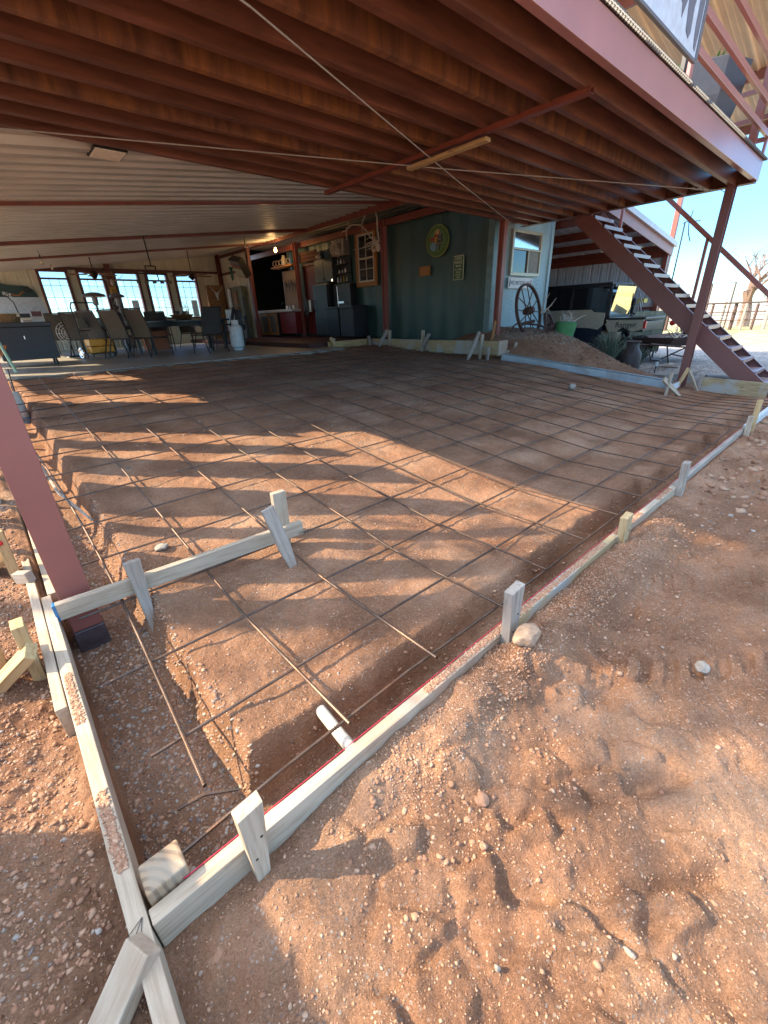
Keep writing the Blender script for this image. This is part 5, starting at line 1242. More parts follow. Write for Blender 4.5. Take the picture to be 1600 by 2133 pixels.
for y0, y1, lb in ((11.45, 12.08, "black ribbed cooler standing next to the refrigerator"), (10.72, 11.38, "dark slate chest freezer below the pine window")):
    t = thing("mini_freezer", lb, "freezer", (8.7, (y0 + y1) / 2, 0.84)); f1 = MB(); f1.box((8.50, y0, 0.86), (9.05, y1, 1.66)); f1.build("body", black_gloss if y0 > 11.4 else charcoal, t, bevel=0.015)
    f1 = MB(); f1.box((8.48, y0 - 0.01, 1.661), (9.06, y1 + 0.01, 1.72)); f1.build("lid", black if y0 > 11.4 else simple("slate_lid", (0.03, 0.034, 0.04), 0.4), t, bevel=0.01)
door = thing("slatted_door", "dark maroon slatted door between the hanging coats and the refrigerator", "door", (9.0, 13.3, 0.84))
s = MB(); s.box((8.98, 13.02, 0.86), (9.04, 13.85, 3.0)); s.build("leaf", simple("maroon_door", (0.075, 0.012, 0.010), 0.45), door)
s = MB()
for i in range(6): s.box((8.95, 13.08 + i * 0.125, 0.95), (8.979, 13.14 + i * 0.125, 1.75))
s.build("slats", red_m, door)
s = MB(); s.box((8.94, 12.98, 0.86), (9.05, 13.018, 3.02)); s.box((8.94, 13.852, 0.86), (9.05, 13.92, 3.02)); s.box((8.94, 13.018, 3.0), (9.05, 13.852, 3.08)); s.build("frame", simple("brown_door_frame", (0.09, 0.05, 0.04), 0.6), door)
hs = thing("wood_header_shelf", "reddish boards across the top of the slatted door", "boards", (8.95, 13.4, 3.1))
s = MB()
for k in range(3): s.box((8.86, 12.9, 3.10 + 0.1 * k), (8.93, 13.9, 3.19 + 0.1 * k))
s.build("board", wood("brown_red_boards", (0.12, 0.045, 0.03), (0.05, 0.02, 0.012)), hs)
ap = thing("hanging_apron", "pale cloth hanging on the slatted door frame", "cloth", (8.88, 13.55, 1.7)); s = MB(); s.box((8.84, 13.42, 1.62), (8.88, 13.62, 1.98)); s.build("cloth", tank_m, ap, bevel=0.015)
ba = MB(); ba.box((8.80, 13.55, 1.5), (8.84, 13.80, 2.0)); ba.top("hanging_bag", charcoal, "dark bag hanging left of the pale cloth", "bag", bevel=0.03)
ct = thing("sink_counter", "white topped porch sink counter with rusty tin doors in pine frames", "counter", (8.6, 15.4, 0.84))
s = MB(); s.box((8.35, 13.9, 1.66), (9.0, 17.5, 1.74)); s.build("worktop", simple("pale_worktop", (0.55, 0.50, 0.48), 0.5), ct, bevel=0.006)
s = MB(); s.box((8.45, 15.05, 0.86), (9.0, 17.3, 1.655)); s.build("base", black, ct)
for y0, y1 in ((15.12, 15.72), (15.76, 16.36)):
    s = MB(); s.box((8.42, y0, 0.90), (8.449, y0 + 0.07, 1.64)); s.box((8.42, y1 - 0.07, 0.90), (8.449, y1, 1.64)); s.box((8.42, y0 + 0.07, 0.90), (8.449, y1 - 0.07, 0.98)); s.box((8.42, y0 + 0.07, 1.56), (8.449, y1 - 0.07, 1.64))
    df = s.build("door_frame", wood_orange, ct); s = MB(); s.sheet((8.436, y0 + 0.07, 0.98), (0, 0, 1), (0, 1, 0), 0.58, y1 - y0 - 0.14, 0.06, -0.008, 0.003, 'w'); s.build("tin_panel", paint("grey_tin", (0.16, 0.14, 0.13), 0.5, 0.4), df)
s = MB(); s.tube([(8.75, 14.9, 1.74), (8.75, 14.9, 1.95), (8.62, 14.92, 1.97), (8.60, 14.92, 1.90)], 0.012, 7); s.build("faucet", black, ct)
rc = MB(); rc.box((8.50, 13.95, 0.95), (9.0, 15.0, 1.655)); rc.top("red_cabinet", red_m, "deep red cabinet at the right half of the sink counter", "cabinet", bevel=0.005)
for i in range(6):
    s = MB(); s.lathe([(0.03, 0), (0.035, 0.08), (0.035, 0.11)], (8.6 + 0.06 * (i % 2), 14.15 + i * 0.11, 1.742), 10); s.top("cup", white_m if i != 2 else simple("blue_cup", (0.2, 0.3, 0.4), 0.4), "small cup on the porch sink counter", "cup", "cups on the sink counter", smooth=True)
for y, lb in ((16.62, "silver pedal bin next to the tin doored counter"), (17.18, "silver pedal bin beside the dark doorway")):
    t = thing("pedal_bin", lb, "bin", (8.3, y, 0.84)); s = MB(); s.lathe([(0.15, 0), (0.16, 0.02), (0.155, 0.62)], (8.2, y, 0.86), 20); s.build("drum", simple("brushed_silver", (0.32, 0.36, 0.40), 0.35, 0.6), t, smooth=True)
    s = MB(); s.lathe([(0.16, 0), (0.14, 0.07), (0.02, 0.10)], (8.2, y, 1.482), 20); s.build("lid", black, t, smooth=True)
pb = thing("plank_backboard", "upright grey plank backboard with black metal lettering above the sink", "board", (9.0, 14.85, 1.8))
s = MB()
for i in range(7): s.box((9.0, 14.40 + i * 0.135, 1.78), (9.03, 14.53 + i * 0.135, 2.98))
s.build("planks", wood("grey_planks", (0.22, 0.17, 0.13), (0.11, 0.085, 0.065)), pb)
s = MB()
for i in range(4): s.torus((8.985, 14.55 + 0.2 * i, 2.5 + 0.06 * (i % 2)), 0.075, 0.012, (1, 0, 0), 14, 5)
for i in range(4): s.box((8.975, 14.5 + 0.2 * i, 2.30), (8.985, 14.53 + 0.2 * i, 2.68))
s.build("metal_scroll", charcoal, pb)
ts = thing("trinket_shelf", "orange pine shelf with a white jar and wire letters on the porch", "shelf", (8.95, 15.0, 3.1))
s = MB(); s.box((8.78, 14.3, 3.08), (9.05, 15.7, 3.13)); s.build("shelf_board", wood_orange, ts)
s = MB(); s.lathe([(0.07, 0), (0.085, 0.08), (0.085, 0.2), (0.05, 0.26), (0.055, 0.3)], (8.86, 14.88, 3.131), 14); s.top("jar", simple("cream_jar", (0.50, 0.45, 0.36), 0.4), "cream jar in the middle of the pine shelf", "jar", smooth=True)
s = MB()
for i, y in enumerate((15.55, 15.35, 15.12, 14.6)): s.torus((8.86, y, 3.24), 0.08, 0.012, (1, 0.2, 0), 16, 5)
s.top("wire_letters", bone, "pale curled letters standing on the pine shelf", "letters")
ac = thing("striped_box", "grey striped box above the cupboards behind the shed antlers", "box", (8.95, 11.8, 3.35))
s = MB(); s.box((8.90, 11.46, 3.09), (9.10, 12.10, 3.52)); s.build("case", simple("grey_stripe_a", (0.20, 0.18, 0.16), 0.6), ac)
s = MB()
for i in range(4): s.box((8.892, 11.50 + i * 0.16, 3.10), (8.899, 11.57 + i * 0.16, 3.51))
s.build("stripes", simple("grey_stripe_b", (0.32, 0.29, 0.25), 0.6), ac)
s = MB(); s.torus((8.888, 11.70, 3.33), 0.07, 0.012, (1, 0, 0), 18, 5); s.build("letter_mark", black, ac)

# bulbs and fans
glow = simple("warm_bulb", (1.0, 0.6, 0.25), 0.3, emit=(1.0, 0.55, 0.18), es=9.0)
clearb = glass("clear_bulb_glass", (0.9, 0.85, 0.7), 0.6)
bulbs = [((1.75, 13.9), 0.32, False, "clear hanging bulb nearest the left edge of the lodge ceiling"), ((2.35, 17.0), 0.2, False, "small clear bulb hanging in front of the first window"), ((6.75, 13.4), 0.32, False, "unlit clear bulb hanging above the doorway"), ((8.25, 14.3), 0.40, True, "glowing warm bulb hanging near the porch column")]
for (x, y), dp, on, lb in bulbs:
    t = thing("hanging_bulb", lb, "light bulb", (x, y, ceil_z(x) - dp), group="bulbs under the lodge ceiling"); z = ceil_z(x) - 0.04
    s = MB(); s.tube([(x, y, z), (x, y, z - dp + 0.16)], 0.006, 5); s.tube([(x, y, z - dp + 0.18), (x, y, z - dp + 0.10)], 0.016, 8); s.build("socket", black, t)
    s = MB(); s.lathe([(0.004, -0.11), (0.035, -0.09), (0.045, -0.05), (0.03, 0.0), (0.014, 0.03)], (x, y, z - dp + 0.09), 14); s.build("bulb", glow if on else clearb, t, smooth=True)
    if on:
        pl = bpy.data.lights.new("bulb_light", 'POINT'); pl.energy = 3.5; pl.color = (1, 0.6, 0.25); pl.shadow_soft_size = 0.06
        po_ = bpy.data.objects.new("bulb_light", pl); COL.objects.link(po_); po_.location = (x - 0.1, y - 0.1, z - dp - 0.02)
for (x, y, dp, rot, lb) in ((3.15, 15.9, 0.52, 0.3, "ceiling fan with wooden blades between the first two windows"), (5.95, 15.9, 0.80, 0.05, "ceiling fan with orange brown blades before the last window")):
    t = thing("ceiling_fan", lb, "ceiling fan", (x, y, ceil_z(x) - dp), group="ceiling fans"); z0 = ceil_z(x); z = z0 - dp
    s = MB(); s.lathe([(0.02, -0.10), (0.07, -0.03), (0.075, 0.0)], (x, y, z0 - 0.03), 14); s.tube([(x, y, z0 - 0.1), (x, y, z + 0.05)], 0.014, 7); s.build("downrod", black, t)
    s = MB(); s.lathe([(0.02, -0.14), (0.06, -0.10), (0.11, -0.02), (0.12, 0.02), (0.08, 0.06), (0.02, 0.08)], (x, y, z), 16); s.build("motor", simple("dark_bronze", (0.04, 0.02, 0.015), 0.4, 0.5), t, smooth=True)
    for k in range(5):
        a = rot + k * 2 * math.pi / 5; d = Vector((math.cos(a), math.sin(a), 0)); s = MB(); c = Vector((x, y, z - 0.01)); s.beam(tuple(c + d * 0.16), tuple(c + d * 0.66), 0.13, 0.01, up=(0.0, 0.12, 1)); s.build("blade", wood_brown, t)
ch = thing("bar_chandelier", "black rectangular frame light hanging on a long rod before the windows", "light fitting", (3.7, 12.6, 2.6))
x, y = 3.72, 12.5; z0 = ceil_z(x)
s = MB(); s.box((x - 0.1, y - 0.05, z0 - 0.07), (x + 0.1, y + 0.05, z0 - 0.04)); s.tube([(x, y, z0 - 0.05), (x + 0.02, y, z0 - 0.68)], 0.016, 7); s.build("rod", black, ch)
s = MB()
for a, b_ in (((-0.12, -0.68), (0.12, -0.68)), ((-0.12, -0.68), (-0.10, -0.86)), ((0.12, -0.68), (0.10, -0.86)), ((-0.32, -0.84), (0.34, -0.86)), ((-0.32, -0.84), (-0.33, -1.0)), ((0.34, -0.86), (0.36, -1.02)), ((-0.12, -0.86), (-0.12, -1.0)), ((0.12, -0.86), (0.13, -1.0))):
    s.tube([(x + a[0], y, z0 + a[1]), (x + b_[0], y, z0 + b_[1])], 0.014, 6)
s.build("frame", black, ch)
for k in range(5):
    s = MB(); s.lathe([(0.05, -0.05), (0.045, 0.0), (0.02, 0.02)], (x - 0.34 + k * 0.18, y, z0 - 1.0), 10); s.build("shade", simple("bronze_shade", (0.10, 0.09, 0.06), 0.4, 0.4), ch, smooth=True)

# ================================================================ furniture on the slab
ZF = 0.731
def make_chair(lb, sling=sling_m):
    t = thing("patio_chair", lb, "chair", (0, 0, 0), group="patio chairs around the table", local=True)
    for sd in (-1, 1):
        s = MB(); x = sd * 0.27
        s.tube([(x, 0.30, 0), (x, 0.24, 0.40), (x, 0.20, 0.60), (x, -0.10, 0.62), (x, -0.20, 0.60)], 0.013, 7); s.build("front_leg", black, t)
        s = MB(); s.tube([(x, -0.36, 0), (x * 0.98, -0.18, 0.40), (x * 0.96, -0.22, 0.62), (x * 0.93, -0.34, 1.0)], 0.014, 7); s.build("rear_leg", black, t)
    for a_, r_ in ((((-0.25, -0.34, 1.0), (0.25, -0.34, 1.0)), 0.014), (((-0.26, 0.24, 0.40), (0.26, 0.24, 0.40)), 0.012), (((-0.26, -0.18, 0.40), (0.26, -0.18, 0.40)), 0.012)):
        s = MB(); s.tube(list(a_), r_, 7); s.build("cross_tube", black, t)
    s = MB(); s.add([(-0.24, 0.24, 0.425), (0.24, 0.24, 0.425), (0.24, 0.0, 0.395), (-0.24, 0.0, 0.395), (0.24, -0.18, 0.41), (-0.24, -0.18, 0.41), (-0.24, 0.24, 0.42), (0.24, 0.24, 0.42), (0.24, 0.0, 0.39), (-0.24, 0.0, 0.39), (0.24, -0.18, 0.405), (-0.24, -0.18, 0.405)], [(0, 1, 2, 3), (3, 2, 4, 5), (9, 8, 7, 6), (11, 10, 8, 9)]); s.build("seat", sling, t)
    s = MB(); pr = [(-0.19, 0.42), (-0.225, 0.62), (-0.285, 0.82), (-0.335, 0.985)]
    for i in range(3):
        (y0, z0), (y1, z1) = pr[i], pr[i + 1]
        s.add([(-0.24, y0, z0), (0.24, y0, z0), (0.24, y1, z1), (-0.24, y1, z1), (-0.24, y0 + 0.005, z0), (0.24, y0 + 0.005, z0), (0.24, y1 + 0.005, z1), (-0.24, y1 + 0.005, z1)], [(0, 1, 2, 3), (7, 6, 5, 4)])
    s.build("backrest", sling, t)
    return t
c0 = make_chair("dark sling chair with its back to the camera left of the pale tank", simple("charcoal_sling", (0.05, 0.046, 0.043), 0.7))
c0.location = (4.28, 11.15, ZF); c0.rotation_euler = (0, 0, R_(12))
spots = [((4.95, 11.75), 60, "sling chair turned sideways just behind the nearest dark chair"), ((2.62, 11.75), -58, "leaning brown backed chair in the middle of the row"), ((3.02, 11.35), -62, "brown backed chair nearest the camera in the row"),
         ((2.30, 12.4), -60, "dark chair at the left end of the row behind the hand truck"), ((2.05, 13.2), -40, "dark chair farther back left of the row"), ((3.9, 13.6), 170, "dark chair on the far side of the table facing us"), ((4.9, 13.9), 200, "dark chair tucked in at the far right corner of the table"),
         ((5.7, 13.2), 100, "dark chair at the right end of the table"), ((1.75, 14.2), -20, "dark chair almost hidden behind the wire fan"), ((3.1, 14.6), 180, "dark chair in front of the third window")]
for (x, y), a, lb in spots:
    c = copy_tree(c0); c.location = (x, y, ZF); c.rotation_euler = (0, 0, R_(a)); c['label'] = lb
    if "brown" in lb:
        for chd in c.children:
            if chd.name.startswith(("seat", "backrest")):
                chd.data = chd.data.copy(); chd.data.materials[0] = sling_m
def table(x, y, rz, lx, ly, h, lb, top_m, leg_m, tt=0.05):
    t = thing("dining_table", lb, "table", (x, y, ZF), group=None); t.rotation_euler = (0, 0, rz); OFF[t.name] = Vector((0, 0, 0))
    s = MB(); s.box((-lx / 2, -ly / 2, h - tt), (lx / 2, ly / 2, h)); s.build("tabletop", top_m, t, bevel=0.01)
    s = MB(); s.box((-lx / 2 + 0.1, -ly / 2 + 0.1, h - tt - 0.09), (lx / 2 - 0.1, ly / 2 - 0.1, h - tt - 0.001)); s.build("apron", leg_m, t)
    for a in (-1, 1):
        for b_ in (-1, 1): s = MB(); s.beam((a * (lx / 2 - 0.18), b_ * (ly / 2 - 0.15), 0), (a * (lx / 2 - 0.12), b_ * (ly / 2 - 0.12), h - tt - 0.09), 0.07, 0.07, up=(0, 1, 0)); s.build("leg", leg_m, t)
    return t
table(4.15, 12.6, R_(8), 2.3, 1.1, 0.76, "long dark blue topped dining table behind the nearest chair", simple("blue_black_top", (0.035, 0.05, 0.065), 0.25), black)
table(2.9, 15.6, R_(0), 3.6, 0.7, 0.90, "long pale grey side table below the windows", simple("grey_top", (0.30, 0.29, 0.29), 0.6), charcoal, 0.24)
gr = MB(); gr.box((3.3, 12.9, ZF + 0.05), (3.9, 13.2, ZF + 0.52)); gr.top("orange_crate", simple("dull_orange", (0.32, 0.09, 0.03), 0.6), "dull orange crate under the dining table", "crate", bevel=0.01)
bx = thing("antler_centrepiece", "pale antlers standing in a wooden bowl on the dining table", "antlers", (4.3, 12.7, ZF + 0.76))
s = MB(); s.lathe([(0.12, 0), (0.28, 0.10), (0.30, 0.13), (0.05, 0.10)], (4.3, 12.75, ZF + 0.761), 16); s.build("bowl", wood_brown, bx, smooth=True)
s = MB(); q = random.Random(2)
for k in range(6): antler(s, (4.3 + q.uniform(-0.15, 0.15), 12.75, ZF + 0.83), (q.uniform(-0.8, 0.8), q.uniform(-0.2, 0.2), 1), (q.choice((-1, 1)), 0, 0.3), q.uniform(0.25, 0.42), 1.1, 0.012, 3, q)
s.build("antler", bone_pale, bx, smooth=True)
tk = thing("gas_cylinder", "pale blue white propane cylinder at the edge of the porch", "gas cylinder", (5.06, 11.25, ZF))
s = MB(); s.lathe([(0.12, 0), (0.125, 0.03), (0.12, 0.04)], (5.06, 11.25, ZF), 20); s.build("foot_ring", tank_m, tk, smooth=True)
s = MB(); s.lathe([(0.10, 0.0), (0.155, 0.05), (0.158, 0.10), (0.158, 0.46), (0.14, 0.53), (0.08, 0.57), (0.03, 0.58)], (5.06, 11.25, ZF + 0.035), 24); s.build("cylinder", tank_m, tk, smooth=True)
s = MB(); s.lathe([(0.085, 0), (0.09, 0.12), (0.078, 0.12), (0.075, 0.01)], (5.06, 11.25, ZF + 0.59), 18); s.build("collar", white_m, tk, smooth=True)
s = MB(); s.tube([(5.06, 11.25, ZF + 0.6), (5.06, 11.25, ZF + 0.70)], 0.016, 8); s.tube([(5.02, 11.25, ZF + 0.69), (5.10, 11.25, ZF + 0.69)], 0.012, 6); s.build("valve", chrome, tk)
# black rolling cabinet
ck = thing("rolling_cabinet", "large black rolling tool cabinet at the left edge of the slab", "cabinet", (0.85, 11.5, ZF))
s = MB(); s.box((0.30, 11.3, ZF + 0.12), (1.22, 11.85, ZF + 0.72)); s.build("body", simple("blue_black_panel", (0.025, 0.028, 0.035), 0.45), ck, bevel=0.01)
s = MB(); s.box((0.27, 11.27, ZF + 0.7205), (1.25, 11.88, ZF + 0.80)); s.build("top", black, ck, bevel=0.008)
s = MB(); s.box((0.74, 11.292, ZF + 0.50), (0.755, 11.299, ZF + 0.56)); s.build("latch", chrome, ck)
for x in (0.38, 1.14):
    for y in (11.36, 11.78): s = MB(); s.lathe([(0.055, -0.018), (0.055, 0.018)], (x, y, ZF + 0.056), 16, axis=(1, 0, 0)); s.box((x - 0.012, y - 0.012, ZF + 0.07), (x + 0.012, y + 0.012, ZF + 0.12)); s.build("caster", black, ck)
bk = thing("wicker_basket", "wicker basket with a tall hoop handle on the black cabinet", "basket", (0.62, 11.5, ZF + 0.8))
s = MB(); s.lathe([(0.17, 0), (0.20, 0.15), (0.19, 0.15), (0.16, 0.02)], (0.62, 11.5, ZF + 0.801), 18); s.build("basket_body", wicker, bk)
s = MB(); s.tube([(0.43, 11.5, ZF + 0.93), (0.44, 11.5, ZF + 1.15), (0.52, 11.5, ZF + 1.26), (0.62, 11.5, ZF + 1.29), (0.72, 11.5, ZF + 1.26), (0.79, 11.5, ZF + 1.15), (0.81, 11.5, ZF + 0.93)], 0.010, 7); s.build("handle", charcoal, bk)
s = MB(); s.box((0.48, 11.36, ZF + 0.90), (0.8, 11.56, ZF + 0.965)); s.top("magazines", simple("cream_paper", (0.55, 0.52, 0.38), 0.7), "cream magazines lying in the wicker basket", "magazines")
s = thing("game_box", "upright white and maroon box on the right of the black cabinet", "box", (1.05, 11.5, ZF + 0.8)); b1 = MB(); b1.box((0.98, 11.45, ZF + 0.801), (1.18, 11.55, ZF + 1.0)); b1.build("carton", simple("carton_white", (0.55, 0.55, 0.50), 0.6), s); b1 = MB(); b1.box((1.0, 11.442, ZF + 0.90), (1.16, 11.449, ZF + 0.99)); b1.build("picture", simple("carton_maroon", (0.13, 0.05, 0.06), 0.6), s)
mr = thing("sky_mirror", "long glass panel above the black cabinet with a painted pale sky reflection", "glass panel", (1.0, 15.5, 1.8)); s = MB(); s.add([(-0.4, 16.0, 1.80), (1.78, 16.0, 1.80), (1.74, 16.1, 2.20), (-0.4, 16.1, 2.22), (-0.4, 16.02, 1.80), (1.78, 16.02, 1.80), (1.74, 16.12, 2.20), (-0.4, 16.12, 2.22)], [(0, 1, 2, 3), (7, 6, 5, 4), (0, 4, 5, 1), (3, 2, 6, 7), (1, 5, 6, 2)]); s.build("glass", simple("painted_sky_glass", (0.52, 0.60, 0.64), 0.35, 0.1), mr)  # pale blue base colour stands in for reflected sky
s = MB(); s.box((-0.4, 15.97, 1.70), (1.80, 16.15, 1.799)); s.build("rim", charcoal, mr)
s = MB(); s.box((0.0, 15.99, 0.74), (0.1, 16.12, 1.70)); s.box((1.5, 15.99, 0.74), (1.6, 16.12, 1.70)); s.build("leg", charcoal, mr)
gsn = thing("dark_green_sign", "dark green wall picture with curly white lettering cut by the left edge", "sign", (1.0, 17.9, 2.4))
s = MB(); s.poly([(0.2, 17.92, 2.28), (1.9, 17.92, 2.28), (1.82, 17.92, 2.50), (1.62, 17.92, 2.60), (1.25, 17.92, 2.62), (0.9, 17.92, 2.70), (0.2, 17.92, 2.72)], (0, -1, 0), 0.02); s.build("panel", simple("dark_green_print", (0.018, 0.05, 0.045), 0.5), gsn)
text_mesh("lettering", "Big", 0.17, plane_M((1.14, 17.895, 2.37), (1, 0, 0), (0, 0, 1)), white_m, gsn, 0.001)
s = MB(); s.tube([(1.25, 17.89, 2.36), (1.42, 17.89, 2.34), (1.56, 17.89, 2.45)], 0.03, 6); s.build("painted_branch", wood_brown, gsn); s = MB(); s.torus((1.66, 17.885, 2.50), 0.07, 0.02, (0, 1, 0), 14, 5); s.build("painted_wheel", charcoal, gsn)
gp = MB(); gp.tube([(0.27, 9.6, 1.35), (0.36, 9.6, 0.76)], 0.022, 8); gp.top("green_pole", simple("pale_green_pole", (0.24, 0.42, 0.33), 0.5), "pale green pole leaning in front of the black cabinet", "pole", smooth=True)
og = MB(); q = random.Random(8)
for i in range(8): og.tube([(0.14 + 0.03 * i, 11.0, 1.3 - 0.03 * i), (0.2 + 0.03 * i, 10.9, 1.15), (0.22 + 0.02 * i, 10.8, 0.9 + 0.02 * i)], 0.008, 5)
og.top("power_cable", simple("orange_cord_rubber", (0.5, 0.16, 0.03), 0.5), "tangle of orange cord at the left edge of the slab", "cord")
# hand truck with yellow box
ht = thing("hand_truck", "two wheeled hand truck with YALE label carrying a yellow crate", "hand truck", (2.1, 12.4, ZF))
ht.rotation_euler = (0, 0, R_(12)); OFF[ht.name] = Vector((0, 0, 0))
s = MB()
for x in (-0.28, 0.28): s.tube([(x, 0, 0.12), (x, 0.05, 1.10), (x * 0.8, 0.10, 1.18)], 0.014, 7)
s.tube([(-0.22, 0.10, 1.18), (0.22, 0.10, 1.18)], 0.014, 7); s.tube([(-0.28, 0.02, 0.6), (0.28, 0.02, 0.6)], 0.012, 6); s.box((-0.30, -0.34, 0.10), (0.30, 0, 0.12)); s.build("frame", black, ht)
s = MB(); s.box((-0.25, -0.30, 0.125), (0.25, -0.02, 0.26)); s.box((-0.25, -0.30, 0.27), (0.25, -0.02, 0.42)); s.build("yellow_crate", yellow_m, ht, bevel=0.02)
s = MB(); s.box((-0.26, -0.03, 0.66), (0.26, 0.01, 0.86)); s.build("label_plate", simple("olive_plate", (0.16, 0.15, 0.10), 0.6), ht)
t_ = text_mesh("lettering", "YALE", 0.15, plane_M((0.06, -0.034, 0.76), (1, 0, 0), (0, 0, 1)), white_m, ht, 0.001)
for x in (-0.34, 0.34): s = MB(); s.torus((x, 0.03, 0.13), 0.105, 0.028, (1, 0, 0), 22, 8); s.lathe([(0.06, -0.02), (0.06, 0.02)], (x, 0.03, 0.13), 14, axis=(1, 0, 0)); s.build("wheel", chrome if x < 0 else black, ht, smooth=True)
fn = thing("wire_fan", "white wire cage fan on a stand left of the hand truck", "fan", (1.78, 13.8, ZF))
s = MB()
for r_ in (0.07, 0.13, 0.19, 0.25): s.torus((1.78, 13.7, ZF + 0.55), r_, 0.006, (0.35, -1, 0.1), 24, 5)
for k in range(12):
    a = k * math.pi / 6; d = Vector((math.cos(a) * 0.95, math.cos(a) * 0.33, math.sin(a))) * 0.25; s.tube([Vector((1.78, 13.7, ZF + 0.55)), Vector((1.78, 13.7, ZF + 0.55)) + d], 0.004, 4)
s.build("cage", white_m, fn); s = MB(); s.tube([(1.78, 13.78, ZF), (1.78, 13.78, ZF + 0.5)], 0.02, 8); s.lathe([(0.2, 0), (0.18, 0.03)], (1.78, 13.78, ZF), 16); s.build("stand", black, fn)
for x, y, lb, r_ in ((3.05, 16.2, "mushroom topped patio heater in front of the second window", 0.32), (3.75, 16.6, "mushroom topped patio heater in front of the central sign post", 0.22)):
    t = thing("patio_heater", lb, "patio heater", (x, y, ZF), group="patio heaters"); s = MB(); s.lathe([(r_, 0), (r_ * 0.9, 0.06), (r_ * 0.4, 0.11), (0.02, 0.12)], (x, y, 2.22), 24); s.build("hood", simple("grey_hood", (0.22, 0.20, 0.20), 0.35, 0.5), t, smooth=True)
    s = MB(); s.tube([(x, y, ZF), (x, y, 2.22)], 0.03, 8); s.lathe([(0.07, 0), (0.08, 0.2)], (x, y, 2.0), 12); s.lathe([(0.2, 0), (0.19, 0.3), (0.1, 0.4)], (x, y, ZF), 18); s.build("post", simple("heater_post", (0.25, 0.22, 0.21), 0.4, 0.4), t, smooth=True)
# central painted post with plaques
pp = thing("plaque_post", "maroon post between two windows hung with a yellow plaque and LODGE board", "post", (3.45 + 0.5, 17.8, ZF))
s = MB(); s.box((3.88, 17.78, ZF), (4.04, 17.88, 3.25)); s.build("post", MATS["maroon_steel"], pp)
s = MB(); s.box((3.87, 17.76, 2.28), (4.05, 17.779, 2.60)); s.build("yellow_plaque", simple("yellow_plaque", (0.45, 0.26, 0.03), 0.5), pp)
s = MB(); s.torus((3.96, 17.765, 2.46), 0.04, 0.012, (0, 1, 0), 12, 5); s.box((3.90, 17.753, 2.36), (4.02, 17.759, 2.39)); s.build("plaque_mark", charcoal, pp)
s = MB(); s.box((3.83, 17.76, 1.98), (4.10, 17.779, 2.26)); s.build("crescent_panel", charcoal, pp); s = MB(); s.torus((3.97, 17.755, 2.12), 0.09, 0.014, (0, 1, 0), 20, 5); s.lathe([(0.055, 0), (0.055, 0.006)], (4.0, 17.757, 2.13), 16, axis=(0, -1, 0)); s.build("crescent", cream_t, pp)
s = MB(); s.box((3.72, 17.75, 1.80), (4.24, 17.779, 1.95)); s.build("lodge_board", simple("maroon_board", (0.09, 0.03, 0.025), 0.6), pp)
text_mesh("lettering", "LODGE", 0.13, plane_M((3.98, 17.747, 1.872), (1, 0, 0), (0, 0, 1)), bone, pp, 0.001)
s = MB(); antler(s, (3.9, 17.72, 2.78), (-0.9, -0.2, 0.2), (0, 0, 1), 0.4, 0.9, 0.014, 4); antler(s, (4.05, 17.72, 2.78), (0.9, -0.2, 0.2), (0, 0, 1), 0.4, 0.9, 0.014, 4); s.lathe([(0.02, 0), (0.05, 0.06), (0.05, 0.14), (0.02, 0.2)], (3.97, 17.72, 2.62), 10); s.build("wreath_antlers", bone, pp)
q = random.Random(6)
for i in range(16):
    s = MB(); antler(s, (2.9 + 0.3 * i, 17.85, 3.14), (q.uniform(-1, 1), -0.1, 0.5), (q.choice((-1, 1)), 0, 0.4), q.uniform(0.15, 0.3), 1.0, 0.010, 3, q)
    s.top("antler", bone, "small antler laid on the ledge above the lodge windows", "antler", "antlers on the window ledge")
# corner display
wp = thing("hide_board", "brown wood panel with a pale deer skull in the back corner", "board", (7.35, 17.3, ZF)); s = MB(); s.box((6.95, 17.4, 0.75), (7.62, 17.45, 2.66)); s.build("panel", wood_brown, wp)
s = MB(); q = random.Random(3); antler(s, (7.26, 17.34, 2.42), (-0.8, -0.1, 0.5), (0, 0, 1), 0.36, 1.0, 0.014, 3, q); antler(s, (7.34, 17.34, 2.42), (0.8, -0.1, 0.5), (0, 0, 1), 0.36, 1.0, 0.014, 3, q); s.lathe([(0.02, 0), (0.035, 0.1), (0.065, 0.2), (0.05, 0.26)], (7.30, 17.35, 2.16), 10); s.build("deer_skull", bone_pale, wp, smooth=True)
ds = thing("display_rack", "cluttered display rack with a white framed panel beside the deer skull", "rack", (7.7, 16.6, ZF))
s = MB(); s.box((7.60, 15.9, 0.75), (7.75, 16.9, 2.55)); s.build("backing", simple("drab_backing", (0.16, 0.15, 0.09), 0.7), ds)
s = MB(); s.box((7.55, 16.25, 1.95), (7.594, 16.62, 2.40)); s.build("brown_panel", wood_brown, ds)
s = MB(); s.box((7.50, 16.72, 1.9), (7.56, 16.86, 2.5)); s.build("white_panel", white_m, ds)
for i in range(7):
    q_ = random.Random(i); y = 15.95 + 0.13 * i; z = (1.12, 1.42, 1.7)[i % 3]; s = MB(); s.box((7.44, y, z), (7.596, y + 0.1, z + q_.uniform(0.08, 0.2))); s.build("trinket", [charcoal, white_m, wood_brown, cream_t][i % 4], ds)
tv = thing("hanging_case", "tilted black hanging case with a pale printed underside near the doorway", "case", (7.4, 14.9, 3.1))
M = Matrix.Translation((7.35, 15.2, 3.05)) @ Matrix.Rotation(R_(-35), 4, 'Y') @ Matrix.Rotation(R_(15), 4, 'X')
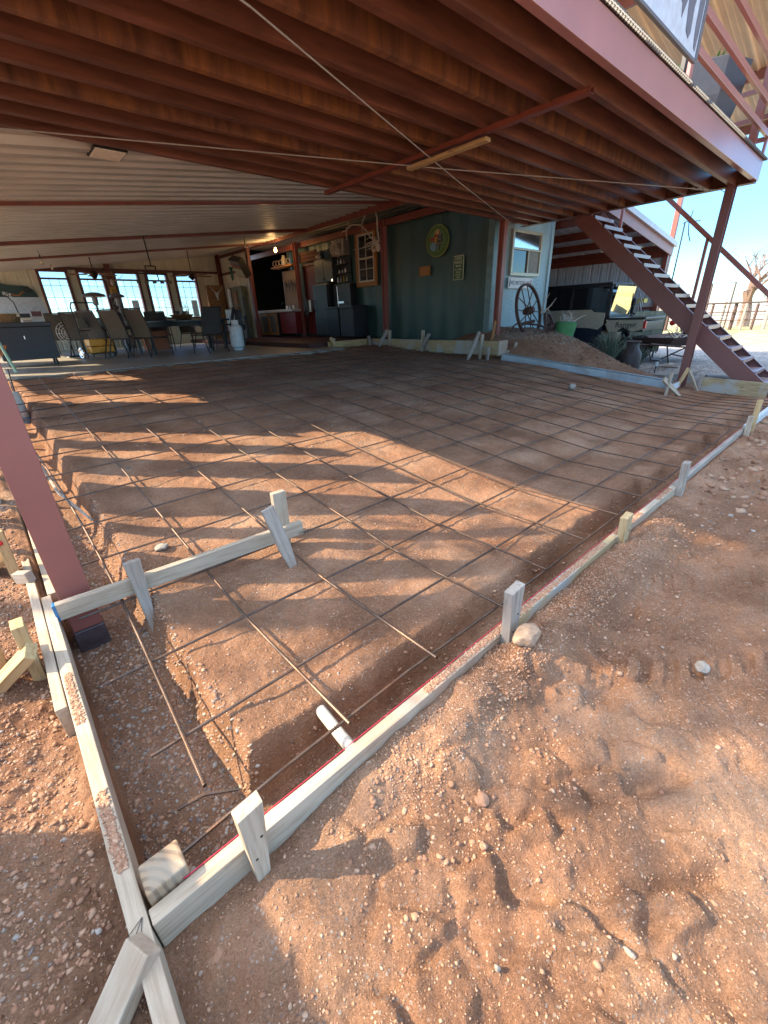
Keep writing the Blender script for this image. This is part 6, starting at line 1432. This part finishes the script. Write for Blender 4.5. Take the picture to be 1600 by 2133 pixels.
s = MB(); s.box((-0.12, -0.28, -0.28), (0.12, 0.28, 0.30)); s.v = [M @ v for v in s.v]; s.build("case", black, tv, bevel=0.01); s = MB(); s.box((-0.135, -0.24, -0.24), (-0.121, 0.24, 0.03)); s.v = [M @ v for v in s.v]; s.build("printed_face", simple("pale_print", (0.42, 0.44, 0.30), 0.5), tv)
s = MB(); s.box((-0.133, -0.22, 0.08), (-0.121, 0.22, 0.12)); s.v = [M @ v for v in s.v]; s.build("orange_strip", simple("orange_strip", (0.4, 0.14, 0.05), 0.5), tv)
gb = MB(); gb.lathe([(0.02, -0.2), (0.05, -0.1), (0.055, 0.05), (0.03, 0.1), (0.09, 0.2)], (7.3, 15.8, 2.9), 8); gb.top("green_ornament", simple("bottle_green", (0.01, 0.10, 0.06), 0.3), "dark green hanging ornament left of the tilted case", "ornament")
ps = thing("louvre_stand", "white louvred stand beside the last window", "stand", (6.1, 13.9, ZF)); s = MB(); s.box((5.75, 13.2, ZF), (5.98, 13.3, ZF + 1.0)); s.build("white_panel", white_m, ps, bevel=0.005); s = MB(); s.box((5.985, 13.2, ZF), (6.2, 13.32, ZF + 0.98)); s.build("grey_panel", slate, ps, bevel=0.005)
for x, y, lb in ((3.55, 14.2, "white laptop sized panel standing on the side table"), (5.2, 14.3, "white louvred panel before the last window")):
    s = MB(); s.box((x, y, ZF + 0.86), (x + 0.16, y + 0.05, ZF + 1.30)); s.top("white_panel", white_m, lb, "panel", bevel=0.004)
lf = MB(); lf.tube([(7.6, 15.8, 0.74), (7.62, 15.9, 2.2)], 0.035, 8); lf.tube([(7.45, 15.6, 0.74), (7.5, 15.75, 1.6)], 0.05, 8); lf.top("rolled_hose", charcoal, "dark rolled hose and pole leaning by the doorway column", "hose")

# ================================================================ timber windbreak panels added out of frame on the left to streak the sun
wbm = wood("shading_boards", (0.32, 0.24, 0.16), (0.18, 0.13, 0.08))
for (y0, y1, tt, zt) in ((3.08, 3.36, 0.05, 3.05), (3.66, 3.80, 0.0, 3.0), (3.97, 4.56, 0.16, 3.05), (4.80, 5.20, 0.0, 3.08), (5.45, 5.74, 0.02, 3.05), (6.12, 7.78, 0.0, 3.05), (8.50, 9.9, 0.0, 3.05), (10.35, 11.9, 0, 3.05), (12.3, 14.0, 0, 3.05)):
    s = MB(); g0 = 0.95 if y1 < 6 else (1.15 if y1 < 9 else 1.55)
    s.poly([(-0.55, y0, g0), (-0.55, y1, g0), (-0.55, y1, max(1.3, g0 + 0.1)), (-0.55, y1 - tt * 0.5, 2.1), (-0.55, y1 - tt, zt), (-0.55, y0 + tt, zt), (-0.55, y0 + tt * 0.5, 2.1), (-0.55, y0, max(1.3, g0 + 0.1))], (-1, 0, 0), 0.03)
    wt = thing("shading_panel", "brown boarded windbreak panel on thin legs added out of view to streak the sun", "shading", (-0.55, y0, 0), group="windbreak panels added left of the pit")
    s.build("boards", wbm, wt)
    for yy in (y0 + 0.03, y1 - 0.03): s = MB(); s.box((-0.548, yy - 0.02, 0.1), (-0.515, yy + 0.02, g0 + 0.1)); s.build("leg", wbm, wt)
pb_ = MB(); pb_.box((-1.75, 0.45, 0.1), (-1.15, 1.95, 1.35)); pb_.top("shade_block", wbm, "stack of rough lumber added out of view left of the forms to cast shade", "lumber", bevel=0.01)  # unseen stack added to shade the near left corner

# ================================================================ wagon wheels and things on the mound
def wagon_wheel(c, r, axis, spokes, lb, hub=0.09):
    t = thing("wagon_wheel", lb, "wheel", c, group="old iron wheels on the mound")
    s = MB(); s.torus(c, r, 0.028, axis, 48, 4, 1.6); s.build("rim", rust, t)
    s = MB(); ax = Vector(axis).normalized(); s.lathe([(hub * 0.6, -0.13), (hub, -0.05), (hub, 0.05), (hub * 0.6, 0.13)], c, 14, axis=axis); s.build("hub", rust, t, smooth=True)
    q = Vector((0, 0, 1)).rotation_difference(ax)
    for k in range(spokes):
        a = 2 * math.pi * k / spokes; d = q @ Vector((math.cos(a), math.sin(a), 0)); s = MB(); s.tube([Vector(c) + d * hub * 0.8 + ax * (0.05 if k % 2 else -0.05), Vector(c) + d * (r - 0.02)], 0.012, 5); s.build("spoke", rust, t)
    return t
wagon_wheel((9.72, 5.72, 1.40), 0.56, (0.06, -1, 0.22), 12, "big rusty spoked iron wheel leaning on the teal container")
wagon_wheel((9.90, 5.25, 1.04), 0.32, (0.25, -1, 0.35), 8, "smaller rusty wheel leaning in front of the big one")
ir = MB(); ir.tube([(9.2, 5.8, 0.85), (9.25, 5.8, 1.08), (9.4, 5.78, 1.15), (9.8, 5.5, 1.1), (10.1, 5.3, 0.98)], 0.022, 7); ir.tube([(9.35, 5.7, 1.12), (9.8, 5.6, 1.18)], 0.04, 6); ir.top("iron_frame", rust, "rusty bent iron frame between the two wheels", "iron frame")
an = thing("wheel_antler", "pale antler hooked over the hub of the big wheel", "antler", (9.8, 5.5, 1.45)); s = MB(); q = random.Random(12); antler(s, (9.75, 5.42, 1.34), (1, -0.2, 0.35), (0, 0, 1), 0.55, 0.7, 0.02, 3, q); antler(s, (9.75, 5.42, 1.36), (0.1, -0.2, 1), (1, 0, 0), 0.42, 0.6, 0.016, 3, q); s.build("antler", bone, an, smooth=True)
bt = thing("green_bucket", "tilted green metal bucket full of bleached antlers", "bucket", (10.08, 4.95, 0.75))
s = MB(); s.lathe([(0.17, 0), (0.19, 0.10), (0.195, 0.11), (0.23, 0.38), (0.235, 0.39), (0.22, 0.38), (0.18, 0.03)], (10.02, 4.95, 0.74), 26, axis=(0.16, 0.0, 1)); s.build("pail", greenb, bt, smooth=True)
q = random.Random(21)
for i in range(12):
    s = MB(); a = q.uniform(0, 6.28); r_ = q.uniform(0, 0.12)
    antler(s, (10.07 + r_ * math.cos(a), 4.95 + r_ * math.sin(a), 1.06), (q.uniform(-0.9, 0.9), q.uniform(-0.6, 0.6), q.uniform(0.3, 1)), (q.uniform(-1, 1), q.uniform(-1, 1), 0.4), q.uniform(0.28, 0.42), q.uniform(1.2, 2.4), 0.017, 3, q)
    s.top("antler", bone_pale, "bleached antler heaped in the green bucket", "antler", "antlers in the green bucket", smooth=True)
def spiky(c, n_, h, spread, lb, mat, seed, w=0.012):
    t = thing("spiky_plant", lb, "plant", c); q = random.Random(seed); s = MB(); c = Vector(c)
    for i in range(n_):
        a = q.uniform(0, 6.283); el = q.uniform(0.15, 1.0); d = Vector((math.cos(a) * spread * el, math.sin(a) * spread * el, 0)); L_ = h * q.uniform(0.7, 1.15)
        p = [c + d * 0.05, c + d * 0.45 + Vector((0, 0, L_ * 0.62)), c + d * 0.85 + Vector((0, 0, L_ * (1.0 - 0.25 * el))), c + d * 1.15 + Vector((0, 0, L_ * (1.0 - 0.55 * el)))]
        sd = Vector((-math.sin(a), math.cos(a), 0)) * w; ws = [1, 0.9, 0.6, 0.05]
        vs = []
        for pt, k in zip(p, ws): vs += [pt - sd * k, pt + sd * k]
        s.add(vs, [(0, 1, 3, 2), (2, 3, 5, 4), (4, 5, 7, 6)])
    s.build("leaves", mat, t); return t
spiky((12.0, 4.65, gh(12.0, 4.65) + 0.05), 190, 0.78, 0.75, "spiky grey green grass like plant beside the milk can", simple("grey_green_leaf", (0.13, 0.17, 0.12), 0.7), 3, 0.010)
spiky((12.6, 4.1, 0.0), 70, 0.5, 0.4, "second smaller grey green plant behind the milk can", simple("grey_green_leaf_dark", (0.10, 0.12, 0.09), 0.7), 4, 0.009)
mc = thing("milk_can", "old rusty grey milk can standing at the end of the mound", "milk can", (11.15, 3.82, 0))
mz = gh(11.15, 3.82)
s = MB(); s.lathe([(0.20, 0), (0.215, 0.03), (0.21, 0.34), (0.20, 0.40), (0.13, 0.50), (0.12, 0.60), (0.155, 0.63), (0.155, 0.65), (0.12, 0.64)], (11.15, 3.82, mz - 0.02), 26); s.build("body", milkm, mc, smooth=True)
s = MB()
for sd in (-1, 1): s.tube([(11.15 + sd * 0.13, 3.76, mz + 0.47), (11.15 + sd * 0.20, 3.72, mz + 0.53), (11.15 + sd * 0.17, 3.74, mz + 0.40)], 0.012, 6)
s.build("handle", milkm, mc)
so = thing("solar_lamp", "little black solar garden light on a stick behind the milk can", "garden light", (11.6, 3.35, -0.1))
s = MB(); s.tube([(11.55, 3.38, -0.12), (11.55, 3.38, 0.14)], 0.012, 6); s.build("stake", black, so); s = MB(); s.lathe([(0.035, 0), (0.045, 0.10)], (11.55, 3.38, 0.14), 10); s.build("lens", white_m, so); s = MB(); s.box((11.47, 3.30, 0.245), (11.63, 3.46, 0.275)); s.build("cap", black, so)
# wheelbarrow with antlers
wbw = thing("wheelbarrow", "old rusty wheelbarrow heaped with antlers beyond the stairs", "wheelbarrow", (14.6, 4.1, -0.1))
s = MB(); s.add([(14.1, 3.95, 0.38), (15.0, 3.55, 0.36), (15.0, 4.15, 0.36), (14.1, 4.45, 0.38), (13.7, 3.7, 0.62), (15.4, 3.0, 0.66), (15.45, 4.4, 0.66), (13.7, 4.8, 0.62)], [(3, 2, 1, 0), (0, 1, 5, 4), (1, 2, 6, 5), (2, 3, 7, 6), (3, 0, 4, 7)]); s.build("tray", rust, wbw)
s = MB(); s.torus((14.9, 3.6, 0.08), 0.17, 0.03, (0.4, 1, 0), 20, 6); s.build("wheel", rust, wbw)
s = MB()
for a, b_ in (((13.9, 4.4, 0.40), (14.0, 4.2, -0.1)), ((13.9, 3.9, 0.40), (14.0, 3.8, -0.1)), ((14.9, 3.7, 0.36), (14.85, 3.55, 0.05)), ((14.0, 4.2, -0.05), (14.8, 3.7, 0.3)), ((14.0, 3.8, 0.2), (14.8, 3.6, 0.05)), ((13.2, 4.6, 0.5), (15.0, 3.7, 0.3)), ((13.2, 4.1, 0.5), (14.9, 3.5, 0.3))): s.tube([a, b_], 0.02, 6)
s.build("frame", rust, wbw)
for i in range(12):
    s = MB(); antler(s, (14.5 + q.uniform(-0.5, 0.6), 3.95 + q.uniform(-0.35, 0.35), 0.56), (q.uniform(-1, 1), q.uniform(-1, 1), q.uniform(0.1, 0.6)), (q.uniform(-1, 1), q.uniform(-1, 1), 0.6), q.uniform(0.35, 0.55), q.uniform(1.0, 2.4), 0.02, 3, q)
    s.top("antler", bone_pale if i % 3 else bone, "grey antler piled in the old wheelbarrow", "antler", "antlers in the wheelbarrow", smooth=True)
bg_ = MB(); bg_.lathe([(0.08, 0), (0.22, 0.06), (0.26, 0.18), (0.2, 0.3), (0.06, 0.34)], (15.1, 3.75, 0.62), 10); bg_.top("dark_bundle", simple("dark_bundle_cloth", (0.035, 0.015, 0.015), 0.8), "dark mottled bundle on top of the wheelbarrow antlers", "bundle", smooth=True)
rg_ = MB(); rg_.lathe([(0.05, 0), (0.08, 0.05), (0.04, 0.1)], (14.9, 4.2, 0.95), 8, axis=(1, 0, 0)); rg_.top("red_can", simple("red_tin", (0.5, 0.03, 0.03), 0.4), "small red can on the wheelbarrow heap", "can")
pn = thing("tin_panel_stand", "faded olive ribbed tin standing behind the wheelbarrow", "tin panel", (14.2, 4.5, 0)); s = MB(); s.sheet((14.55, 5.15, 0.15), (0.02, -0.03, 1), (0.75, -0.70, 0), 1.12, 0.95, 0.62, 0.02, style='t'); s.build("tin", olive, pn)
s = MB()
for a in (0.0, 0.8):
    s = MB(); s.tube([(14.55 + 0.75 * a, 5.15 - 0.7 * a, -0.1), (14.55 + 0.75 * a, 5.15 - 0.7 * a, 0.2)], 0.025, 6); s.build("leg", black, pn)
eg = thing("machine_parts", "heap of dark machine parts between the vehicle and the tin panel", "machine parts", (15.2, 5.4, 0)); s = MB(); q = random.Random(31)
for i in range(26): 
    c = Vector((15.3 + q.uniform(-0.5, 0.4), 5.55 + q.uniform(-0.3, 0.3), q.uniform(0.2, 1.55))); h = Vector((q.uniform(0.04, 0.14), q.uniform(0.04, 0.14), q.uniform(0.04, 0.12))); s.box(tuple(c - h), tuple(c + h))
s.build("iron_parts", charcoal, eg, bevel=0.006)
s = MB()
for i in range(14): 
    c = Vector((15.2 + q.uniform(-0.5, 0.5), 5.3 + q.uniform(-0.3, 0.2), q.uniform(0.1, 1.6))); s.tube([c, c + Vector((q.uniform(-0.4, 0.4), q.uniform(-0.2, 0.2), q.uniform(-0.3, 0.4)))], 0.016, 5)
s.build("rods", simple("grey_rods", (0.28, 0.30, 0.33), 0.5, 0.4), eg); s = MB(); s.box((15.35, 5.2, 1.50), (15.62, 5.4, 1.62)); s.build("yellow_housing", simple("yellow_housing", (0.6, 0.5, 0.12), 0.5), eg, bevel=0.01)
pv2 = thing("paving_stack", "grey weathered planks stacked behind the right column", "planks", (10.8, 2.9, 0))
for k in range(3): board("plank", (10.3 + 0.1 * k, 3.05 - 0.02 * k, -0.04 + 0.05 * k), (11.5 + 0.08 * k, 2.75 - 0.05 * k, -0.04 + 0.05 * k), 0.36, 0.045, wood_grey, parent=pv2)
pl2 = thing("timber_offcut", "pale grey timber block behind the stained end board", "timber", (10.9, 1.9, 0)); board("block", (10.75, 2.2, 0.02), (11.1, 1.25, 0.0), 0.30, 0.16, wood("lilac_grey_timber", (0.5, 0.45, 0.44), (0.34, 0.30, 0.29)), parent=pl2)
ro = MB(); q = random.Random(41)
for i in range(7): ro.tube([(11.8 + q.uniform(-0.5, 1.2), 3.7 + q.uniform(-0.4, 0.5), 0.0), (12.3 + q.uniform(-0.3, 1.2), 3.3 + q.uniform(-0.3, 0.4), 0.05)], 0.02, 6)
ro.top("scrap_sticks", wood_grey, "loose sticks and rods lying on the gravel behind the milk can", "sticks")

# ================================================================ utility vehicle under the carport
uv = thing("utility_vehicle", "sand coloured side by side utility vehicle with a black cab under the carport", "utility vehicle", (13.6, 6.2, 0))
XN, XF = 12.95, 14.45
def side(s, pts, x0, x1): s.poly([(x0, y, z) for y, z in pts], (1, 0, 0), x1 - x0)
s = MB(); side(s, [(4.30, 0.86), (4.30, 1.10), (5.22, 1.10), (5.26, 0.98), (5.15, 0.80), (4.95, 0.80), (4.80, 0.92), (4.55, 0.80)], XN, XN + 0.05); s.build("bed_side", beige_p, uv, bevel=0.01)
s = MB(); s.box((XN + 0.05, 4.30, 0.80), (XF, 5.25, 1.05)); s.box((XN - 0.02, 4.26, 1.10), (XF, 5.28, 1.15)); s.build("bed", black, uv, bevel=0.01)
s = MB(); side(s, [(5.32, 0.98), (5.32, 1.28), (5.62, 1.30), (5.72, 1.37), (8.0, 1.37), (8.05, 0.98), (5.7, 0.90), (5.45, 0.86)], XN, XN + 0.06); s.build("door_panel", beige_p, uv, bevel=0.01)
s = MB(); side(s, [(5.35, 0.35), (5.35, 0.97), (8.15, 0.97), (8.15, 0.35), (7.0, 0.28), (6.0, 0.28)], XN + 0.04, XF); s.build("lower_body", navy, uv, bevel=0.01)
s = MB(); side(s, [(5.28, 1.0), (5.28, 1.55), (5.36, 1.86), (5.6, 1.93), (7.4, 1.93), (7.75, 1.36), (7.8, 1.0)], XN + 0.09, XF - 0.05); s.build("cab", dark_glass, uv)
s = MB()
for y in (5.32, 6.35, 7.35): s.beam((XN + 0.07, y, 1.36), (XN + 0.09, y - 0.02, 1.93), 0.07, 0.05, up=(0, 1, 0))
s.beam((XN + 0.07, 5.3, 1.93), (XN + 0.07, 7.4, 1.95), 0.06, 0.05); s.beam((XN + 0.07, 7.4, 1.93), (XN + 0.06, 7.8, 1.37), 0.06, 0.05, up=(0, 1, 0)); s.build("roll_cage", black, uv)
s = MB(); s.box((XN + 0.02, 5.25, 1.955), (XF - 0.02, 7.45, 2.02)); s.build("roof", black, uv, bevel=0.03)
s = MB(); s.add([(XN + 0.12, 5.24, 1.22), (XF - 0.05, 5.24, 1.22), (XF - 0.12, 5.13, 1.92), (XN + 0.14, 5.13, 1.92)], [(0, 1, 2, 3)]); rw = s.build("rear_window", mirror_m, uv)
s = MB(); s.beam((XN + 0.08, 5.23, 1.18), (XF - 0.02, 5.23, 1.18), 0.05, 0.07); s.beam((XN + 0.08, 5.24, 1.2), (XN + 0.10, 5.29, 1.95), 0.05, 0.06, up=(0, 1, 0)); s.beam((XF - 0.03, 5.24, 1.2), (XF - 0.10, 5.29, 1.95), 0.05, 0.06, up=(0, 1, 0)); s.beam((XN + 0.1, 5.28, 1.94), (XF - 0.08, 5.28, 1.94), 0.05, 0.05); s.build("window_seal", charcoal, rw)
for x in (XN + 0.06, XF - 0.1): s = MB(); s.lathe([(0.03, 0), (0.05, 0.03), (0.045, 0.06)], (x, 5.22, 1.93), 10, axis=(0, -1, 0)); s.build("work_lamp", charcoal, uv)
s = MB(); s.box((XN - 0.005, 4.24, 0.88), (XN + 0.09, 4.295, 1.06)); s.build("tail_light", simple("tail_red", (0.55, 0.02, 0.02), 0.3), uv, bevel=0.01)
text_mesh("lettering", "Ranger", 0.19, plane_M((XN - 0.004, 4.72, 0.97), (0, -1, 0), (0, 0, 1)), charcoal, uv, 0.002)
for y in (4.72, 7.6):
    for x in (XN + 0.12, XF - 0.12):
        s = MB(); s.torus((x, y, 0.31), 0.24, 0.10, (1, 0, 0), 28, 8); wh = s.build("wheel", simple("tyre_rubber", (0.02, 0.02, 0.02), 0.9), uv, smooth=True); s = MB(); s.lathe([(0.15, -0.05), (0.15, 0.05)], (x, y, 0.31), 18, axis=(1, 0, 0)); s.build("rim", charcoal, wh)
# ================================================================ carport
cpo = thing("carport", "red framed carport with ribbed galvanised wall sheltering the vehicle", "carport", (14, 7, 0))
def cz(x): return 3.42 - 0.128 * (x - 11.5)
s = MB(); u = Vector((1, 0, -0.128)).normalized(); s.sheet((11.4, 5.0, cz(11.4) + 0.13), u, (0, 1, 0), 4.8, 7.5, 0.30, 0.03, style='r'); s.build("roof_panel", galv, cpo)
for x in (12.1, 13.3, 14.5, 15.7): s = MB(); s.beam((x, 5.0, cz(x) + 0.03), (x, 12.4, cz(x) + 0.03), 0.05, 0.18); s.build("purlin", steel_red, cpo)
s = MB(); s.beam((11.4, 4.98, cz(11.4) + 0.02), (16.15, 4.98, cz(16.15) + 0.02), 0.04, 0.22); s.build("front_fascia", steel_post, cpo, bevel=0.003)
s = MB(); s.beam((11.4, 4.94, cz(11.4) + 0.20), (16.2, 4.94, cz(16.2) + 0.20), 0.10, 0.12); s.build("edge_trim", simple("pale_lilac_trim", (0.55, 0.48, 0.48), 0.35, 0.2), cpo)
s = MB(); s.sheet((16.0, 5.1, -0.1), (0, 0, 1), (0, 1, 0), 2.93, 7.2, 0.30, -0.03, style='r'); s.build("side_wall", galv, cpo)
s = MB(); s.box((12.0, 12.3, -0.1), (16.0, 12.35, 3.4)); s.build("rear_wall", galv_dark, cpo)
s = MB(); s.beam((15.94, 5.1, 1.35), (15.94, 12.3, 1.35), 0.05, 0.07); s.beam((15.93, 5.1, 2.78), (15.93, 12.3, 2.78), 0.06, 0.14); s.build("girt", steel_red, cpo)
for x, y in ((15.95, 5.05), (15.95, 9.9), (11.75, 12.0)): s = MB(); s.box((x - 0.06, y - 0.06, -0.15), (x + 0.06, y + 0.06, cz(x))); s.build("post", steel_red, cpo)
sp_ = MB(); sp_.box((16.15, 5.02, -0.1), (16.27, 5.14, 5.4)); sp_.top("steel_post", steel_post, "tall sunlit red post rising beyond the carport corner", "post")
ap_ = MB(); ap_.tube([(16.6, 4.95, -0.1), (16.6, 4.95, 3.62)], 0.02, 6); ap_.tube([(16.3, 4.9, 3.55), (16.62, 4.95, 3.62), (17.1, 4.7, 3.66)], 0.012, 5); ap_.tube([(16.75, 4.85, 3.9), (16.6, 4.85, 3.6), (16.62, 4.8, 3.3), (16.75, 4.75, 3.12)], 0.014, 5)
ap_.top("antenna_mast", charcoal, "thin dark mast with curved arms beside the carport", "mast")

# ================================================================ far fence and trees
fe = thing("pipe_fence", "rusty pipe and post cattle fence across the far yard", "fence", (34, 6, -0.1))
q = random.Random(51); s = MB()
s.tube([(33, 13, 1.42), (36, 3.5, 1.40)], 0.05, 6); s.tube([(33, 13, 0.9), (36, 3.5, 0.9)], 0.03, 6); s.tube([(33, 13, 0.45), (36, 3.5, 0.45)], 0.03, 6); s.build("rail", rust, fe)
for i in range(19):
    k = i / 18; x = 33 + 3 * k + q.uniform(-0.2, 0.2); y = 13 - 9.5 * k; s = MB(); s.tube([(x, y, -0.2), (x + q.uniform(-0.05, 0.05), y, 1.3 + q.uniform(-0.1, 0.25))], 0.07 if i % 3 else 0.10, 7); s.build("fence_post", wood_grey if i % 2 else rust, fe)
s = MB()
for k in range(60): f = k / 59; s.tube([(33.1 + 3 * f, 13 - 9.5 * f, 0), (33.1 + 3 * f, 13 - 9.5 * f, 1.3)], 0.012, 4)
for z in (0.15, 0.3, 0.6, 0.75, 1.05, 1.2): s.tube([(33.1, 13, z), (36.1, 3.5, z)], 0.012, 4)
s.build("wire_mesh", simple("pale_wire", (0.45, 0.42, 0.38), 0.5, 0.3), fe)
f2 = thing("cattle_pens", "pale distant cattle pens beyond the pipe fence", "pens", (60, 18, 0)); s = MB()
for r_ in range(4):
    for z in (0.4, 0.8, 1.2): s.tube([(50 + r_ * 9, 24, z), (54 + r_ * 9, 5, z)], 0.05, 4)
    for k in range(9): s.tube([(50 + r_ * 9 + 4 * k / 8, 24 - 19 * k / 8, 0), (50 + r_ * 9 + 4 * k / 8, 24 - 19 * k / 8, 1.5)], 0.06, 4)
s.build("pen_rails", simple("pale_pens", (0.55, 0.50, 0.46), 0.6), f2)
gt = MB(); gt.tube([(37, 8.6, -0.1), (37, 8.6, 2.6), (37.2, 7.4, 2.6), (37.2, 7.4, -0.1)], 0.05, 6); gt.top("gate_arch", rust, "thin pipe arch standing above the far fence", "gate")
def tree(base, h, lb, seed, spread=1.0, mat=None):
    t = thing("bare_tree", lb, "tree", base, group="bare winter trees"); q = random.Random(seed)
    tr = MB(); br = MB()
    def grow(p, d, L_, r, lev, m_):
        pts = [p]; rs = [r]; n_ = 4
        for i in range(n_):
            d = (d + Vector((q.uniform(-1, 1), q.uniform(-1, 1), q.uniform(-0.3, 0.6))) * 0.16).normalized(); p = p + d * L_ / n_; pts.append(p); rs.append(r * (1 - 0.45 * (i + 1) / n_))
        m_.tube(pts, rs, 7 if lev == 0 else (5 if lev < 3 else 3), cap=False)
        if lev >= 5: return
        for k in range(3 if lev < 4 else 4):
            a = q.uniform(0, 6.28); i = q.choice((2, 3, 4)); dd = (d + Vector((math.cos(a) * spread, math.sin(a) * spread, q.uniform(-0.2, 0.6))) * q.uniform(0.6, 0.95)).normalized()
            grow(pts[i], dd, L_ * q.uniform(0.62, 0.8), rs[i] * 0.68, lev + 1, br)
    grow(Vector(base), Vector((0.02, 0, 1)), h * 0.27, h * 0.045, 0, tr)
    m_ = mat or paint("pale_bark", (0.20, 0.13, 0.10), 0.8)
    tr.build("trunk", m_, t, smooth=True); br.build("crown", m_, t)
tree((40, 6.9, -0.1), 8.5, "spreading bare winter tree beyond the staircase at the right edge", 3, 1.1)
tree((24, 40, -0.1), 7.0, "bare tree seen through the last windows of the lodge", 5)
tree((95, 14, -0.1), 6.0, "small bare tree on the horizon past the pens", 8)
for (x, y, lb) in ((9, 44, "low dark shrub outside the second window"), (12.5, 48, "low dark shrub outside the third window")):
    s = MB(); q = random.Random(int(x)); t = thing("shrub", lb, "shrub", (x, y, 0))
    for i in range(500):
        c = Vector((x + q.gauss(0, 1.2), y + q.gauss(0, 0.5), abs(q.gauss(0, 0.9)))); a = q.uniform(0, 6.28); e = Vector((math.cos(a), math.sin(a), q.uniform(-0.5, 1))) * 0.22; sd = Vector((-math.sin(a), math.cos(a), 0.3)) * 0.09
        s.add([c, c + e * 0.5 + sd, c + e, c + e * 0.5 - sd], [(0, 1, 2, 3)])
    s.build("foliage", simple("dull_olive_leaf", (0.07, 0.08, 0.035), 0.8), t)

t = thing("mesquite_tree", "tall slim mesquite standing left of the lodge beyond the frame", "tree", (-5.0, 6.55, 0.2)); q = random.Random(77)
s = MB(); s.tube([(-5.0, 6.55, 0.2), (-4.95, 6.55, 3.0), (-5.05, 6.5, 5.8), (-5.0, 6.5, 8.0)], [0.10, 0.085, 0.06, 0.02], 8); s.build("trunk", MATS["pale_bark"], t, smooth=True)
s = MB()
for i in range(60):
    c = Vector((-5.0, 6.5, q.uniform(6.0, 8.0))); a = q.uniform(0, 6.28); e = c + Vector((math.cos(a), math.sin(a), q.uniform(-0.2, 0.6))) * q.uniform(0.4, 0.9); s.tube([c, (c + e) / 2 + Vector((0, 0, 0.08)), e], [0.02, 0.012, 0.004], 4)
for i in range(2300):
    c = Vector((-5.0 + q.gauss(0, 0.55), 6.4 + q.gauss(0, 0.55), 7.2 + q.gauss(0, 0.55))); a = q.uniform(0, 6.28); e = Vector((math.cos(a), math.sin(a), q.uniform(-0.8, 0.8))) * 0.11; sd = Vector((-math.sin(a), math.cos(a), 0.4)) * 0.035
    s.add([c, c + e * 0.5 + sd, c + e, c + e * 0.5 - sd], [(0, 1, 2, 3)])
s.build("crown", MATS["dull_olive_leaf"], t)
